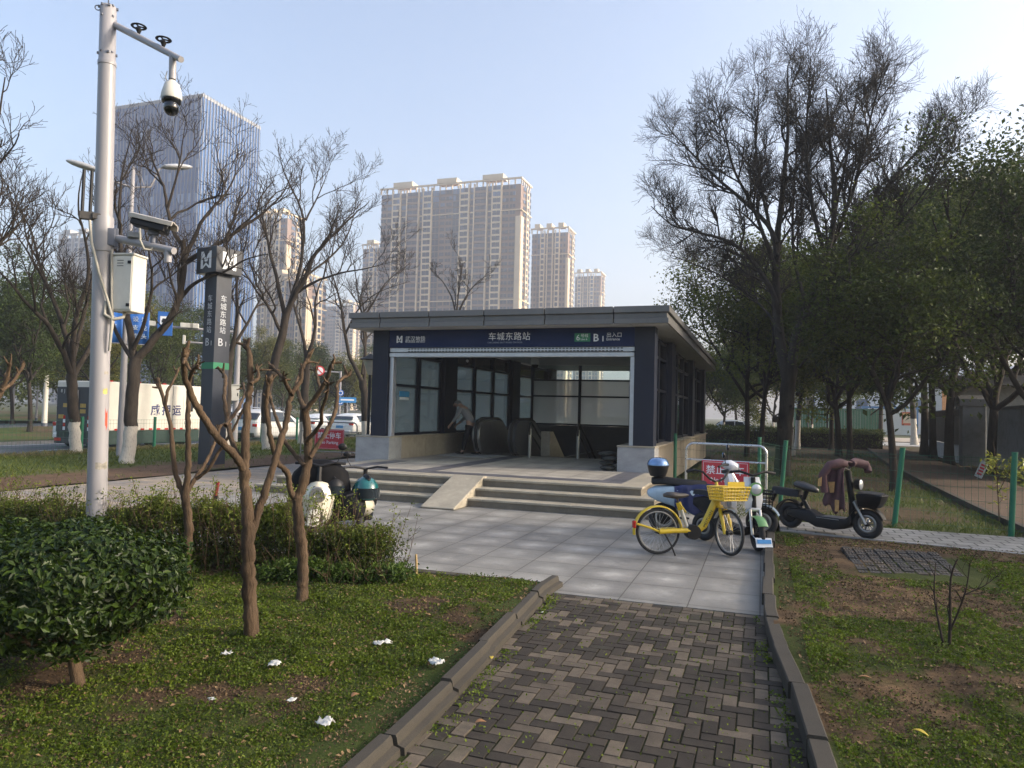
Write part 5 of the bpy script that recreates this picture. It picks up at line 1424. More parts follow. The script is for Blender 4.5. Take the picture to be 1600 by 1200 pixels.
for z in (zj + .13, zj + .62):
    for a in (-1.5, -.2, 3.1): b_.cbox((.084 * cos(a), .084 * sin(a), z), (.022, .022, .022))
b_.build('bolt', M_poled, cp)
MB().tube([(0, 0, zt), (0, 0, zt + .55)], .007, 6).build('lightning_rod', M_poled, cp)
MB().torus((-.095, -.02, zt - .04), .025, .006, 14, 6).build('lifting_ring', M_poled, cp)
# upper arm comes towards the right and the viewer
A0 = pl_(178, 38); A1 = pl_(283, 95, -1.0)
m = MB(); m.tube([(.05, 0, A0[2]), A1], [.036, .030], 14); arm = m.build('upper_arm', M_pole, cp, smooth=40)
for px, py, f in ((214, 46, .36), (257, 70, .74)):
    q = np.array([.08, 0, A0[2]]) * (1 - f) + np.array(A1) * f
    mm = MB(); mm.lathe([(.012, .03), (.03, .075), (.012, .10)], 10, q); mm.torus((q[0], q[1], q[2] + .105), .062, .014, 20, 8, 'Z', flat=.5)
    for a in (0, 2.1, 4.2): mm.tube([(q[0], q[1], q[2] + .105), (q[0] + .06 * cos(a), q[1] + .06 * sin(a), q[2] + .105)], .008, 5)
    mm.build('antenna_disc', M_black, cp)
q = np.array([.08, 0, A0[2]]) * .12 + np.array(A1) * .88
MB().tube([q, q - np.array([0, 0, .24])], .034, 12).build('drop_pipe', M_pole, cp, smooth=40)
def world(loc):
    loc = (loc[0] - loc[2] * LEAN, loc[1], loc[2])
    return (pb_[0] + loc[0] * ux[0] - loc[1] * ux[1], pb_[1] + loc[0] * ux[1] + loc[1] * ux[0], loc[2])
dq = q - np.array([0, 0, .24])
dc = thing('dome_camera', 'white dome surveillance camera with a dark eye hanging from the upper pole arm', 'surveillance camera', world(dq), pang)
dc.scale = (.80,) * 3
MB().lathe([(.035, 0), (.05, -.02), (.085, -.05), (.115, -.16), (.122, -.22), (.118, -.235), (.05, -.24)], 24).build('housing', M_cab, dc, smooth=35)
m = MB(); m.lathe([(.115, -.236), (.112, -.27), (.095, -.29)], 24); m.ball((0, -.015, -.34), (.092, .098, .10), 20, 12); m.build('eye', pm('eye_black', (.006, .007, .009), .12, coat=.5), dc, smooth=60)
MB().tube([(-.06, 0, .10), (-.075, 0, .02), (-.05, 0, -.05)], .006, 6).build('cable', M_cable, dc)
# clamp with two rod antennas, lower arm, cables
zc = pl_(165, 346)[2]
m = MB(); m.lathe([(.097, zc - .32), (.099, zc - .30), (.099, zc + .02), (.097, zc + .04)], 24); m.build('clamp', M_pole, cp, smooth=30)
m = MB(); m.cbox((.115, -.02, zc - .17), (.05, .10, .20)); m.cbox((.07, -.075, zc - .17), (.08, .03, .18)); m.build('bracket', M_poled, cp, bevel=.006)
m = MB(); m.cbox((-.15, -.03, zc + .03), (.13, .06, .08)); m.cbox((-.06, -.06, zc + .03), (.08, .045, .06)); m.build('antenna_mount', pm('mount_dark', (.05, .045, .04), .6), cp, bevel=.005)
for x in (-.19, -.12):
    m = MB(); m.tube([(x, -.03, zc + .07), (x + .01, -.03, zc + .48 + (.02 if x > -.2 else 0))], .016, 8); m.build('rod_antenna', M_black, cp)
L0 = pl_(182, 372, -.05); L1 = pl_(272, 394, -.6)
m = MB(); m.tube([(.12, -.03, L0[2]), tuple(L1)], [.04, .036], 14); e = np.array(L1) * .9 + np.array([.12, -.03, L0[2]]) * .1
m.tube([e, e - np.array([0, 0, .13])], .036, 12); m.build('lower_arm', M_pole, cp, smooth=40)
LA = np.array([.12, -.03, L0[2]])
bq = LA * .36 + np.array(L1) * .64 + [0, 0, .06]
bc_ = thing('bullet_camera', 'long grey bullet surveillance camera with sunshield on the lower pole arm', 'surveillance camera', world(bq), pang)
bc_.scale = (.78,) * 3
R_ = Matrix.Rotation(RAD(13), 4, 'Y') @ Matrix.Rotation(RAD(-24), 4, 'Z')
m = MB(); m.T = Matrix.Translation((-.02, -.02, .20)) @ R_
sec = lambda w, h: [(-w, -h), (w, -h), (w, h * .3), (w * .7, h), (-w * .7, h), (-w, h * .3)]
m.loft([[(x, y, z) for y, z in sec(w, h)] for x, w, h in ((-.26, .05, .03), (-.24, .085, .055), (.20, .10, .065))]); m.build('housing', M_black, bc_, bevel=.01)
m = MB(); m.T = Matrix.Translation((-.02, -.02, .275)) @ R_
m.loft([[(x, y, z) for y, z in ((-w, -.05), (-w - .008, .0), (-w * .7, .022), (w * .7, .022), (w + .008, 0), (w, -.05), (w - .012, -.05), (w * .66, .008), (-w * .66, .008), (-w + .012, -.05))] for x, w in ((-.27, .07), (-.22, .098), (.30, .118))])
m.build('sunshield', pm('shield_grey', (.38, .35, .31), .4), bc_, smooth=30)
m = MB(); m.T = Matrix.Translation((-.02, -.02, .20)) @ R_; m.lathe([(.05, .195), (.055, .21), (.045, .215)], 16, axis='X'); m.build('lens', pm('eye_black', (.006, .007, .009)), bc_)
m = MB(); m.tube([(0, 0, -.03), (0, 0, .09)], .035, 10); m.cbox((0, 0, .11), (.13, .09, .07)); m.build('bracket', M_poled, bc_, bevel=.01)
MB().tube([(-.16, -.04, .14), (-.15, -.06, -.02), (-.10, -.07, -.13), (-.02, -.06, -.13), (.03, -.03, -.04)], .014, 8).build('cable', M_cable, bc_, smooth=50)
MB().cbox(tuple(LA * .68 + np.array(L1) * .32 + [0, 0, .07]), (.13, .10, .06)).build('flash_unit', pm('unit_grey', (.30, .31, .33), .5), cp, bevel=.008)
cabq = np.array(pl_(205, 488, -.12)); ch = pl_(205, 402)[2] - pl_(205, 488)[2]
cb = thing('control_cabinet', 'cream metal control cabinet strapped to the tall camera pole', 'cabinet', world((.235, -.06, cabq[2])), pang - RAD(38)); cb.scale = (.72, .72, 1)
MB().box(-.17, .17, -.15, .15, 0, ch).build('body', M_cab, cb, bevel=.008)
MB().box(-.185, .185, -.17, .16, ch + .001, ch + .022).build('lid', M_cab, cb, bevel=.005)
dr = MB().box(-.155, .155, -.162, -.151, .02, ch - .02).build('door', M_cab, cb, bevel=.003)
m = MB()
for k in range(3): m.box(-.07, .03, -.1655, -.1622, ch * .80 + k * .028, ch * .80 + .008 + k * .028)
m.build('louvre', pm('cabinet_slot', (.12, .12, .11)), dr)
for z in (.05, ch - .09): MB().box(.10, .15, -.175, -.1622, z, z + .03).build('latch', M_black, dr)
MB().box(-.178, -.171, -.12, .10, .06, ch * .62).build('side_cover', pm('unit_grey', (.30, .31, .33), .5), cb); MB().box(-.186, -.179, -.05, .03, .18, ch * .5).build('opening', M_black, cb)
m = MB(); m.tube([(-.12, -.06, zc - .02), (-.10, -.10, zc - .25), (-.03, -.12, zc - .55), (.06, -.115, zc - .85), (.10, -.12, zc - 1.0), (.09, -.12, zc - 1.2), (.08, -.10, zc - 1.35)], .014, 8)
m.tube([(.08, -.09, zc - .30), (.09, -.10, zc - .8), (.11, -.11, zc - 1.05), (.08, -.10, zc - 1.3)], .011, 8)
m.tube([(.04, -.08, cabq[2] + .1), (.03, -.10, cabq[2] - .04), (.11, -.12, cabq[2] - .09), (.20, -.12, cabq[2] - .06), (.22, -.07, cabq[2] + .02)], .017, 8)
m.build('cable', M_cable, cp, smooth=60)
m = MB()
rng = random.Random(8)
# torn paste-up scraps and a red smear on the mast
for a, z, w, h, mt in ((-.75, pl_(160, 655)[2], .028, .24, 'smear_red'), (-.95, pl_(160, 612)[2], .05, .08, 'scrap_yellow'), (-1.1, pl_(160, 727)[2], .13, .09, 'scrap_grey'), (-.85, pl_(160, 583)[2], .05, .04, 'scrap_grey')):
    mm = MB(); V = []; r0 = .0955 - .0135 * z / zj + .0015; n = 7
    for k in range(n):
        t = a + (k / (n - 1) - .5) * w / r0
        V += [(r0 * cos(t), r0 * sin(t), z - h / 2 * rng.uniform(.5, 1)), (r0 * cos(t), r0 * sin(t), z + h / 2 * rng.uniform(.4, 1))]
    mm.add(V, [(2 * k, 2 * k + 2, 2 * k + 3, 2 * k + 1) for k in range(n - 1)])
    mm.build('paper_scrap', pm(mt, {'smear_red': (.55, .06, .02), 'scrap_yellow': (.5, .42, .12), 'scrap_grey': (.26, .24, .2)}[mt], .8, var=.4, scale=20), cp)

# ------------------------------------------------------------------ metro pylon
py_ = G(330, 727); PYD = 21.6
pyl = thing('metro_pylon', 'dark four-sided metro pylon topped by a cube with a white emblem on each side', 'pylon', py_, RAD(-12))
PH = Pl(338, 390, py_)[2] - py_[2]; cw = .42; sw = .245
rot45 = Matrix.Rotation(RAD(0), 4, 'Z')
fa_ = RAD(-12)
zc0 = Pl(338, 430, py_)[2]
MB().box(-sw, sw, -sw, sw, -.05, zc0 - .02).build('shaft', pm('pylon_dark', (.030, .036, .050), .4, var=.1), pyl, bevel=.006)
hd = MB().box(-cw, cw, -cw, cw, zc0, PH).build('head', pm('pylon_head', (.028, .032, .042), .35, var=.1), pyl, bevel=.01)
MB().box(-.20, .20, -.20, .20, zc0 - .02, zc0).build('neck', M_black, pyl)
zg0, zg1 = Pl(335, 577, py_)[2], Pl(335, 567, py_)[2]
MB().box(-sw - .004, sw + .004, -sw - .004, sw + .004, zg0, zg1).build('line_band', M_green, pyl)
for k, (rz) in enumerate((0, pi / 2)):
    d = Matrix.Rotation(rz, 3, 'Z')
    s = (PH - zc0); o = mlogo(hd, s * .62, s * .66, tuple(d @ Vector((-s * .31, -cw, zc0 + s * .17))), rz)
    f = pm('pylon_letter', (.55, .57, .60), .5)
    txt = '车城东路站'; zt_ = Pl(335, 462, py_)[2]; zb_ = Pl(335, 523, py_)[2]
    for i, c in enumerate(txt):
        text_mesh('lettering', c, .20, f, pyl, tuple(d @ Vector((-.10, -sw - .002, zt_ - (i + .8) * (zt_ - zb_) / 5))), (pi / 2, 0, rz), ext=.003)
    zB = Pl(335, 541, py_)[2]
    text_mesh('lettering', 'B', .30, f, pyl, tuple(d @ Vector((-.14, -sw - .002, zB))), (pi / 2, 0, rz), ext=.003)
    text_mesh('lettering', '1', .19, f, pyl, tuple(d @ Vector((.07, -sw - .002, zB))), (pi / 2, 0, rz), ext=.003)

# ------------------------------------------------------------------ street lamp with banners, second mast, signs
ub = G(187, 716); ul = thing('street_lamp', 'slim white street lamp with two drooping lamp heads and blue banners', 'street lamp', ub, math.atan2(-ub[0], ub[1]) * 1.0)
def rel(px, py, base, off=0):
    p = Pl(px, py, base, off) - base; a = math.atan2(-base[0], base[1]); return np.array([p[0] * cos(a) + p[1] * sin(a), -p[0] * sin(a) + p[1] * cos(a), p[2]])
zl = rel(202, 262, ub)[2]
MB().lathe([(.105, 0), (.10, .4), (.085, 4), (.06, zl), (.03, zl + .05)], 14).build('post', M_pole, ul, smooth=40)
for sx, (px, py) in ((1, (262, 260)), (-1, (146, 263))):
    e = rel(px, py, ub); m = MB(); z0 = rel(200, 292, ub)[2]
    m.tube([(0, 0, z0), (sx * .5, 0, z0 + .1), (e[0] * .75, 0, e[2] - .12), (e[0], 0, e[2])], .03, 8); m.tube([(0, 0, z0 + .45), (sx * .22, 0, z0 + .4), (sx * .3, 0, z0 + .12)], .015, 6)
    arm = m.build('arm', M_pole, ul, smooth=50)
    M3 = Matrix.Rotation(RAD(-10 * sx), 3, 'Y'); m = MB(); m.ball((e[0] + sx * .25, 0, e[2] + .03), (.46, .17, .09), 14, 8, M3); m.build('lamp_head', pm('lamp_grey', (.45, .46, .48), .4), arm, smooth=60)
M_ban = pm('banner_blue', (.02, .12, .42), .6, var=.1)
for x0, x1, lines in ((-.60, -.08, ['上市']), (.10, .62, ['好龙头', '设支点'])):
    zb0, zb1 = rel(200, 537, ub)[2], rel(200, 487, ub)[2]
    V = []; n = 10
    for k in range(n + 1):
        for z in (zb0, zb1): V.append((x0 + (x1 - x0) * k / n, -.10 + .02 * sin(k * 1.1), z))
    bn = MB().add(V, [(2 * k, 2 * k + 2, 2 * k + 3, 2 * k + 1) for k in range(n)]); me_ = bn.build('banner', M_ban, ul, smooth=60)
    sm = me_.modifiers.new('thick', 'SOLIDIFY'); sm.thickness = .01
    m = MB().tube([(0, -.10, zb1 + .01), (x1 if x0 > 0 else x0, -.10, zb1 + .01)], .014, 6); m.tube([(0, -.10, zb0 - .01), (x1 if x0 > 0 else x0, -.10, zb0 - .01)], .014, 6); m.build('banner_rod', M_pole, ul)
    for i, ln in enumerate(lines):
        for j, c in enumerate(ln):
            text_mesh('lettering', c, .17, pm('banner_letter', (.5, .58, .66), .6), me_, (x1 - .22 - i * .23 if len(lines) > 1 else x0 + .2, -.135, zb1 - .28 - j * .25), UPRIGHT, ext=.003)
# mast behind the pylon with an enforcement arm, box on the side
tb = G(366, 690); tm = thing('traffic_mast', 'white mast behind the metro pylon with long arms carrying traffic cameras', 'mast', tb, math.atan2(-tb[0], tb[1]))
zt2 = rel(368, 490, tb)[2]
MB().lathe([(.14, 0), (.13, 2), (.10, zt2)], 14).build('post', M_pole, tm, smooth=40)
zr = rel(365, 519, tb)[2]; xl = rel(222, 519, tb)[0]
m = MB(); m.tube([(0, 0, zr), (xl, 0, zr + .1)], [.07, .05], 10); m.build('arm', M_pole, tm, smooth=40)
zr2 = rel(365, 540, tb)[2]; m = MB(); m.tube([(0, 0, zr2), (rel(285, 541, tb)[0], 0, zr2 + .05)], [.05, .04], 10); m.build('arm', M_pole, tm, smooth=40)
for px in (232, 292, 300):
    x = rel(px, 519, tb)[0]; MB().cbox((x, -.05, zr + .16), (.55, .3, .22)).cbox((x, 0, zr + .03), (.08, .08, .1)).build('traffic_camera', M_cab, tm, bevel=.02)
MB().cbox((rel(287, 545, tb)[0], -.02, zr2 + .15), (.12, .16, .4)).build('traffic_camera', M_cab, tm, bevel=.02)
tb2 = thing('meter_box', 'grey electrical box strapped to the white mast beside the metro pylon', 'electrical box', (tb[0] + .05, tb[1] - .3, rel(362, 626, tb)[2]), math.atan2(-tb[0], tb[1]))
h_ = rel(362, 602, tb)[2] - rel(362, 626, tb)[2]
MB().box(-.22, .28, -.16, .12, 0, h_).build('body', M_cab, tb2, bevel=.01); MB().box(-.26, .32, -.2, .14, h_ + .001, h_ + .04).build('lid', M_cab, tb2); MB().box(.2, .24, -.17, -.161, .2, .35).build('latch', M_black, tb2)
# blue hanging sign at the end of the long arm
hs = thing('hanging_sign', 'blue sign panel with a dark vehicle symbol hanging from the long traffic arm', 'road sign', world((0, 0, 0)), 0)
hb = Pl(258, 505, tb, -.2); hs.location = hb; WLOC[hs] = hb; hs.rotation_euler = (0, 0, math.atan2(-tb[0], tb[1]))
MB().box(-.30, .30, -.03, .03, -.55, .50).build('panel', M_ban, hs, bevel=.01); m = MB(); m.box(-.2, .2, -.036, -.031, -.1, .3); o = m.build('symbol_field', M_letter, hs)
MB().prism([(-.14, .02), (.14, .02), (.14, .10), (.08, .12), (.05, .2), (-.1, .2), (-.14, .1)], -.042, -.0365).build('symbol', M_black, hs)
# white sign pole with round no-entry arm and blue discs
rb = G(529, 676); rs = thing('sign_pole', 'white road-sign pole with a red round sign on its arm and two blue discs', 'sign pole', rb, math.atan2(-rb[0], rb[1]))
zt3 = rel(529, 580, rb)[2]; MB().tube([(0, 0, 0), (0, 0, zt3)], .075, 10).build('post', M_pole, rs, smooth=40)
xe = rel(503, 580, rb)[0]; MB().tube([(0, 0, zt3 - .08), (xe, 0, zt3 - .05)], .05, 8).build('arm', M_pole, rs, smooth=40)
ro = MB().lathe([(0, -.03), (.33, -.03), (.33, .03), (0, .03)], 24, (xe - .15, -.06, zt3 - .02), 'Y').build('round_sign', pm('sign_red', (.55, .05, .05), .4), rs, smooth=30)
MB().lathe([(0, -.045), (.24, -.045), (.24, -.032), (0, -.032)], 24, (xe - .15, -.06, zt3 - .02), 'Y').build('round_field', M_letter, ro)
m = MB(); M2 = Matrix.Rotation(RAD(45), 3, 'Y'); m.cbox((xe - .15, -.11, zt3 - .02), (.5, .012, .07), M2); m.build('slash', pm('sign_red', (.55, .05, .05)), ro)
for py in (614, 628): 
    z = rel(529, py, rb)[2]; d_ = MB().lathe([(0, -.03), (.22, -.03), (.22, .0), (0, .0)], 20, (.04, -.09, z), 'Y').build('blue_disc', M_ban, rs)
    MB().torus((.04, -.125, z), .13, .025, 16, 6).build('disc_ring', M_letter, d_)
nb_ = G(541, 678); nsn = thing('street_name_sign', 'small blue street-name plate on a thin grey post, beyond the white hatchback', 'street sign', nb_, math.atan2(-nb_[0], nb_[1]))
z = rel(541, 625, nb_)[2]; MB().tube([(0, 0, 0), (0, 0, z)], .04, 8).build('post', M_pole, nsn); MB().box(-.55, .55, -.06, -.02, z - .17, z + .17).build('plate', pm('plate_blue', (.05, .25, .55), .4), nsn, bevel=.01)
MB().box(-.42, .42, -.066, -.061, z - .04, z + .06).build('name_strip', M_letter, nsn)
for i, (px, py, pt) in enumerate(((70, 668, 606), (20, 640, 605), (57, 650, 608))):
    g_ = G(px, max(py, 668)); t = thing('lamp_post', ['thick pale post on the median, right of the dark camphor trunks', 'thin white post at the left edge across the road', 'thin white post between two dark camphor trunks'][i], 'post', D(px, 45 + i * 6), 0)
    h_ = (645 - pt) * (45 + i * 6) / FPX + 1.65; MB().lathe([(.16 if i == 0 else .08, 0), (.13 if i == 0 else .06, h_), (.05, h_ + .05)], 12).build('post', M_cab if i == 0 else M_pole, t, smooth=40); MB().lathe([(.18 if i == 0 else .1, 0), (.17 if i == 0 else .09, .25)], 12).build('base', M_poled, t)

# ------------------------------------------------------------------ green mesh fences
M_fence = pm('fence_green', (.012, .13, .07), .4, var=.1)
M_wire = pm('wire_green', (.02, .10, .06), .5)
def mesh_fence(label, pts, h, group=None, lean=None, pr=.028, pitch=(.09, .20), wr=.0022):
    t = thing('mesh_fence', label, 'fence', (pts[0][0], pts[0][1], 0), 0, group); o0 = Vector((pts[0][0], pts[0][1], 0))
    for i, p in enumerate(pts):
        l = lean[i] if lean else (0, 0)
        b_ = Vector((p[0], p[1], -.05)) - o0; e = b_ + Vector((l[0], l[1], h + .12))
        m = MB(); m.tube([b_, e], pr, 12); po = m.build('post', M_fence, t, smooth=40); m = MB(); m.tube([e, e + Vector((0, 0, .015))], pr * 1.1, 12); m.build('post_cap', M_fence, po)
    w = MB()
    for a, b_ in zip(pts[:-1], pts[1:]):
        d = np.array(b_) - np.array(a); L = np.hypot(*d); d = d / L
        P = lambda s, z: (a[0] + d[0] * s - o0[0], a[1] + d[1] * s - o0[1], z + .004 * sin(s * 5))
        for s in np.arange(.05, L, pitch[0]): w.tube([P(s, .06), P(s, h)], wr, 3, cap=False)
        for z in np.arange(.08, h + .01, pitch[1]): w.tube([P(0, z), P(L, z)], wr * 1.2, 3, cap=False)
        for z in (h * .98,): w.tube([P(0, z), P(L, z)], wr * 1.8, 4, cap=False)
    w.build('wire_mesh', M_wire, t, norm=False)
    return t
post = lambda px, py: tuple(G(px, py)[:2])
mesh_fence('low green wire fence behind the dark moped, posts leaning slightly', [(-1.95, 17.6), (-.05, 16.6), (.33, 14.7), (1.99, 12.9), (3.5, 12.63), (9.0, 12.3)], 1.16, lean=[(0, 0), (.0, 0), (.10, 0), (.12, .0), (.05, 0), (0, 0)], pr=.04)
yl = [4.5, 9, 13.9, 19.2 - 2.2, 19.6, 22.2, 24.8, 25.9, 29, 33]
mesh_fence('long green wire fence between the grass verge and the road', [(-19.6, y) for y in (8.5, 13.9, 16.6, 19.4, 22.2, 25.0, 27.4, 30, 33, 36)], 1.1, pr=.05, pitch=(.12, .22), wr=.003)

# ------------------------------------------------------------------ barriers with red boards
M_sred = pm('board_red', (.52, .035, .05), .45, var=.08)
def barrier(label, a, b_, h, board, mat, signlabel, sx=1.0):
    a = np.array(a); d = np.array(b_) - a; L = np.hypot(*d); ang = math.atan2(d[1], d[0]); r = .022
    t = thing('tube_barrier', label, 'barrier', (a[0], a[1], 0), ang)
    q = .14; pts = [(0, 0, 0), (0, 0, h - q)] + [(q - q * cos(u), 0, h - q + q * sin(u)) for u in np.linspace(.2, pi / 2, 6)] + [(L - q + q * sin(u), 0, h - q + q * cos(u)) for u in np.linspace(0, pi / 2, 6)] + [(L, 0, 0)]
    MB().tube(pts, r, 12).build('hoop', mat, t, smooth=50)
    MB().tube([(0, 0, h - .30), (L, 0, h - .30)], r * .75, 10).build('crossbar', mat, t, smooth=50)
    MB().tube([(0, 0, .22), (L, 0, .22)], r * .75, 10).build('crossbar', mat, t, smooth=50)
    for x in (0, L): MB().lathe([(.06, 0), (.055, .015), (.03, .02)], 12, (x, 0, 0)).build('foot', mat, t)
    x0, x1, z0, z1 = board
    s = thing('no_parking_board', signlabel, 'sign board', (a[0], a[1], 0), ang)
    MB().box(x0, x1, -.035, -.024, z0, z1).build('board', M_sred, s, bevel=.003)
    m = MB(); w = .006; i_ = .025
    m.box(x0 + i_, x1 - i_, -.0375, -.0355, z1 - i_ - w, z1 - i_); m.box(x0 + i_, x1 - i_, -.0375, -.0355, z0 + i_, z0 + i_ + w)
    m.box(x0 + i_, x0 + i_ + w, -.0375, -.0355, z0 + i_, z1 - i_); m.box(x1 - i_ - w, x1 - i_, -.0375, -.0355, z0 + i_, z1 - i_); m.build('border', M_letter, s)
    W_ = x1 - x0; Hh = z1 - z0
    text_mesh('lettering', '禁止停车', W_ * .205, M_letter, s, ((x0 + x1) / 2, -.0355, z0 + Hh * .56), UPRIGHT, ext=.002, align='CENTER', bold=.002)
    text_mesh('lettering', 'No Parking', W_ * .135, M_letter, s, ((x0 + x1) / 2, -.0355, z0 + Hh * .27), UPRIGHT, ext=.002, align='CENTER', bold=.001)
    for x in (x0 + .1, x1 - .1): MB().tube([(x, -.03, z1 - .03), (x, 0, h - .30)], .004, 5).build('tie', mat, s)
barrier('polished steel hoop barrier standing behind the bicycles', (-1.33, 13.85), (.08, 13.6), 1.16, (.30, 1.14, .34, .86), M_steel, 'red no-parking board hung on the barrier behind the bicycles')
barrier('grey hoop barrier standing on the left of the entrance platform', (-14.35, 20.3), (-12.25, 20.3), 1.18, (.55, 1.65, .30, .95), M_dsteel, 'red no-parking board on the barrier left of the platform')
# ------------------------------------------------------------------ cars on the carriageway
M_cglass = pm('car_glass', (.018, .024, .03), .06, var=.1, spec=.8)
M_tail = pm('tail_lamp', (.45, .015, .012), .2, var=.1)
M_head = pm('head_lamp', (.6, .62, .64), .1, metal=.3)
M_plate = pm('plate_blue', (.05, .25, .55), .4)
M_chrome = pm('chrome', (.6, .6, .6), .15, metal=1.0)
def carpaint(name, c): return pm(name, c, .28, var=.04, scale=1.5, coat=.6)
CARP = {'white': carpaint('paint_white', (.70, .69, .65)), 'dark': carpaint('paint_dark', (.018, .02, .024)), 'red': carpaint('paint_red', (.38, .02, .02)), 'bluewhite': carpaint('paint_pale', (.55, .60, .66))}
KINDS_ = { # sections: x, z_low, z_belt, z_roof, half width belt, half width roof  (x=0 rear bumper)
 'estate': (4.6, [(0, .42, .62, .70, .80, .70), (.06, .36, .95, 1.02, .86, .74), (.14, .33, 1.02, 1.16, .90, .74), (.55, .30, 1.04, 1.60, .92, .66), (1.4, .28, 1.02, 1.67, .93, .68), (2.5, .28, 1.0, 1.64, .93, .67), (3.3, .28, .99, 1.10, .93, .76), (3.75, .28, .95, 1.0, .91, .74), (4.35, .30, .84, .89, .86, .66), (4.6, .38, .62, .68, .72, .55)]),
 'hatch': (4.1, [(0, .40, .60, .70, .76, .66), (.06, .34, .92, 1.0, .83, .70), (.16, .30, .99, 1.12, .87, .70), (.52, .28, 1.0, 1.46, .88, .60), (1.3, .26, .98, 1.53, .88, .62), (2.2, .26, .95, 1.48, .88, .60), (2.95, .26, .93, 1.02, .88, .72), (3.4, .26, .90, .96, .86, .70), (3.9, .28, .80, .84, .80, .60), (4.1, .36, .6, .66, .66, .5)]),
 'saloon': (4.7, [(0, .42, .62, .72, .80, .70), (.08, .36, .95, 1.02, .86, .74), (.55, .30, 1.0, 1.06, .90, .76), (1.15, .28, .99, 1.30, .91, .66), (1.7, .28, .97, 1.44, .91, .62), (2.5, .28, .95, 1.44, .91, .62), (3.4, .28, .93, 1.02, .91, .74), (3.9, .28, .88, .94, .89, .72), (4.45, .30, .78, .83, .84, .64), (4.7, .38, .6, .66, .7, .5)])}
def wheel_set(t, xs, wid, R, zc=None, w=.2):
    for x in xs:
        for s in (-1, 1):
            o = MB().lathe([(R * .62, -w / 2), (R * .92, -w / 2), (R, -w * .36), (R, w * .36), (R * .92, w / 2), (R * .62, w / 2)], 24, (x, s * wid, R), 'Y').build('wheel', M_rubber, t, smooth=40)
            m = MB(); m.lathe([(0, .0), (R * .2, .01), (R * .24, -.01), (R * .55, -.015), (R * .62, .01), (R * .64, .0)], 20, (x, s * (wid + w * .42), R), 'Y')
            for k in range(5):
                a = k * 2 * pi / 5; m.cbox((x + R * .38 * cos(a), s * (wid + w * .44), R + R * .38 * sin(a)), (R * .42, .03, R * .14), Matrix.Rotation(-a, 3, 'Y'))
            m.build('rim', M_dsteel, o)
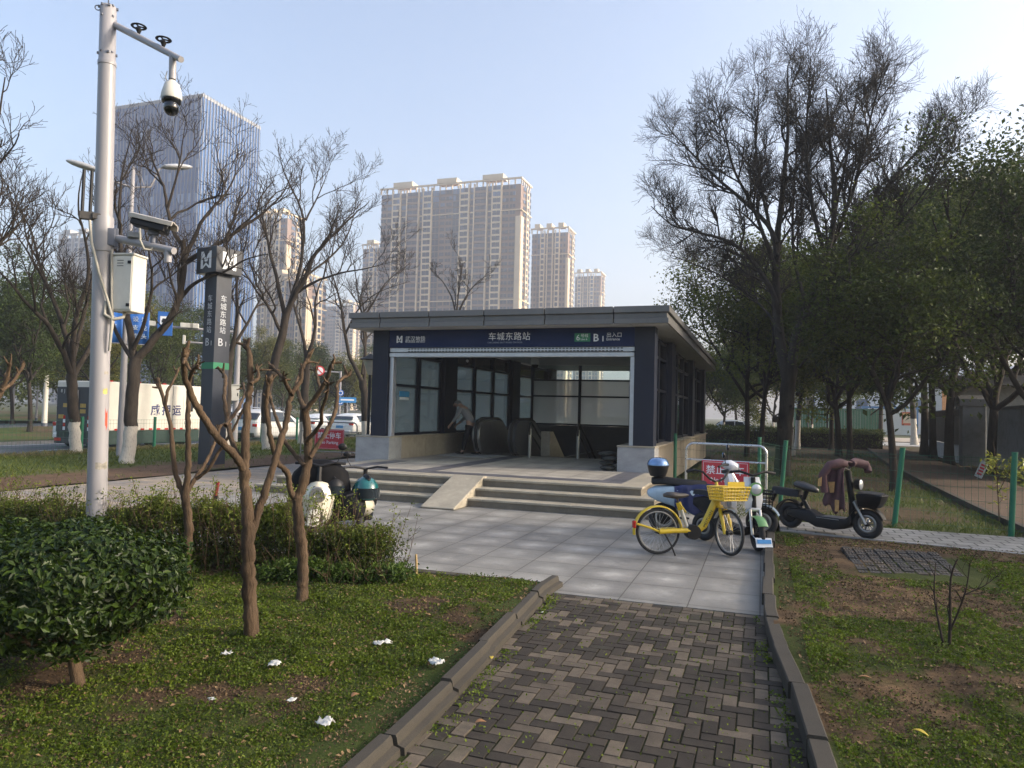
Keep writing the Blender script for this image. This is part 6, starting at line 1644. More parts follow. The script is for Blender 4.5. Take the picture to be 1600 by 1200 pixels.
def car(label, loc, heading, paint, kind, group='cars queuing on the road', back=True):
    L, secs = KINDS_[kind]; t = thing('parked_car' if not back else 'car', label, 'car', loc, heading, group)
    def ring(sc):
        x, zl, zb, zr, wb, wr = sc
        h = [(-wb * .93, zl), (-wb, zl + .2), (-wb * 1.0, (zl + zb) / 2 + .1), (-wb * .975, zb), (-wr, zr - .07 * (zr - zb) - .02), (-wr * .78, zr), (0, zr + .012)]
        return [(x, y, z) for y, z in h] + [(x, -y, z) for y, z in reversed(h[:-1])] + [(x, 0, zl - .02)]
    body = MB().loft([ring(s) for s in secs]).build('body', CARP[paint], t, smooth=38)
    sm = body.modifiers.new('round', 'SUBSURF'); sm.levels = 1; sm.render_levels = 1
    def at(x):
        X = [s[0] for s in secs]; return [np.interp(x, X, [s[k] for s in secs]) for k in range(1, 6)]
    def side_pt(x, f, s):
        zl, zb, zr, wb, wr = at(x); y = wb * .975 + (wr - wb * .975) * f; z = zb + (zr - .05 - zb) * f; return (x, s * (y + .012), z)
    xr = secs[3][0]; xf = [s[0] for s in secs if s[3] > 1.28][-1]
    c0 = xr + .28 if kind != 'saloon' else xr + .25; n = 3 if kind == 'estate' else 2
    xs = np.linspace(xr + .16, xf + .28, n + 1)
    for s in (-1, 1):
        for i in range(n):
            a, b_ = xs[i] + .035, xs[i + 1] - .035
            V = [side_pt(a + (.10 if i == 0 else 0), .10, s), side_pt(b_ + (.05 if i == n - 1 else 0), .10, s), side_pt(b_ - (.34 if i == n - 1 else 0), .86, s), side_pt(a + (.02 if i == 0 else 0), .86, s)]
            V2 = [(x, y - s * .03, z) for x, y, z in V]
            MB().add(V + V2, [(0, 1, 2, 3), (7, 6, 5, 4), (0, 4, 5, 1), (1, 5, 6, 2), (2, 6, 7, 3), (3, 7, 4, 0)]).build('side_window', M_cglass, t)
        zl, zb, zr, wb, wr = at(xf - .2); mm = MB().ball((xf + .35, s * (wb + .10), zb + .08), (.09, .11, .075), 10, 6); mm.build('mirror', CARP[paint], t, smooth=60)
    x0, x1 = secs[2][0] + .03, secs[3][0] - .03
    if kind == 'saloon': x0, x1 = .62, 1.12
    z0, z1 = at(x0)[1] + .06 + (.08 if kind == 'saloon' else .1), at(x1)[2] - .10; w0, w1 = at(x0)[4] * .98, at(x1)[4] * .98
    for nm, (xa, za, wa), (xb, zb_, wb_), off in (('rear_window', (x0 - .05, z0, w0), (x1 - .10, z1, w1), -1), ('windscreen', (xf + .92, at(xf + .75)[2] - .01, .66), (xf + .10, at(xf)[2] - .05, .60), 1)):
        V = [(xa, -wa, za), (xa, wa, za), (xb, wb_, zb_), (xb, -wb_, zb_)]; V2 = [(x - off * .09, y, z - .03) for x, y, z in V]
        MB().add(V + V2, [(0, 1, 2, 3), (7, 6, 5, 4), (0, 4, 5, 1), (1, 5, 6, 2), (2, 6, 7, 3), (3, 7, 4, 0)]).build(nm, M_cglass, t)
    for s in (-1, 1):
        MB().cbox((.09, s * .70, .90), (.14, .26, .15)).build('tail_light', M_tail, t, bevel=.03)
        MB().cbox((L - .22, s * .62, .70), (.22, .3, .12)).build('headlight', M_head, t, bevel=.03)
    MB().cbox((-.0, 0, .74), (.03, .46, .15)).build('number_plate', M_plate, t)
    MB().box(-.045, .12, -.72, .72, .36, .56).build('bumper', M_rubber if kind == 'estate' else CARP[paint], t, bevel=.04)
    if kind == 'estate':
        for s in (-1, 1): MB().tube([(.8, s * .60, 1.66), (.9, s * .6, 1.72), (2.3, s * .58, 1.71), (2.45, s * .58, 1.64)], .018, 6).build('roof_rail', M_chrome, t)
    wheel_set(t, (.85, L - .85), .80 if kind != 'hatch' else .76, .32)
    return t
RZ = -.15
H90 = pi / 2
car('white estate car with dark roof rails, nearest in the queue right of the metro pylon', (-22.55, 27.3, RZ), H90, 'white', 'estate')
car('white hatchback with red tail lamps just left of the station column', (-22.5, 35.4, RZ), H90, 'white', 'hatch')
car('white saloon car in the middle lane, between the estate car and the hatchback', (-25.45, 36.0, RZ), H90, 'white', 'saloon')
car('dark saloon car in the far lane behind the crape myrtles', (-27.1, 40.0, RZ), H90, 'dark', 'saloon')
car('dark red estate car showing over the roof of the white hatchback', (-22.6, 41.5, RZ), H90, 'red', 'estate')
car('white estate car half hidden behind the metro pylon in the middle lane', (-25.5, 29.2, RZ), H90, 'white', 'estate')
car('white hatchback passing on the far side of the armoured truck, its tail in view', (-25.2, 20.7, RZ), H90, 'white', 'hatch')
car('white hatchback seen through the first station window', (-22.4, 48.5, RZ), H90, 'white', 'hatch')
car('white saloon car seen deep through the station glass', (-22.4, 58, RZ), H90, 'white', 'saloon')
cq = D(1120, 61); car('pale blue car parked sideways beyond the clipped hedge', (cq[0], 60.5, -.02), 0, 'bluewhite', 'hatch', 'cars across the grove', False)
car('white car parked on the far carriageway at the left edge', (-47, 43.5, RZ), -H90, 'white', 'saloon', 'cars across the median')

# armoured truck
tr = thing('armoured_truck', 'white armoured cash truck with dark green skirt and dark rear doors, passing behind the poles', 'truck', (-22.65, 19.0, RZ), H90)
M_tw = pm('truck_white', (.66, .63, .55), .4, var=.05, scale=1.0, dirt=(.55, .52, .45)); M_tg = pm('truck_green', (.022, .042, .035), .5, var=.15); M_td = pm('truck_dark', (.03, .034, .04), .45, var=.15)
MB().box(.0, 4.7, -1.05, 1.05, .78, 2.52).build('cargo_box', M_tw, tr, bevel=.03)
MB().box(.02, 4.7, -1.02, 1.02, .30, .775).build('skirt', M_tg, tr, bevel=.02)
MB().box(-.03, -.002, -.98, .98, .72, 2.30).build('rear_doors', M_td, tr); rdr = tr.children[-1]
text_mesh('lettering', '8 J J066', .17, pm('faint_white', (.45, .45, .44), .6), rdr, (-.034, .82, 2.10), (pi / 2, 0, -pi / 2), ext=.003, spacing=1.15)
for y, z in ((.55, 1.65), (.2, 1.45), (-.25, 1.65), (-.25, 1.45), (.75, 1.25), (-.75, 1.4)): MB().box(-.036, -.031, y - .13, y + .13, z - .07, z + .07).build('warning_label', pm('label_gold', (.42, .28, .06), .6), rdr)
for y in (.6, -.55):
    for k in range(4): MB().box(-.037, -.031, y - .05, y + .05, .78 + k * .13, .90 + k * .13).build('chevron', M_tail if k % 2 else M_letter, rdr)
for y in (.02, -.03): MB().tube([(-.05, y, .8), (-.05, y, 2.2)], .018, 6).build('lock_rod', M_dsteel, rdr)
MB().box(-.10, .25, -.95, .95, .32, .52).build('rear_bumper', M_td, tr)
for s in (-1, 1): MB().box(-.12, -.10, s * .78 - .14, s * .78 + .14, .40, .50).build('tail_light', M_tail, tr)
mk_ = MB()
for k in range(12): mk_.box(.2 + k * .38, .36 + k * .38, -1.062, -1.052, .80, .86)
mk_.build('reflector_strip', M_tail, tr)
m = MB()
for k in range(4): m.box(.3 + k * 1.2, .45 + k * 1.2, -1.045, -.98, 2.521, 2.56)
m.build('roof_marker', M_tail, tr)
# cab
cab = [(4.72, .45, 1.35, 2.30), (5.0, .45, 1.35, 2.34), (5.75, .45, 1.32, 2.28), (6.35, .45, 1.22, 1.55), (6.5, .5, 1.1, 1.2)]
rings = []
for x, zl, zb, zr in cab:
    w = .98 if x < 6.2 else .92; wr = w - .16 * min(1, max(0, (zr - zb) / .9)); rings.append([(x, -w, zl), (x, -w, zb), (x, -wr, zr - .06), (x, -wr + .08, zr), (x, wr - .08, zr), (x, wr, zr - .06), (x, w, zb), (x, w, zl)])
MB().loft(rings).build('cab', M_tw, tr, smooth=35, bevel=.02)
for s in (-1, 1):
    V = [(4.95, s * .995, 1.40), (5.9, s * .995, 1.36), (5.72, s * .86, 2.12), (4.98, s * .86, 2.14)]; V2 = [(x, y - s * .03, z) for x, y, z in V]
    MB().add(V + V2, [(0, 1, 2, 3), (7, 6, 5, 4), (0, 4, 5, 1), (1, 5, 6, 2), (2, 6, 7, 3), (3, 7, 4, 0)]).build('side_window', pm('green_glass', (.05, .10, .085), .1), tr)
    MB().cbox((6.1, s * 1.2, 1.75), (.12, .2, .36)).build('mirror', M_td, tr, bevel=.03)
MB().add([(5.80, -.78, 2.20), (5.80, .78, 2.20), (6.36, .86, 1.56), (6.36, -.86, 1.56), (5.76, -.78, 2.12), (5.76, .78, 2.12), (6.3, .86, 1.5), (6.3, -.86, 1.5)], [(0, 1, 2, 3), (7, 6, 5, 4), (0, 4, 5, 1), (1, 5, 6, 2), (2, 6, 7, 3), (3, 7, 4, 0)]).build('windscreen', M_cglass, tr)
# guard's door with gun port on the right side
dd = MB().box(3.75, 4.55, -1.066, -1.052, .82, 2.12).build('door', M_tw, tr, bevel=.006)
MB().box(3.88, 4.25, -1.075, -1.067, 1.50, 1.92).build('window', M_cglass, dd); MB().lathe([(0, -1.078), (.07, -1.078), (.07, -1.067), (0, -1.067)], 16, (4.08, 0, 1.34), 'Y').build('gun_port', M_black, dd); MB().box(3.83, 3.93, -1.09, -1.067, 1.0, 1.12).build('handle', M_dsteel, dd)
m = MB()
for x in (1.55, 3.2): m.box(x, x + .012, -1.056, -1.051, .8, 2.5)
m.build('panel_seam', M_td, tr)
M_tl = pm('truck_letter', (.02, .03, .12), .5)
text_mesh('lettering', '威', .44, M_tl, tr, (2.15, -1.053, 1.38), (pi / 2, 0, 0), ext=.003, bold=.008); text_mesh('lettering', '押', .44, M_tl, tr, (2.68, -1.053, 1.38), (pi / 2, 0, 0), ext=.003, bold=.008); text_mesh('lettering', '运', .44, M_tl, tr, (3.21, -1.053, 1.38), (pi / 2, 0, 0), ext=.003, bold=.008)
text_mesh('lettering', 'A06', .17, M_black, tr, (5.05, -.984, .72), (pi / 2, 0, 0), ext=.003)
m = MB(); m.prism([(.75, 1.72), (1.2, 1.98), (1.42, 1.94), (1.08, 1.28)], -1.06, -1.052); m.build('emblem', M_tl, tr); m = MB(); m.torus((1.10, -1.064, 1.76), .10, .018, 16, 5); m.prism([(1.0, 1.70), (1.2, 1.88), (1.22, 1.84), (1.03, 1.66)], -1.069, -1.062); m.build('emblem_ring', M_letter, tr)
wheel_set(tr, (1.5, 5.55), .84, .40, w=.24)
MB().box(2.4, 3.4, -.98, -.5, .28, .6).build('battery_box', M_td, tr)

# ------------------------------------------------------------------ bicycles and mopeds
M_yel = pm('bike_yellow', (.62, .42, .012), .38, var=.05, coat=.3); M_alu = pm('alu_pale', (.55, .55, .54), .35, metal=.6)
def wheel(t, R, r, c, T=None, spokes=26, rimmat=None, disc=False, name='wheel', wf=1.0):
    m = MB(); m.T = T; m.torus(c, R - r, r, 44, 10, 'Y', flat=wf); o = m.build(name, M_rubber, t, smooth=60)
    m = MB(); m.T = T; m.torus(c, R - 2.3 * r, r * .62, 40, 8, 'Y', flat=1.3); m.build('rim', rimmat or M_dsteel, o, smooth=60)
    m = MB(); m.T = T; hb = .03 if not disc else R * .42
    m.lathe([(.012, -.05), (hb, -.035), (hb, .035), (.012, .05)], 20, c, 'Y'); m.build('hub', M_black, o, smooth=30)
    m = MB(); m.T = T
    for k in range(spokes):
        a = 2 * pi * k / spokes; b_ = a + (.35 if k % 2 else -.35) * (spokes > 12); s = .025 if k % 4 < 2 else -.025
        p = (c[0] + hb * .9 * cos(b_), c[1] + s, c[2] + hb * .9 * sin(b_)); q = (c[0] + (R - 2.4 * r) * cos(a), c[1], c[2] + (R - 2.4 * r) * sin(a))
        m.tube([p, q], .0016 if spokes > 12 else .011, 4, cap=False)
    m.build('spoke', M_steel if spokes > 12 else (rimmat or M_dsteel), o)
    return o
def rotz_about(px, d): return Matrix.Translation((px, 0, 0)) @ Matrix.Rotation(d, 4, 'Z') @ Matrix.Translation((-px, 0, 0))

bk = thing('shared_bicycle', 'yellow shared bicycle with front basket, standing foremost on the plaza', 'bicycle', (-1.16, 8.81, 0), math.atan2(.42, .85)); bk.rotation_euler[0] = RAD(-3)
R = .272; wheel(bk, R, .017, (0, 0, R)); FT = rotz_about(.80, RAD(-76)); wheel(bk, R, .017, (.94, 0, R), FT)
m = MB(); m.tube([(.40, 0, .275), (.50, 0, .285), (.57, 0, .34), (.64, 0, .47), (.715, 0, .63), (.735, 0, .70)], [.036, .04, .042, .042, .04, .036], 14); m.tube([(.765, 0, .56), (.725, 0, .76)], .036, 14); m.build('frame', M_yel, bk, smooth=45)
m = MB()
for s in (-1, 1): m.tube([(0, s * .062, R), (.2, s * .06, .285), (.42, s * .04, .285)], [.03, .03, .028], 10)
m.build('chainstay', M_yel, bk, smooth=45)
m = MB(); m.lathe([(.0, -.072), (.085, -.07), (.09, 0), (.085, .07), (0, .072)], 22, (.43, 0, .265), 'Y'); m.build('motor_case', M_black, bk, smooth=30)
m = MB(); m.tube([(.375, 0, .29), (.265, 0, .60)], .024, 12); m.build('seat_tube', M_alu, bk, smooth=45); m = MB(); m.tube([(.285, 0, .53), (.255, 0, .615)], .032, 12); m.tube([(.265, -.03, .60), (.30, -.05, .55), (.335, -.05, .50)], .009, 6); m.build('seat_clamp', M_yel, bk, smooth=45)
m = MB(); rings = []
for x, w, z, h in ((-.02, .02, .70, .02), (.03, .085, .705, .035), (.10, .095, .70, .04), (.18, .06, .695, .035), (.26, .026, .70, .025), (.295, .012, .70, .012)):
    rings.append([(x + .09, w * cos(a), z + h * sin(a)) for a in np.linspace(0, 2 * pi, 12, endpoint=False)])
m.loft(rings); m.tube([(.255, 0, .61), (.235, 0, .69)], .014, 8); m.build('saddle', pm('saddle_brown', (.06, .05, .042), .5), bk, smooth=60)
def fender(c, R_, a0, a1, w, mat, T=None, th=.006):
    m = MB(); m.T = T; n = 22; V = []; F = []
    for i in range(n + 1):
        a = a0 + (a1 - a0) * i / n
        for (rr, y) in ((R_, -w), (R_ + .012, -w * .6), (R_ + .014, w * .6), (R_, w), (R_ - th, w), (R_ - th + .012, w * .6), (R_ - th + .012, -w * .6), (R_ - th, -w)):
            V.append((c[0] + rr * cos(a), c[1] + y, c[2] + rr * sin(a)))
    for i in range(n):
        for j in range(8): F.append((i * 8 + j, i * 8 + (j + 1) % 8, i * 8 + 8 + (j + 1) % 8, i * 8 + 8 + j))
    F += [tuple(range(8)), tuple(n * 8 + j for j in range(7, -1, -1))]; return m.add(V, F)
m = fender((0, 0, R), R + .022, RAD(5), RAD(188), .034, M_yel); m.tube([(-.27, -.035, .36), (-.12, -.06, .32), (0, -.065, R)], .014, 8); m.build('rear_fender', M_yel, bk, smooth=50)
m = MB(); m.cbox((-.292, 0, .35), (.035, .075, .09)); m.build('rear_reflector', M_tail, bk, bevel=.01)
m = MB(); m.T = FT; m.tube([(.775, 0, .575), (.80, 0, .54)], .03, 10)
for s in (-1, 1): m.tube([(.79, 0, .555), (.83, s * .045, .52), (.885, s * .05, .40), (.925, s * .05, R - .02)], [.026, .024, .024, .02], 10)
m.build('fork', M_yel, bk, smooth=45)
m = fender((.94, 0, R), R + .02, RAD(60), RAD(150), .03, M_alu, FT); m.build('front_fender', M_alu, bk, smooth=50)
m = MB(); m.T = FT; m.tube([(.725, 0, .76), (.70, 0, .86)], .02, 10); m.build('stem', M_yel, bk, smooth=45)
m = MB(); m.T = FT
for s in (-1, 1): m.tube([(.70, 0, .86), (.71, s * .10, .90), (.69, s * .19, .985), (.62, s * .25, 1.0), (.50, s * .265, .985)], .0135, 10)
m.build('handlebar', M_black, bk, smooth=50)
for s in (-1, 1):
    m = MB(); m.T = FT; m.tube([(.60, s * .252, 1.0), (.48, s * .268, .983)], .02, 10); m.tube([(.66, s * .225, .99), (.60, s * .21, .97), (.54, s * .235, .965)], .006, 6); m.build('grip', M_rubber, bk, smooth=50)
bs = MB(); bs.T = FT
x0, x1, y0, y1, z0, z1 = .80, 1.06, -.17, .17, .66, .815; fl_ = .03
def panel(a, b_, c, d, nx, nz, th=.006):
    """perforated panel between bottom edge a-b and top edge d-c"""
    a, b_, c, d = map(np.array, (a, b_, c, d)); P = lambda u, v: (a * (1 - u) + b_ * u) * (1 - v) + (d * (1 - u) + c * u) * v
    for i in range(nx + 1): bs.tube([P(i / nx, 0), P(i / nx, 1)], th, 5)
    for j in range(nz + 1): bs.tube([P(0, j / nz), P(1, j / nz)], th * (1.6 if j in (0, nz) else 1.3), 5)
b4_ = [(x0, y0, z0), (x1, y0, z0), (x1, y1, z0), (x0, y1, z0)]; t4 = [(x0 - .01, y0 - fl_, z1), (x1 + fl_, y0 - fl_, z1), (x1 + fl_, y1 + fl_, z1), (x0 - .01, y1 + fl_, z1)]
for k in range(4): panel(b4_[k], b4_[(k + 1) % 4], t4[(k + 1) % 4], t4[k], 9, 4)
bs.box(x0, x1, y0, y1, z0 - .006, z0 + .006); bs.box(x1 + .012, x1 + .022, -.12, .12, z1 - .05, z1 + .065); bs.build('basket', M_yel, bk, smooth=40)
m = MB(); m.T = FT; m.tube([(.75, 0, .70), (.83, 0, .655)], .018, 8); m.build('basket_bracket', M_yel, bk)
for s, a in ((-1, -1.3), (1, 1.84)):
    m = MB(); m.tube([(.43, s * .08, .265), (.43 + .155 * cos(a), s * .10, .265 + .155 * sin(a))], .012, 8)
crk = m.build('crank', M_black, bk, smooth=40); MB().cbox((.43 + .155 * cos(a), s * .15, .265 + .155 * sin(a)), (.095, .085, .022)).build('pedal', M_black, crk, bevel=.005)
MB().tube([(.06, -.075, .25), (.13, -.10, .12), (.17, -.13, .0)], .010, 8).build('kickstand', M_black, bk)
text_mesh('lettering', 'MEITUAN', .052, M_black, bk, (.575, -.0425, .32), (pi / 2, RAD(-63), 0), ext=.001)

def mirror(t, T, base, tip, glass=True):
    m = MB(); m.T = T; m.tube([base, ((base[0] + tip[0]) / 2, (base[1] + tip[1]) / 2 + .02, (base[2] + tip[2]) / 2), tip], .006, 6); m.ball(tip, (.022, .055, .045), 12, 8); o = m.build('mirror', M_black, t, smooth=60)
    if glass: m = MB(); m.T = T; m.ball((tip[0] - .014, tip[1], tip[2]), (.012, .047, .038), 12, 8); m.build('mirror_glass', pm('mirror_glass', (.35, .5, .7), .05, metal=.9), o, smooth=60)

# white scooter under a navy rain cover
ws = thing('electric_scooter', 'white electric scooter with pale blue tail and front basket, behind the yellow bicycle', 'scooter', (-1.30, 10.45, 0), RAD(13))
M_lb = pm('scooter_pale_blue', (.36, .46, .54), .3, coat=.5); M_wht = pm('scooter_white', (.68, .68, .70), .3, var=.04, coat=.5); M_nav = pm('navy_cloth', (.012, .022, .085), .85, var=.25, scale=9, bmp=.4, bscale=30)
wheel(ws, .215, .045, (0, 0, .215), None, 5, M_dsteel, True); ST = rotz_about(1.2, RAD(-14)); wheel(ws, .215, .045, (1.34, 0, .215), ST, 5, M_dsteel)
rings = []
for x, w, z0_, z1_ in ((-.24, .05, .52, .60), (-.12, .12, .46, .66), (.1, .16, .40, .68), (.45, .17, .26, .66), (.62, .16, .18, .50), (.68, .14, .18, .30)):
    rings.append([(x, -w, z0_), (x, -w, z1_ - .04), (x, -w * .7, z1_), (x, w * .7, z1_), (x, w, z1_ - .04), (x, w, z0_)])
MB().loft(rings).build('rear_body', M_lb, ws, smooth=45, bevel=.02)
MB().box(.55, .92, -.15, .15, .17, .24).build('footboard', M_black, ws, bevel=.02)
m = MB().loft([[(x, -w, z - .04), (x, -w, z), (x, -w * .7, z + .06), (x, w * .7, z + .06), (x, w, z), (x, w, z - .04)] for x, w, z in ((-.18, .08, .72), (.0, .13, .73), (.3, .13, .70), (.58, .09, .69))]); m.build('seat', M_black, ws, smooth=50, bevel=.015)
rings = []
for z, x, w in ((.26, .93, .10), (.38, .95, .19), (.6, .93, .21), (.8, .90, .17), (.92, .87, .11)):
    rings.append([(x + .05 - .10 * (u / w) ** 2 * w * 4 * .5, u, z) for u in np.linspace(-w, w, 9)] + [(x - .01 - .10 * (u / w) ** 2 * w * 2, u, z) for u in np.linspace(w, -w, 9)])
MB().loft(rings).build('leg_shield', M_wht, ws, smooth=50)
m = MB(); m.T = ST; m.tube([(.93, 0, .86), (1.10, 0, .55), (1.2, 0, .44)], .03, 10)
for s in (-1, 1): m.tube([(1.2, s * .07, .45), (1.34, s * .075, .215)], .022, 8)
m.build('fork', M_alu, ws, smooth=45)
fender((1.34, 0, .215), .245, RAD(25), RAD(150), .07, M_lb, ST, .01).build('front_fender', M_lb, ws, smooth=50)
m = MB(); m.T = ST; m.loft([[(x, w * cos(a), z + h * sin(a)) for a in np.linspace(0, 2 * pi, 14, endpoint=False)] for x, w, z, h in ((.80, .05, .98, .03), (.84, .10, .985, .06), (.92, .11, .985, .07), (1.0, .08, .96, .055), (1.03, .03, .95, .03))]); m.build('handlebar_pod', M_wht, ws, smooth=60)
m = MB(); m.T = ST; m.lathe([(.0, 1.035), (.045, 1.03), (.05, 1.0)], 14, (0, 0, .955), 'X'); m.build('headlight', M_head, ws, smooth=50)
m = MB(); m.T = ST
for s in (-1, 1): m.tube([(.89, s * .08, .99), (.84, s * .25, 1.0), (.78, s * .34, .97)], .018, 8)
m.build('handlebar', M_black, ws, smooth=50)
mirror(ws, ST, (.86, -.2, 1.0), (.84, -.27, 1.13)); mirror(ws, ST, (.86, .2, 1.0), (.86, .26, 1.22))
cov = MB(); V = []; nx, ny = 16, 15; rng = np.random.default_rng(4)
for i in range(nx + 1):
    x = .12 + .68 * i / nx
    for j in range(ny + 1):
        v = j / ny * 2 - 1; a = abs(v); top = .70 - .10 * max(0, (x - .5)) ; fold = .012 * sin(x * 34 + v * 4) * a + .010 * sin(x * 61 + 2)
        drop = max(0, a - .28) / .72; y = np.sign(v) * (min(a, .28) / .28 * .155 + drop * .05 + fold * (1.2 if drop > 0 else .2)); hem = .30 + .05 * sin(x * 9) + .13 * abs(x - .45)
        z = top + .025 * cos(min(a, .28) / .28 * pi / 2) - drop * (top - hem) - .02 * (x < .2) + (rng.random() - .5) * .006
        V.append((x, y, z))
cov.add(V, [(i * (ny + 1) + j, (i + 1) * (ny + 1) + j, (i + 1) * (ny + 1) + j + 1, i * (ny + 1) + j + 1) for i in range(nx) for j in range(ny)])
cv = cov.build('cloth', M_nav, None, smooth=70); cv.modifiers.new('thick', 'SOLIDIFY').thickness = .006; s_ = cv.modifiers.new('sub', 'SUBSURF'); s_.levels = 1; s_.render_levels = 1
cv.name = 'rain_cover'; cv.location = ws.location; cv.rotation_euler = ws.rotation_euler
tag(cv, 'navy blue cloth cover draped over the seat of the white scooter', 'cover')
tbx = thing('top_box', 'black scooter top box with a shiny blue lid, standing highest behind the yellow bicycle', 'top box', (-1.37, 10.43, .80), RAD(13))
m = MB().loft([[(x * k * .15 - .02, y * k * .17, z) for x, y in [(cos(a), sin(a)) for a in np.linspace(0, 2 * pi, 20, endpoint=False)] for k in (kk,)] for z, kk in ((0, .72), (.06, .88), (.135, 1.0), (.15, 1.0))]); m.build('case', M_black, tbx, smooth=45)
m = MB().loft([[(cos(a) * k * .15 - .02, sin(a) * k * .17, z) for a in np.linspace(0, 2 * pi, 20, endpoint=False)] for z, k in ((.152, 1.04), (.17, 1.04), (.22, .9), (.25, .66), (.262, .2))]); m.build('lid', pm('lid_blue', (.14, .26, .48), .12, metal=.4, coat=.8), tbx, smooth=60)
m = MB(); 
for s in (-1, 1): m.tube([(-.08, s * .07, -.005), (.05, s * .08, -.02), (.15, s * .07, -.05)], .01, 6)
m.build('rack', M_black, tbx)
def wire_basket(t, T, x0, x1, hw, z0, z1, mat, solid=.0, taper=.03):
    m = MB(); m.T = T; P = [(x0 + taper, -hw + taper), (x1 - taper, -hw + taper), (x1 - taper, hw - taper), (x0 + taper, hw - taper)]; Q = [(x0, -hw), (x1, -hw), (x1, hw), (x0, hw)]
    for k in range(4):
        a, b_, c, d = P[k], P[(k + 1) % 4], Q[(k + 1) % 4], Q[k]
        for i in range(7):
            u = i / 6; m.tube([(a[0] + (b_[0] - a[0]) * u, a[1] + (b_[1] - a[1]) * u, z0), (d[0] + (c[0] - d[0]) * u, d[1] + (c[1] - d[1]) * u, z1)], .007, 4)
        for j in range(5):
            v = j / 4; m.tube([(a[0] + (d[0] - a[0]) * v, a[1] + (d[1] - a[1]) * v, z0 + (z1 - z0) * v), (b_[0] + (c[0] - b_[0]) * v, b_[1] + (c[1] - b_[1]) * v, z0 + (z1 - z0) * v)], .007 if j < 4 else .013, 5)
    m.box(x0 + taper, x1 - taper, -hw + taper, hw - taper, z0 - .006, z0 + .006); return m.build('basket', mat, t)
wire_basket(ws, ST, 1.20, 1.50, .17, .42, .63, M_black)

# small green moped with its front wheel turned to the viewer
gm = thing('electric_moped', 'small green moped with its front wheel turned to the viewer, behind the yellow bicycle', 'moped', (-.72, 10.08, 0), RAD(-33))
M_gr = pm('moped_green', (.13, .30, .10), .35, coat=.3); GT = rotz_about(.78, RAD(-36))
wheel(gm, .19, .042, (0, 0, .19), None, 5, M_dsteel, True); wheel(gm, .20, .036, (.86, 0, .20), GT, 6, M_black)
m = MB().loft([[(x, -w, z0_), (x, -w, z1_), (x, w, z1_), (x, w, z0_)] for x, w, z0_, z1_ in ((-.16, .06, .46, .56), (.05, .10, .38, .60), (.28, .10, .22, .58), (.36, .10, .16, .30), (.66, .10, .16, .24), (.70, .08, .2, .3))]); m.build('body', M_black, gm, smooth=40, bevel=.02)
MB().loft([[(x, -w, z), (x, -w * .7, z + .06), (x, w * .7, z + .06), (x, w, z)] for x, w, z in ((-.14, .07, .61), (.05, .11, .615), (.3, .08, .60))]).build('seat', M_black, gm, smooth=50)
m = MB(); m.T = GT; m.tube([(.70, 0, .26), (.73, 0, .5), (.68, 0, .90)], .03, 10); m.build('steering_column', M_black, gm, smooth=45)
m = MB(); m.T = GT
for s in (-1, 1): m.tube([(.76, s * .06, .50), (.86, s * .065, .20)], .02, 8)
m.tube([(.75, -.06, .5), (.75, .06, .5)], .025, 8); m.build('fork', M_alu, gm, smooth=45)
fender((.86, 0, .20), .225, RAD(35), RAD(140), .06, M_gr, GT, .008).build('front_fender', M_gr, gm, smooth=50)
m = MB(); m.T = GT; m.lathe([(.03, .66), (.07, .70), (.085, .78), (.085, .80)], 18, (0, 0, .76), 'X'); hl = m.build('headlight_case', M_gr, gm, smooth=45)
m = MB(); m.T = GT; m.lathe([(0, .815), (.05, .81), (.072, .795)], 18, (0, 0, .76), 'X'); m.build('headlight', M_head, hl, smooth=50)
m = MB(); m.T = GT; m.loft([[(x, -.13 + abs(z - .7) * .15, z), (x + .03, 0, z), (x, .13 - abs(z - .7) * .15, z), (x - .02, 0, z)] for z, x in ((.5, .70), (.62, .71), (.78, .67), (.9, .62))]); m.build('leg_shield', M_wht, gm, smooth=45)
m = MB(); m.T = GT
for s in (-1, 1): m.tube([(.67, 0, .92), (.63, s * .16, .97), (.55, s * .30, .95)], .016, 8)
m.build('handlebar', M_black, gm, smooth=50)
for s in (-1, 1):
    m = MB(); m.T = GT; m.tube([(.58, s * .24, .955), (.52, s * .34, .945)], .02, 8); m.build('grip', M_rubber, gm)
m = MB(); m.T = GT; m.cbox((1.065, 0, .14), (.012, .20, .12), Matrix.Rotation(RAD(-25), 3, 'Y')); pl = m.build('number_plate', M_letter, gm, bevel=.003)
m = MB(); m.T = GT; m.cbox((1.073, 0, .155), (.006, .17, .05), Matrix.Rotation(RAD(-25), 3, 'Y')); m.build('plate_strip', M_plate, pl)
m = MB(); m.T = GT
for s in (-1, 1): m.tube([(.86, s * .068, .2), (1.06, s * .06, .14)], .006, 6)
m.build('plate_bracket', M_steel, gm)

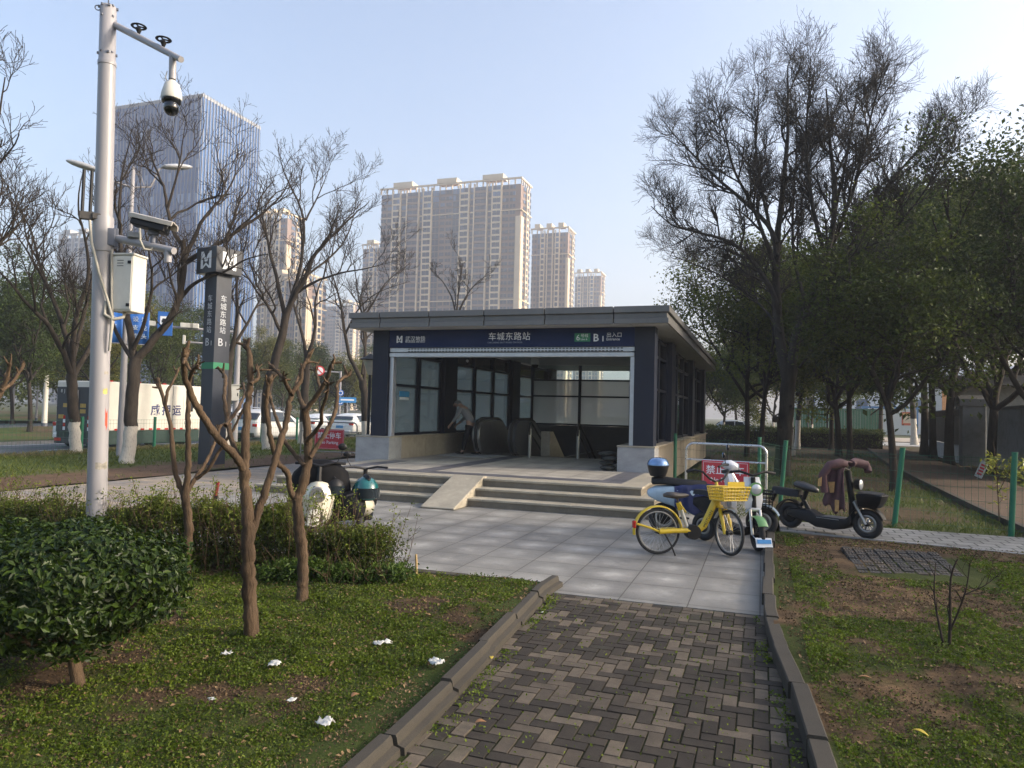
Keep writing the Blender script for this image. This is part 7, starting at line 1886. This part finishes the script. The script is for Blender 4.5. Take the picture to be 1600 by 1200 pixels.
# dark moped on the setts, jacket over its handlebar
dm = thing('electric_moped', 'black electric moped with twin seats and front basket, parked on the grey setts', 'moped', (.42, 11.72, .022), RAD(-31))
wheel(dm, .195, .05, (0, 0, .195), None, 5, M_black, True); DT = rotz_about(.98, RAD(4)); wheel(dm, .205, .042, (1.13, 0, .205), DT, 10, M_dsteel)
fender((0, 0, .195), .225, RAD(20), RAD(185), .06, M_black, None, .01).build('rear_fender', M_black, dm, smooth=50)
m = MB().loft([[(x, -w, z), (x, -w * .8, z + .07), (x, -w * .5, z + .10), (x, w * .5, z + .10), (x, w * .8, z + .07), (x, w, z)] for x, w, z in ((-.27, .09, .50), (-.1, .12, .49), (.08, .12, .48), (.16, .08, .48))]); m.build('pillion_seat', M_black, dm, smooth=50)
m = MB().loft([[(x, w * cos(a), z + h * sin(a)) for a in np.linspace(0, 2 * pi, 14, endpoint=False)] for x, w, z, h in ((.07, .04, .665, .02), (.10, .11, .665, .05), (.18, .13, .65, .062), (.32, .10, .62, .055), (.40, .06, .60, .04), (.43, .02, .595, .02))]); m.build('saddle', pm('saddle_black', (.03, .03, .032), .35), dm, smooth=50)
m = MB(); m.tube([(.26, 0, .60), (.20, 0, .44), (.30, 0, .28)], .035, 8); m.tube([(.16, 0, .50), (.21, 0, .42), (.12, 0, .28)], .03, 8); m.build('seat_post', M_black, dm, smooth=45); m = MB(); m.tube([(-.25, 0, .5), (-.30, 0, .38)], .03, 8); m.build('tail_bracket', M_black, dm)
m = MB().loft([[(x, -w, z0_), (x, -w, z1_), (x, -w * .7, z1_ + .025), (x, w * .7, z1_ + .025), (x, w, z1_), (x, w, z0_)] for x, w, z0_, z1_ in ((-.02, .07, .20, .28), (.16, .10, .16, .29), (.34, .12, .13, .29), (.45, .14, .09, .23), (.72, .14, .08, .21), (.86, .12, .11, .22), (.93, .09, .16, .30))]); m.build('battery_body', M_black, dm, smooth=40, bevel=.012)
MB().box(.52, .80, -.13, .13, .236, .25).build('foot_mat', pm('mat_grey', (.06, .065, .075), .6), dm, bevel=.004)
m = MB().box(.47, .80, -.145, -.14, .225, .232); m.build('trim', M_alu, dm)
m = MB(); m.T = DT; m.tube([(.92, 0, .20), (.92, 0, .5), (.86, 0, .92)], .045, 10); m.build('steering_column', M_black, dm, smooth=45)
m = MB(); m.T = DT
for s in (-1, 1): m.tube([(.97, s * .07, .50), (1.13, s * .075, .205)], .022, 8)
m.tube([(.90, 0, .48), (.98, 0, .48)], .04, 8); m.build('fork', M_dsteel, dm, smooth=45)
fender((1.13, 0, .205), .235, RAD(20), RAD(165), .06, M_black, DT, .01).build('front_fender', M_black, dm, smooth=50)
m = MB(); m.T = DT; m.lathe([(.03, .94), (.07, .97), (.08, 1.04)], 16, (0, 0, .74), 'X'); o = m.build('headlight_case', M_black, dm, smooth=45); m = MB(); m.T = DT; m.lathe([(0, 1.06), (.05, 1.055), (.07, 1.042)], 16, (0, 0, .74), 'X'); m.build('headlight', M_head, o, smooth=50)
m = MB(); m.T = DT
for s in (-1, 1): m.tube([(.87, 0, .93), (.84, s * .14, .97), (.78, s * .30, .96)], .016, 8)
m.build('handlebar', M_black, dm, smooth=50)
for s in (-1, 1):
    m = MB(); m.T = DT; m.tube([(.80, s * .25, .963), (.75, s * .35, .955)], .02, 8); m.build('grip', M_rubber, dm)
m = MB(); m.T = DT; z0_, z1_ = .44, .62; m.loft([[(x, -w, z), (x, -w * .2, z), (x, w * .2, z), (x, w, z), (x2, w * .85, z), (x2 + .02, 0, z), (x2, -w * .85, z)] for z, x, x2, w in ((z0_, 1.04, 1.28, .12), (.52, 1.03, 1.33, .145), (z1_, 1.02, 1.36, .16))]); m.build('basket', M_black, dm, smooth=35, bevel=.01)
m = MB(); m.T = DT; m.loft([[(x, -w, z), (x, 0, z + .03), (x, w, z), (x, 0, z - .01)] for x, w, z in ((1.03, .14, .63), (1.2, .15, .635), (1.35, .10, .62))]); m.build('basket_cover', M_rubber, dm, smooth=50)
jk = thing('jacket', 'maroon jacket with pale orange patches hung over the black moped handlebar', 'jacket', dm.location, RAD(-31))
M_jk = pm('jacket_maroon', (.085, .04, .045), .8, var=.25, scale=14, bmp=.4, bscale=40); M_pt = pm('patch_orange', (.50, .29, .11), .8, var=.25, scale=20)
V = []; n, k_ = 18, 14
for i in range(n + 1):
    u = i / n
    for j in range(k_ + 1):
        v = j / k_ * 2 - 1
        w_ = min(1, u * 4); x = .80 + v * (.07 + .09 * u) - .05 * u + .010 * sin(v * 9 + u * 6); y = (.10 - .30 * w_) + .018 * sin(v * 8 + u * 3) - .02 * u
        drop = max(0, u - .12) * (.78 - .16 * max(0, -v) + .05 * sin(v * 6)); z = 1.04 + .02 * sin(pi * w_) - drop
        V.append((x, y, z))
m = MB().add(V, [(i * (k_ + 1) + j, (i + 1) * (k_ + 1) + j, (i + 1) * (k_ + 1) + j + 1, i * (k_ + 1) + j + 1) for i in range(n) for j in range(k_)]); jb = m.build('jacket_body', M_jk, jk, smooth=70); jb.modifiers.new('thick', 'SOLIDIFY').thickness = .018
for s in (-1, 1):
    m = MB(); m.tube([(.86, s * .10, 1.02), (.85, s * .22, 1.035), (.80 + (.16 if s > 0 else -.04), s * .34, 1.0), (.76 + (.20 if s > 0 else -.08), s * .38, .86 if s < 0 else .95), (.70 if s < 0 else .98, s * .36, .62 if s < 0 else .90)], [.05, .065, .06, .055, .05], 10); m.build('sleeve', M_jk, jk, smooth=60)
for pts in ([(.70, -.25, .76), (.79, -.25, .77), (.78, -.25, .62), (.73, -.25, .61)], [(.80, -.25, .52), (.855, -.25, .52), (.85, -.25, .36), (.80, -.25, .36)], [(.64, -.42, .80), (.70, -.44, .84), (.69, -.43, .71), (.64, -.42, .70)]):
    V2 = [(x, y - .012, z) for x, y, z in pts]; MB().add(list(pts) + V2, [(0, 1, 2, 3), (7, 6, 5, 4), (0, 4, 5, 1), (1, 5, 6, 2), (2, 6, 7, 3), (3, 7, 4, 0)]).build('patch', M_pt, jk)

# two cream mopeds behind the hedge, helmets and a bag on them
M_crm = pm('moped_cream', (.62, .57, .44), .3, var=.04, coat=.5); M_teal = pm('helmet_teal', (.01, .10, .10), .15, coat=.8)
def cream_moped(label, loc, rz, cover):
    t = thing('cream_moped', label, 'moped', loc, rz, 'cream mopeds parked behind the hedge'); T_ = rotz_about(.95, RAD(6))
    wheel(t, .2, .045, (0, 0, .2), None, 5, M_dsteel, True); wheel(t, .2, .045, (1.12, 0, .2), T_, 5, M_dsteel)
    MB().loft([[(x, w * cos(a), z + h * sin(a)) for a in np.linspace(0, 2 * pi, 14, endpoint=False)] for x, w, z, h in ((-.25, .06, .5, .06), (-.1, .15, .48, .13), (.2, .18, .42, .17), (.42, .15, .38, .16), (.5, .08, .3, .1))]).build('rear_body', M_crm, t, smooth=60)
    MB().box(.42, .85, -.14, .14, .16, .23).build('footboard', M_black, t, bevel=.02)
    m = MB(); m.T = T_; m.loft([[(x + .10 * (1 - (y / w) ** 2), y, z) for y in np.linspace(-w, w, 9)] + [(x - .02, y, z) for y in np.linspace(w, -w, 9)] for z, x, w in ((.24, .84, .11), (.36, .86, .17), (.55, .86, .19), (.66, .84, .16), (.73, .82, .10), (.75, .80, .04))]); m.build('front_shield', M_crm if cover else M_black, t, smooth=60)
    m = MB(); m.T = T_; m.lathe([(.09, .91), (.10, .96), (.085, .975)], 22, (0, 0, .60), 'X'); o = m.build('headlight_ring', M_dsteel, t, smooth=40); m = MB(); m.T = T_; m.lathe([(0, .972), (.05, .97), (.082, .962)], 20, (0, 0, .60), 'X'); m.build('headlight', pm('lamp_dark', (.10, .11, .12), .15, coat=.6), o, smooth=50); m = MB(); m.T = T_; m.torus((.975, 0, .60), .045, .006, 20, 6, 'X'); m.build('lamp_ring', M_chrome, o)
    m = MB(); m.T = T_
    for s in (-1, 1): m.tube([(.96, s * .07, .34), (1.12, s * .075, .2)], .025, 8)
    m.build('fork', M_dsteel, t); fender((1.12, 0, .2), .235, RAD(20), RAD(150), .07, M_crm, T_, .01).build('front_fender', M_crm, t, smooth=50)
    m = MB(); m.T = T_; m.tube([(.84, 0, .7), (.80, 0, .92)], .03, 8)
    for s in (-1, 1): m.tube([(.80, 0, .93), (.76, s * .16, .97), (.70, s * .3, .96)], .018, 8)
    m.build('handlebar', M_black, t, smooth=45)
    MB().loft([[(x, -w, z), (x, -w * .7, z + .07), (x, w * .7, z + .07), (x, w, z)] for x, w, z in ((-.22, .08, .59), (0, .13, .6), (.4, .1, .58))]).build('seat', M_black, t, smooth=50)
    mirror(t, T_, (.78, .2, .97), (.76, .26, 1.17), False)
    if cover:
        m = MB(); m.T = T_; rings = []
        for z, w, d in ((.25, .32, .12), (.50, .38, .17), (.70, .37, .19), (.85, .32, .18), (.95, .22, .14), (1.0, .1, .06)):
            rings.append([(.66 + d * cos(a) * (.9 if cos(a) > 0 else 1.1), w * sin(a) * (1 + .06 * sin(a * 7 + z * 9)), z) for a in np.linspace(0, 2 * pi, 24, endpoint=False)])
        o = m.loft(rings).build('windproof_apron', pm('apron_black', (.005, .005, .006), .75, var=.3, scale=10, spec=.15), t, smooth=60)
    return t
q1 = np.array(D(500, 8.7)); c_m = cream_moped('cream moped with round headlight and black windproof apron, behind the hedge', (q1[0] - .975 * cos(RAD(-68)), q1[1] - .975 * sin(RAD(-68)), 0), RAD(-68), True)
q2 = np.array(D(566, 9.2)); c_n = cream_moped('cream moped seen from its tail, half hidden by a black bag and teal helmet', (q2[0] - .1, q2[1] + .2, 0), RAD(118), False); c_n.scale = (1, 1, .86)
def helmet(label, loc, mat, rz=0, s=1.0):
    t = thing('helmet', label, 'helmet', loc, rz, 'helmets left on the mopeds'); t.scale = (s, s, s)
    V = MB().loft([[(r * cos(a) * 1.12, r * sin(a), z) for a in np.linspace(0, 2 * pi, 24, endpoint=False)] for z, r in ((0, .115), (.03, .126), (.09, .132), (.15, .118), (.20, .082), (.228, .035), (.232, .005))]); V.build('shell', mat, t, smooth=60)
    MB().torus((0, 0, .005), .118, .012, 28, 6, 'Z').build('rim', M_black, t, smooth=60)
    m = MB(); m.loft([[(.148 * cos(a) * 1.1, .140 * sin(a), z) for a in np.linspace(-1.1, 1.1, 10)] + [(.142 * cos(a) * 1.1, .134 * sin(a), z) for a in np.linspace(1.1, -1.1, 10)] for z in (.02, .07, .12)]); m.build('visor', M_cglass, t, smooth=50)
    m = MB(); m.loft([[(x, -w, z), (x, 0, z + .02), (x, w, z), (x, 0, z - .015)] for x, w, z in ((-.05, .02, .228), (.0, .035, .235), (.07, .03, .222), (.10, .015, .205))]); m.build('vent', M_black, t, smooth=50)
    return t
hp = np.array(Pl(522, 771, q1, .25)); helmet('matt black helmet on the seat of the cream moped', (hp[0], hp[1], hp[2] - .02), M_black, RAD(-60), 1.05)
hp2 = np.array(Pl(571, 777, q2, -.2)); helmet('glossy teal helmet with a dark visor, perched on the bag', (hp2[0], hp2[1], hp2[2] - .02), M_teal, RAD(-40), 1.22)
bpos = Pl(549, 812, q2, -.25); bg = thing('black_bag', 'slumped black bag strapped over the second cream moped', 'bag', (bpos[0], bpos[1], bpos[2]), RAD(-70)); bg.scale = (.74, .74, .9)
rings = []; rng = np.random.default_rng(6)
for z, r in ((0, .12), (.05, .19), (.16, .22), (.28, .20), (.36, .13), (.40, .05)): rings.append([(r * cos(a) * (1 + .08 * rng.normal()), r * 1.15 * sin(a) * (1 + .08 * rng.normal()), z + .012 * rng.normal()) for a in np.linspace(0, 2 * pi, 16, endpoint=False)])
bgo = MB().loft(rings).build('sack', pm('bag_black', (.006, .006, .007), .7, spec=.2, var=.3, scale=15), bg, smooth=60); s_ = bgo.modifiers.new('sub', 'SUBSURF'); s_.levels = 1; s_.render_levels = 1
MB().tube([(.1, -.2, .12), (.18, -.05, .34), (.1, .1, .38), (0, .2, .25)], .012, 6).build('strap', M_rubber, bg)
rsx = D(342, 8.6); rz_ = thing('furled_umbrella', 'furled black umbrella with dark red handle sticking up out of the hedge', 'umbrella', (rsx[0], rsx[1], 0))
MB().tube([(-.06, 0, .0), (-.03, 0, .42), (.0, 0, .58)], .03, 10).build('furled_canopy', M_black, rz_, smooth=40); MB().tube([(.0, 0, .575), (.03, 0, .74)], .02, 10).build('handle', pm('handle_red', (.20, .012, .02), .4), rz_, smooth=40)
# ------------------------------------------------------------------ person stooping inside the entrance
def skin_body(name, nodes, edges, mat, parent, sub=2):
    me = bpy.data.meshes.new(name); me.from_pydata([n[0] for n in nodes], edges, []); o = link(name, me, mat, parent)
    sk = o.modifiers.new('skin', 'SKIN'); sk.use_smooth_shade = True
    for i, n in enumerate(nodes): me.skin_vertices[0].data[i].radius = (n[1], n[2] if len(n) > 2 else n[1])
    me.skin_vertices[0].data[0].use_root = True
    s_ = o.modifiers.new('sub', 'SUBSURF'); s_.levels = sub; s_.render_levels = sub; return o
pp = G(735, 710, ZP); pe = thing('person', 'person in a light grey top and dark trousers stooping beside the escalator', 'person', (pp[0], pp[1], ZP), RAD(172))
# local: facing +x, bent forward from the hips
M_skin = pm('skin', (.42, .26, .19), .55, var=.06); M_shirt = pm('grey_shirt', (.25, .255, .27), .85, var=.12, scale=14); M_trs = pm('dark_trousers', (.012, .013, .017), .85, var=.2)
hipz = .86; N = [((0, 0, hipz), .135, .10), ((.07, 0, 1.03), .125, .10), ((.19, 0, 1.20), .14, .105), ((.29, 0, 1.31), .12, .09), ((.36, 0, 1.37), .055), ((.43, 0, 1.42), .085, .075), ((.51, 0, 1.42), .088, .078), ((.57, 0, 1.38), .06)]
Ed = [(i, i + 1) for i in range(7)]
def addl(chain, start):
    global N, Ed
    p = start
    for c in chain: N.append(c); Ed.append((p, len(N) - 1)); p = len(N) - 1
    return p
for s in (-1, 1):
    dx = .06 * s
    addl([((0, .09 * s, hipz - .06), .09), ((.05 + dx, .11 * s, .46), .058), ((.01 + dx * 3, .12 * s, .09), .04), ((.06 + dx * 3, .13 * s, .04), .042, .035), ((.17 + dx * 3, .14 * s, .03), .036, .024)], 0)
    h = addl([((.29, .17 * s, 1.27), .056), ((.35, .24 * s, 1.03), .042), ((.51, .20 * s, .88), .030), ((.58, .18 * s, .83), .028, .016)], 3)
    for q, (dy, L) in enumerate(((-.03, .075), (-.01, .085), (.01, .08), (.03, .062))): addl([((.63, .18 * s + dy, .81 - L * .4), .009), ((.64, .18 * s + dy, .79 - L), .008)], h)
    addl([((.59, .18 * s - .045 * s, .80), .010), ((.62, .18 * s - .055 * s, .76), .009)], h)
skin_body('body', N, Ed, M_skin, pe)
Ns = [((-.03, 0, hipz - .03), .165, .128), ((.08, 0, 1.04), .148, .118), ((.19, 0, 1.205), .162, .124), ((.30, 0, 1.315), .128, .10)]; Es = [(0, 1), (1, 2), (2, 3)]
for s in (-1, 1):
    k = len(Ns); Ns += [((.29, .17 * s, 1.27), .072), ((.35, .24 * s, 1.03), .056), ((.49, .205 * s, .90), .042)]; Es += [(3, k), (k, k + 1), (k + 1, k + 2)]
skin_body('shirt', Ns, Es, M_shirt, pe)
Nt = [((-.01, 0, hipz + .02), .155, .12)]; Et = []
for s in (-1, 1):
    dx = .06 * s; k = len(Nt); Nt += [((0, .09 * s, hipz - .08), .108), ((.05 + dx, .11 * s, .46), .078), ((.01 + dx * 3, .12 * s, .10), .062)]; Et += [(0, k), (k, k + 1), (k + 1, k + 2)]
skin_body('trousers', Nt, Et, M_trs, pe)
for s in (-1, 1):
    x = .09 + .18 * s; MB().loft([[(x + u, .13 * s + w * cos(a), .035 + h * sin(a)) for a in np.linspace(0, 2 * pi, 12, endpoint=False)] for u, w, h in ((-.10, .035, .03), (-.03, .048, .042), (.06, .05, .036), (.14, .03, .022))]).build('shoe', M_black, pe, smooth=60)
MB().ball((.455, 0, 1.445), (.105, .09, .075), 16, 10).build('hair', pm('grey_hair', (.16, .16, .165), .8, var=.3, scale=40), pe, smooth=70)
for s in (-1, 1): MB().ball((.468, .088 * s, 1.41), (.02, .012, .03), 8, 6).build('ear', M_skin, pe, smooth=70)
for s in (-1, 1): MB().ball((.582, .032 * s, 1.412), (.010, .012, .010), 8, 6).build('eye', M_black, pe, smooth=70)
MB().ball((.602, 0, 1.38), (.018, .014, .022), 8, 6).build('nose', M_skin, pe, smooth=70); MB().ball((.585, 0, 1.345), (.012, .026, .008), 8, 6).build('mouth', pm('lip', (.30, .12, .10), .5), pe, smooth=70)

# ------------------------------------------------------------------ small things on the ground
gr = thing('ground_grating', 'dark grid of drainage paving sunk in the bare soil of the right lawn', 'grating', (0, 0, 0))
A, Bq, Cq, Dq = (.94, 9.95), (2.02, 10.05), (2.0, 8.62), (.96, 8.35)
def bil(u, v): return ((A[0] * (1 - u) + Bq[0] * u) * (1 - v) + (Dq[0] * (1 - u) + Cq[0] * u) * v, (A[1] * (1 - u) + Bq[1] * u) * (1 - v) + (Dq[1] * (1 - u) + Cq[1] * u) * v)
m = MB(); rng = random.Random(5); NU, NV = 9, 12
M_gr_ = pm('grate_dark', (.055, .05, .045), .85, var=.4, scale=8, dirt=(.16, .11, .065))
for i in range(NU):
    for j in range(NV):
        u0, u1, v0, v1 = i / NU, (i + 1) / NU, j / NV, (j + 1) / NV; e = .09 / NU; e2 = .09 / NV
        q = [bil(u0 + e, v0 + e2), bil(u1 - e, v0 + e2), bil(u1 - e, v1 - e2), bil(u0 + e, v1 - e2)]; z = .085 + rng.uniform(-.005, .005)
        for k in range(3):       # ribs across every block
            a = (k + .12) / 3; b_ = (k + .80) / 3
            if (i + j) % 2: r = [tuple(np.array(q[0]) * (1 - a) + np.array(q[1]) * a), tuple(np.array(q[0]) * (1 - b_) + np.array(q[1]) * b_), tuple(np.array(q[3]) * (1 - b_) + np.array(q[2]) * b_), tuple(np.array(q[3]) * (1 - a) + np.array(q[2]) * a)]
            else: r = [tuple(np.array(q[0]) * (1 - a) + np.array(q[3]) * a), tuple(np.array(q[1]) * (1 - a) + np.array(q[2]) * a), tuple(np.array(q[1]) * (1 - b_) + np.array(q[2]) * b_), tuple(np.array(q[0]) * (1 - b_) + np.array(q[3]) * b_)]
            m.add([(x, y, .0) for x, y in r] + [(x, y, z) for x, y in r], [(4, 5, 6, 7), (0, 1, 5, 4), (1, 2, 6, 5), (2, 3, 7, 6), (3, 0, 4, 7)])
m.build('blocks', M_gr_, gr); MB().prism([A, Bq, Cq, Dq], -.02, .062, 'Z').build('bed', M_black, gr)
M_tis = pm('tissue', (.50, .50, .47), .9, var=.06); 
def scrap(label, px, py, sz, seed, name='crumpled_tissue', cat='litter', mat=None, flat=.5, grp=None, el=1.0):
    p = G(px, py); sz = sz * .85; z = float((lawn_h if p[0] < 0 else lawn_hr)(np.array([p[0]]), np.array([p[1]]))[0]); onp = -1.85 < p[0] < .3
    if onp: z = .0
    rng = np.random.default_rng(seed); n = 7; V = []
    for i in range(n + 1):
        for j in range(n + 1):
            u, v = i / n - .5, j / n - .5; r = max(abs(u), abs(v)) * 2
            V.append((u * sz * el * (1 + .25 * rng.normal() * .5), v * sz * (1 + .25 * rng.normal() * .5), abs(rng.normal()) * sz * .32 * flat + .006 + sz * .10 * flat * (1 - r)))
    t = MB().add(V, [(i * (n + 1) + j, (i + 1) * (n + 1) + j, (i + 1) * (n + 1) + j + 1, i * (n + 1) + j + 1) for i in range(n) for j in range(n)]).build(name, mat or M_tis, None, smooth=80)
    t.modifiers.new('thick', 'SOLIDIFY').thickness = .0015; t.location = (p[0], p[1], z + .022 * (not onp)); t.rotation_euler = (0, 0, seed * 1.3); tag(t, label, cat, grp)
GT_ = 'scraps of litter in the grass'
scrap('crumpled white tissue nearest the viewer, in the left lawn', 508, 1147, .085, 1, grp=GT_); scrap('white tissue lying hard against the left kerb', 681, 1053, .085, 2, grp=GT_, el=1.3); scrap('long white tissue in the middle of the left lawn', 597, 1018, .075, 3, grp=GT_, el=1.7)
scrap('torn flat white tissue in the left lawn, right of the nearest myrtle foot', 428, 1057, .075, 4, flat=.25, grp=GT_, el=1.3); scrap('small white tissue just below the foot of the nearest myrtle', 353, 1043, .065, 5, grp=GT_); scrap('small pale scrap in the grass midway to the nearest tissue', 454, 1114, .05, 6, flat=.3, grp=GT_)
scrap('tiny pale paper bit at the path edge by the left kerb', 848, 958, .03, 7, grp=GT_); scrap('small white paper bit among the weeds below the bush', 330, 1113, .04, 8, flat=.2, grp=GT_)
M_yl = pm('yellow_leaf', (.48, .36, .04), .6, var=.15); M_bl = pm('brown_leaf', (.30, .15, .06), .7, var=.2)
def leaf(label, px, py, L, w, mat, rz):
    p = G(px, py); z = float((lawn_h if p[0] < 0 else lawn_hr)(np.array([p[0]]), np.array([p[1]]))[0]) if not -1.85 < p[0] < .3 else 0; V = []; n = 10
    for i in range(n + 1):
        u = i / n; hw = w * sin(pi * u ** .8) * .5 + .0008
        for s in (-1, 0, 1): V.append((u * L, s * hw, .02 + .18 * L * sin(pi * u) * .4 + abs(s) * hw * .5))
    o = MB().add(V, [(i * 3 + j, i * 3 + 3 + j, i * 3 + 4 + j, i * 3 + 1 + j) for i in range(n) for j in range(2)]).build('fallen_leaf', mat, None, smooth=60); o.modifiers.new('thick', 'SOLIDIFY').thickness = .001
    o.location = (p[0], p[1], z + .015); o.rotation_euler = (0, 0, rz); tag(o, label, 'leaf', 'fallen leaves')
leaf('curled bright yellow leaf in the right lawn near the viewer', 1425, 1172, .085, .028, M_yl, -.7); leaf('orange-brown curled leaf in the right lawn beside the kerb', 1340, 1082, .08, .022, M_bl, .1)
leaf('brown leaf at the path edge under the left kerb', 742, 1140, .06, .03, M_bl, .6); leaf('ochre leaf on the left lawn', 548, 1105, .06, .035, M_bl, 1.2); leaf('pale yellow leaf on the path edge weeds', 768, 1038, .05, .025, M_yl, 2.0)
sk = G(650, 905); st = MB().tube([(0, 0, -.05), (.0, 0, .10), (-.008, 0, .19)], [.014, .013, .011], 7).build('wooden_stake', pm('stake_wood', (.42, .29, .13), .8, var=.25, scale=20), None, smooth=40); st.location = (sk[0], sk[1], .05); tag(st, 'short bare wooden stake at the right end of the hedge', 'stake')
tw = D(1525, 21); ts = thing('small_notice', 'small leaning red and white lawn notice in the grove', 'notice', tw, RAD(-25)); ts.rotation_euler[1] = RAD(22)
MB().box(-.10, .10, -.01, .01, .12, .62).build('board', pm('notice_white', (.5, .5, .5), .5), ts, bevel=.03); m = MB()
for k in range(4): m.box(-.06, .06, -.015, -.0105, .2 + k * .09, .26 + k * .09)
m.build('print', M_sred, ts); MB().tube([(0, 0, -.1), (0, 0, .15)], .012, 6).build('stake', M_dsteel, ts)
# ------------------------------------------------------------------ air
hz = MB().box(-900, 900, -60, 1100, -1.2, 190).build('haze', None)
tag(hz, kind='stuff')
hm = bpy.data.materials.new('haze_air'); hm.use_nodes = True; _n = hm.node_tree
_n.nodes.remove(_n.nodes['Principled BSDF'])
_v = _n.nodes.new('ShaderNodeVolumePrincipled'); _v.inputs['Color'].default_value = (.86, .90, 1.0, 1)
_v.inputs['Density'].default_value = .0009; _v.inputs['Anisotropy'].default_value = .2
_n.links.new(_v.outputs[0], _n.nodes['Material Output'].inputs['Volume']); hz.data.materials.append(hm)
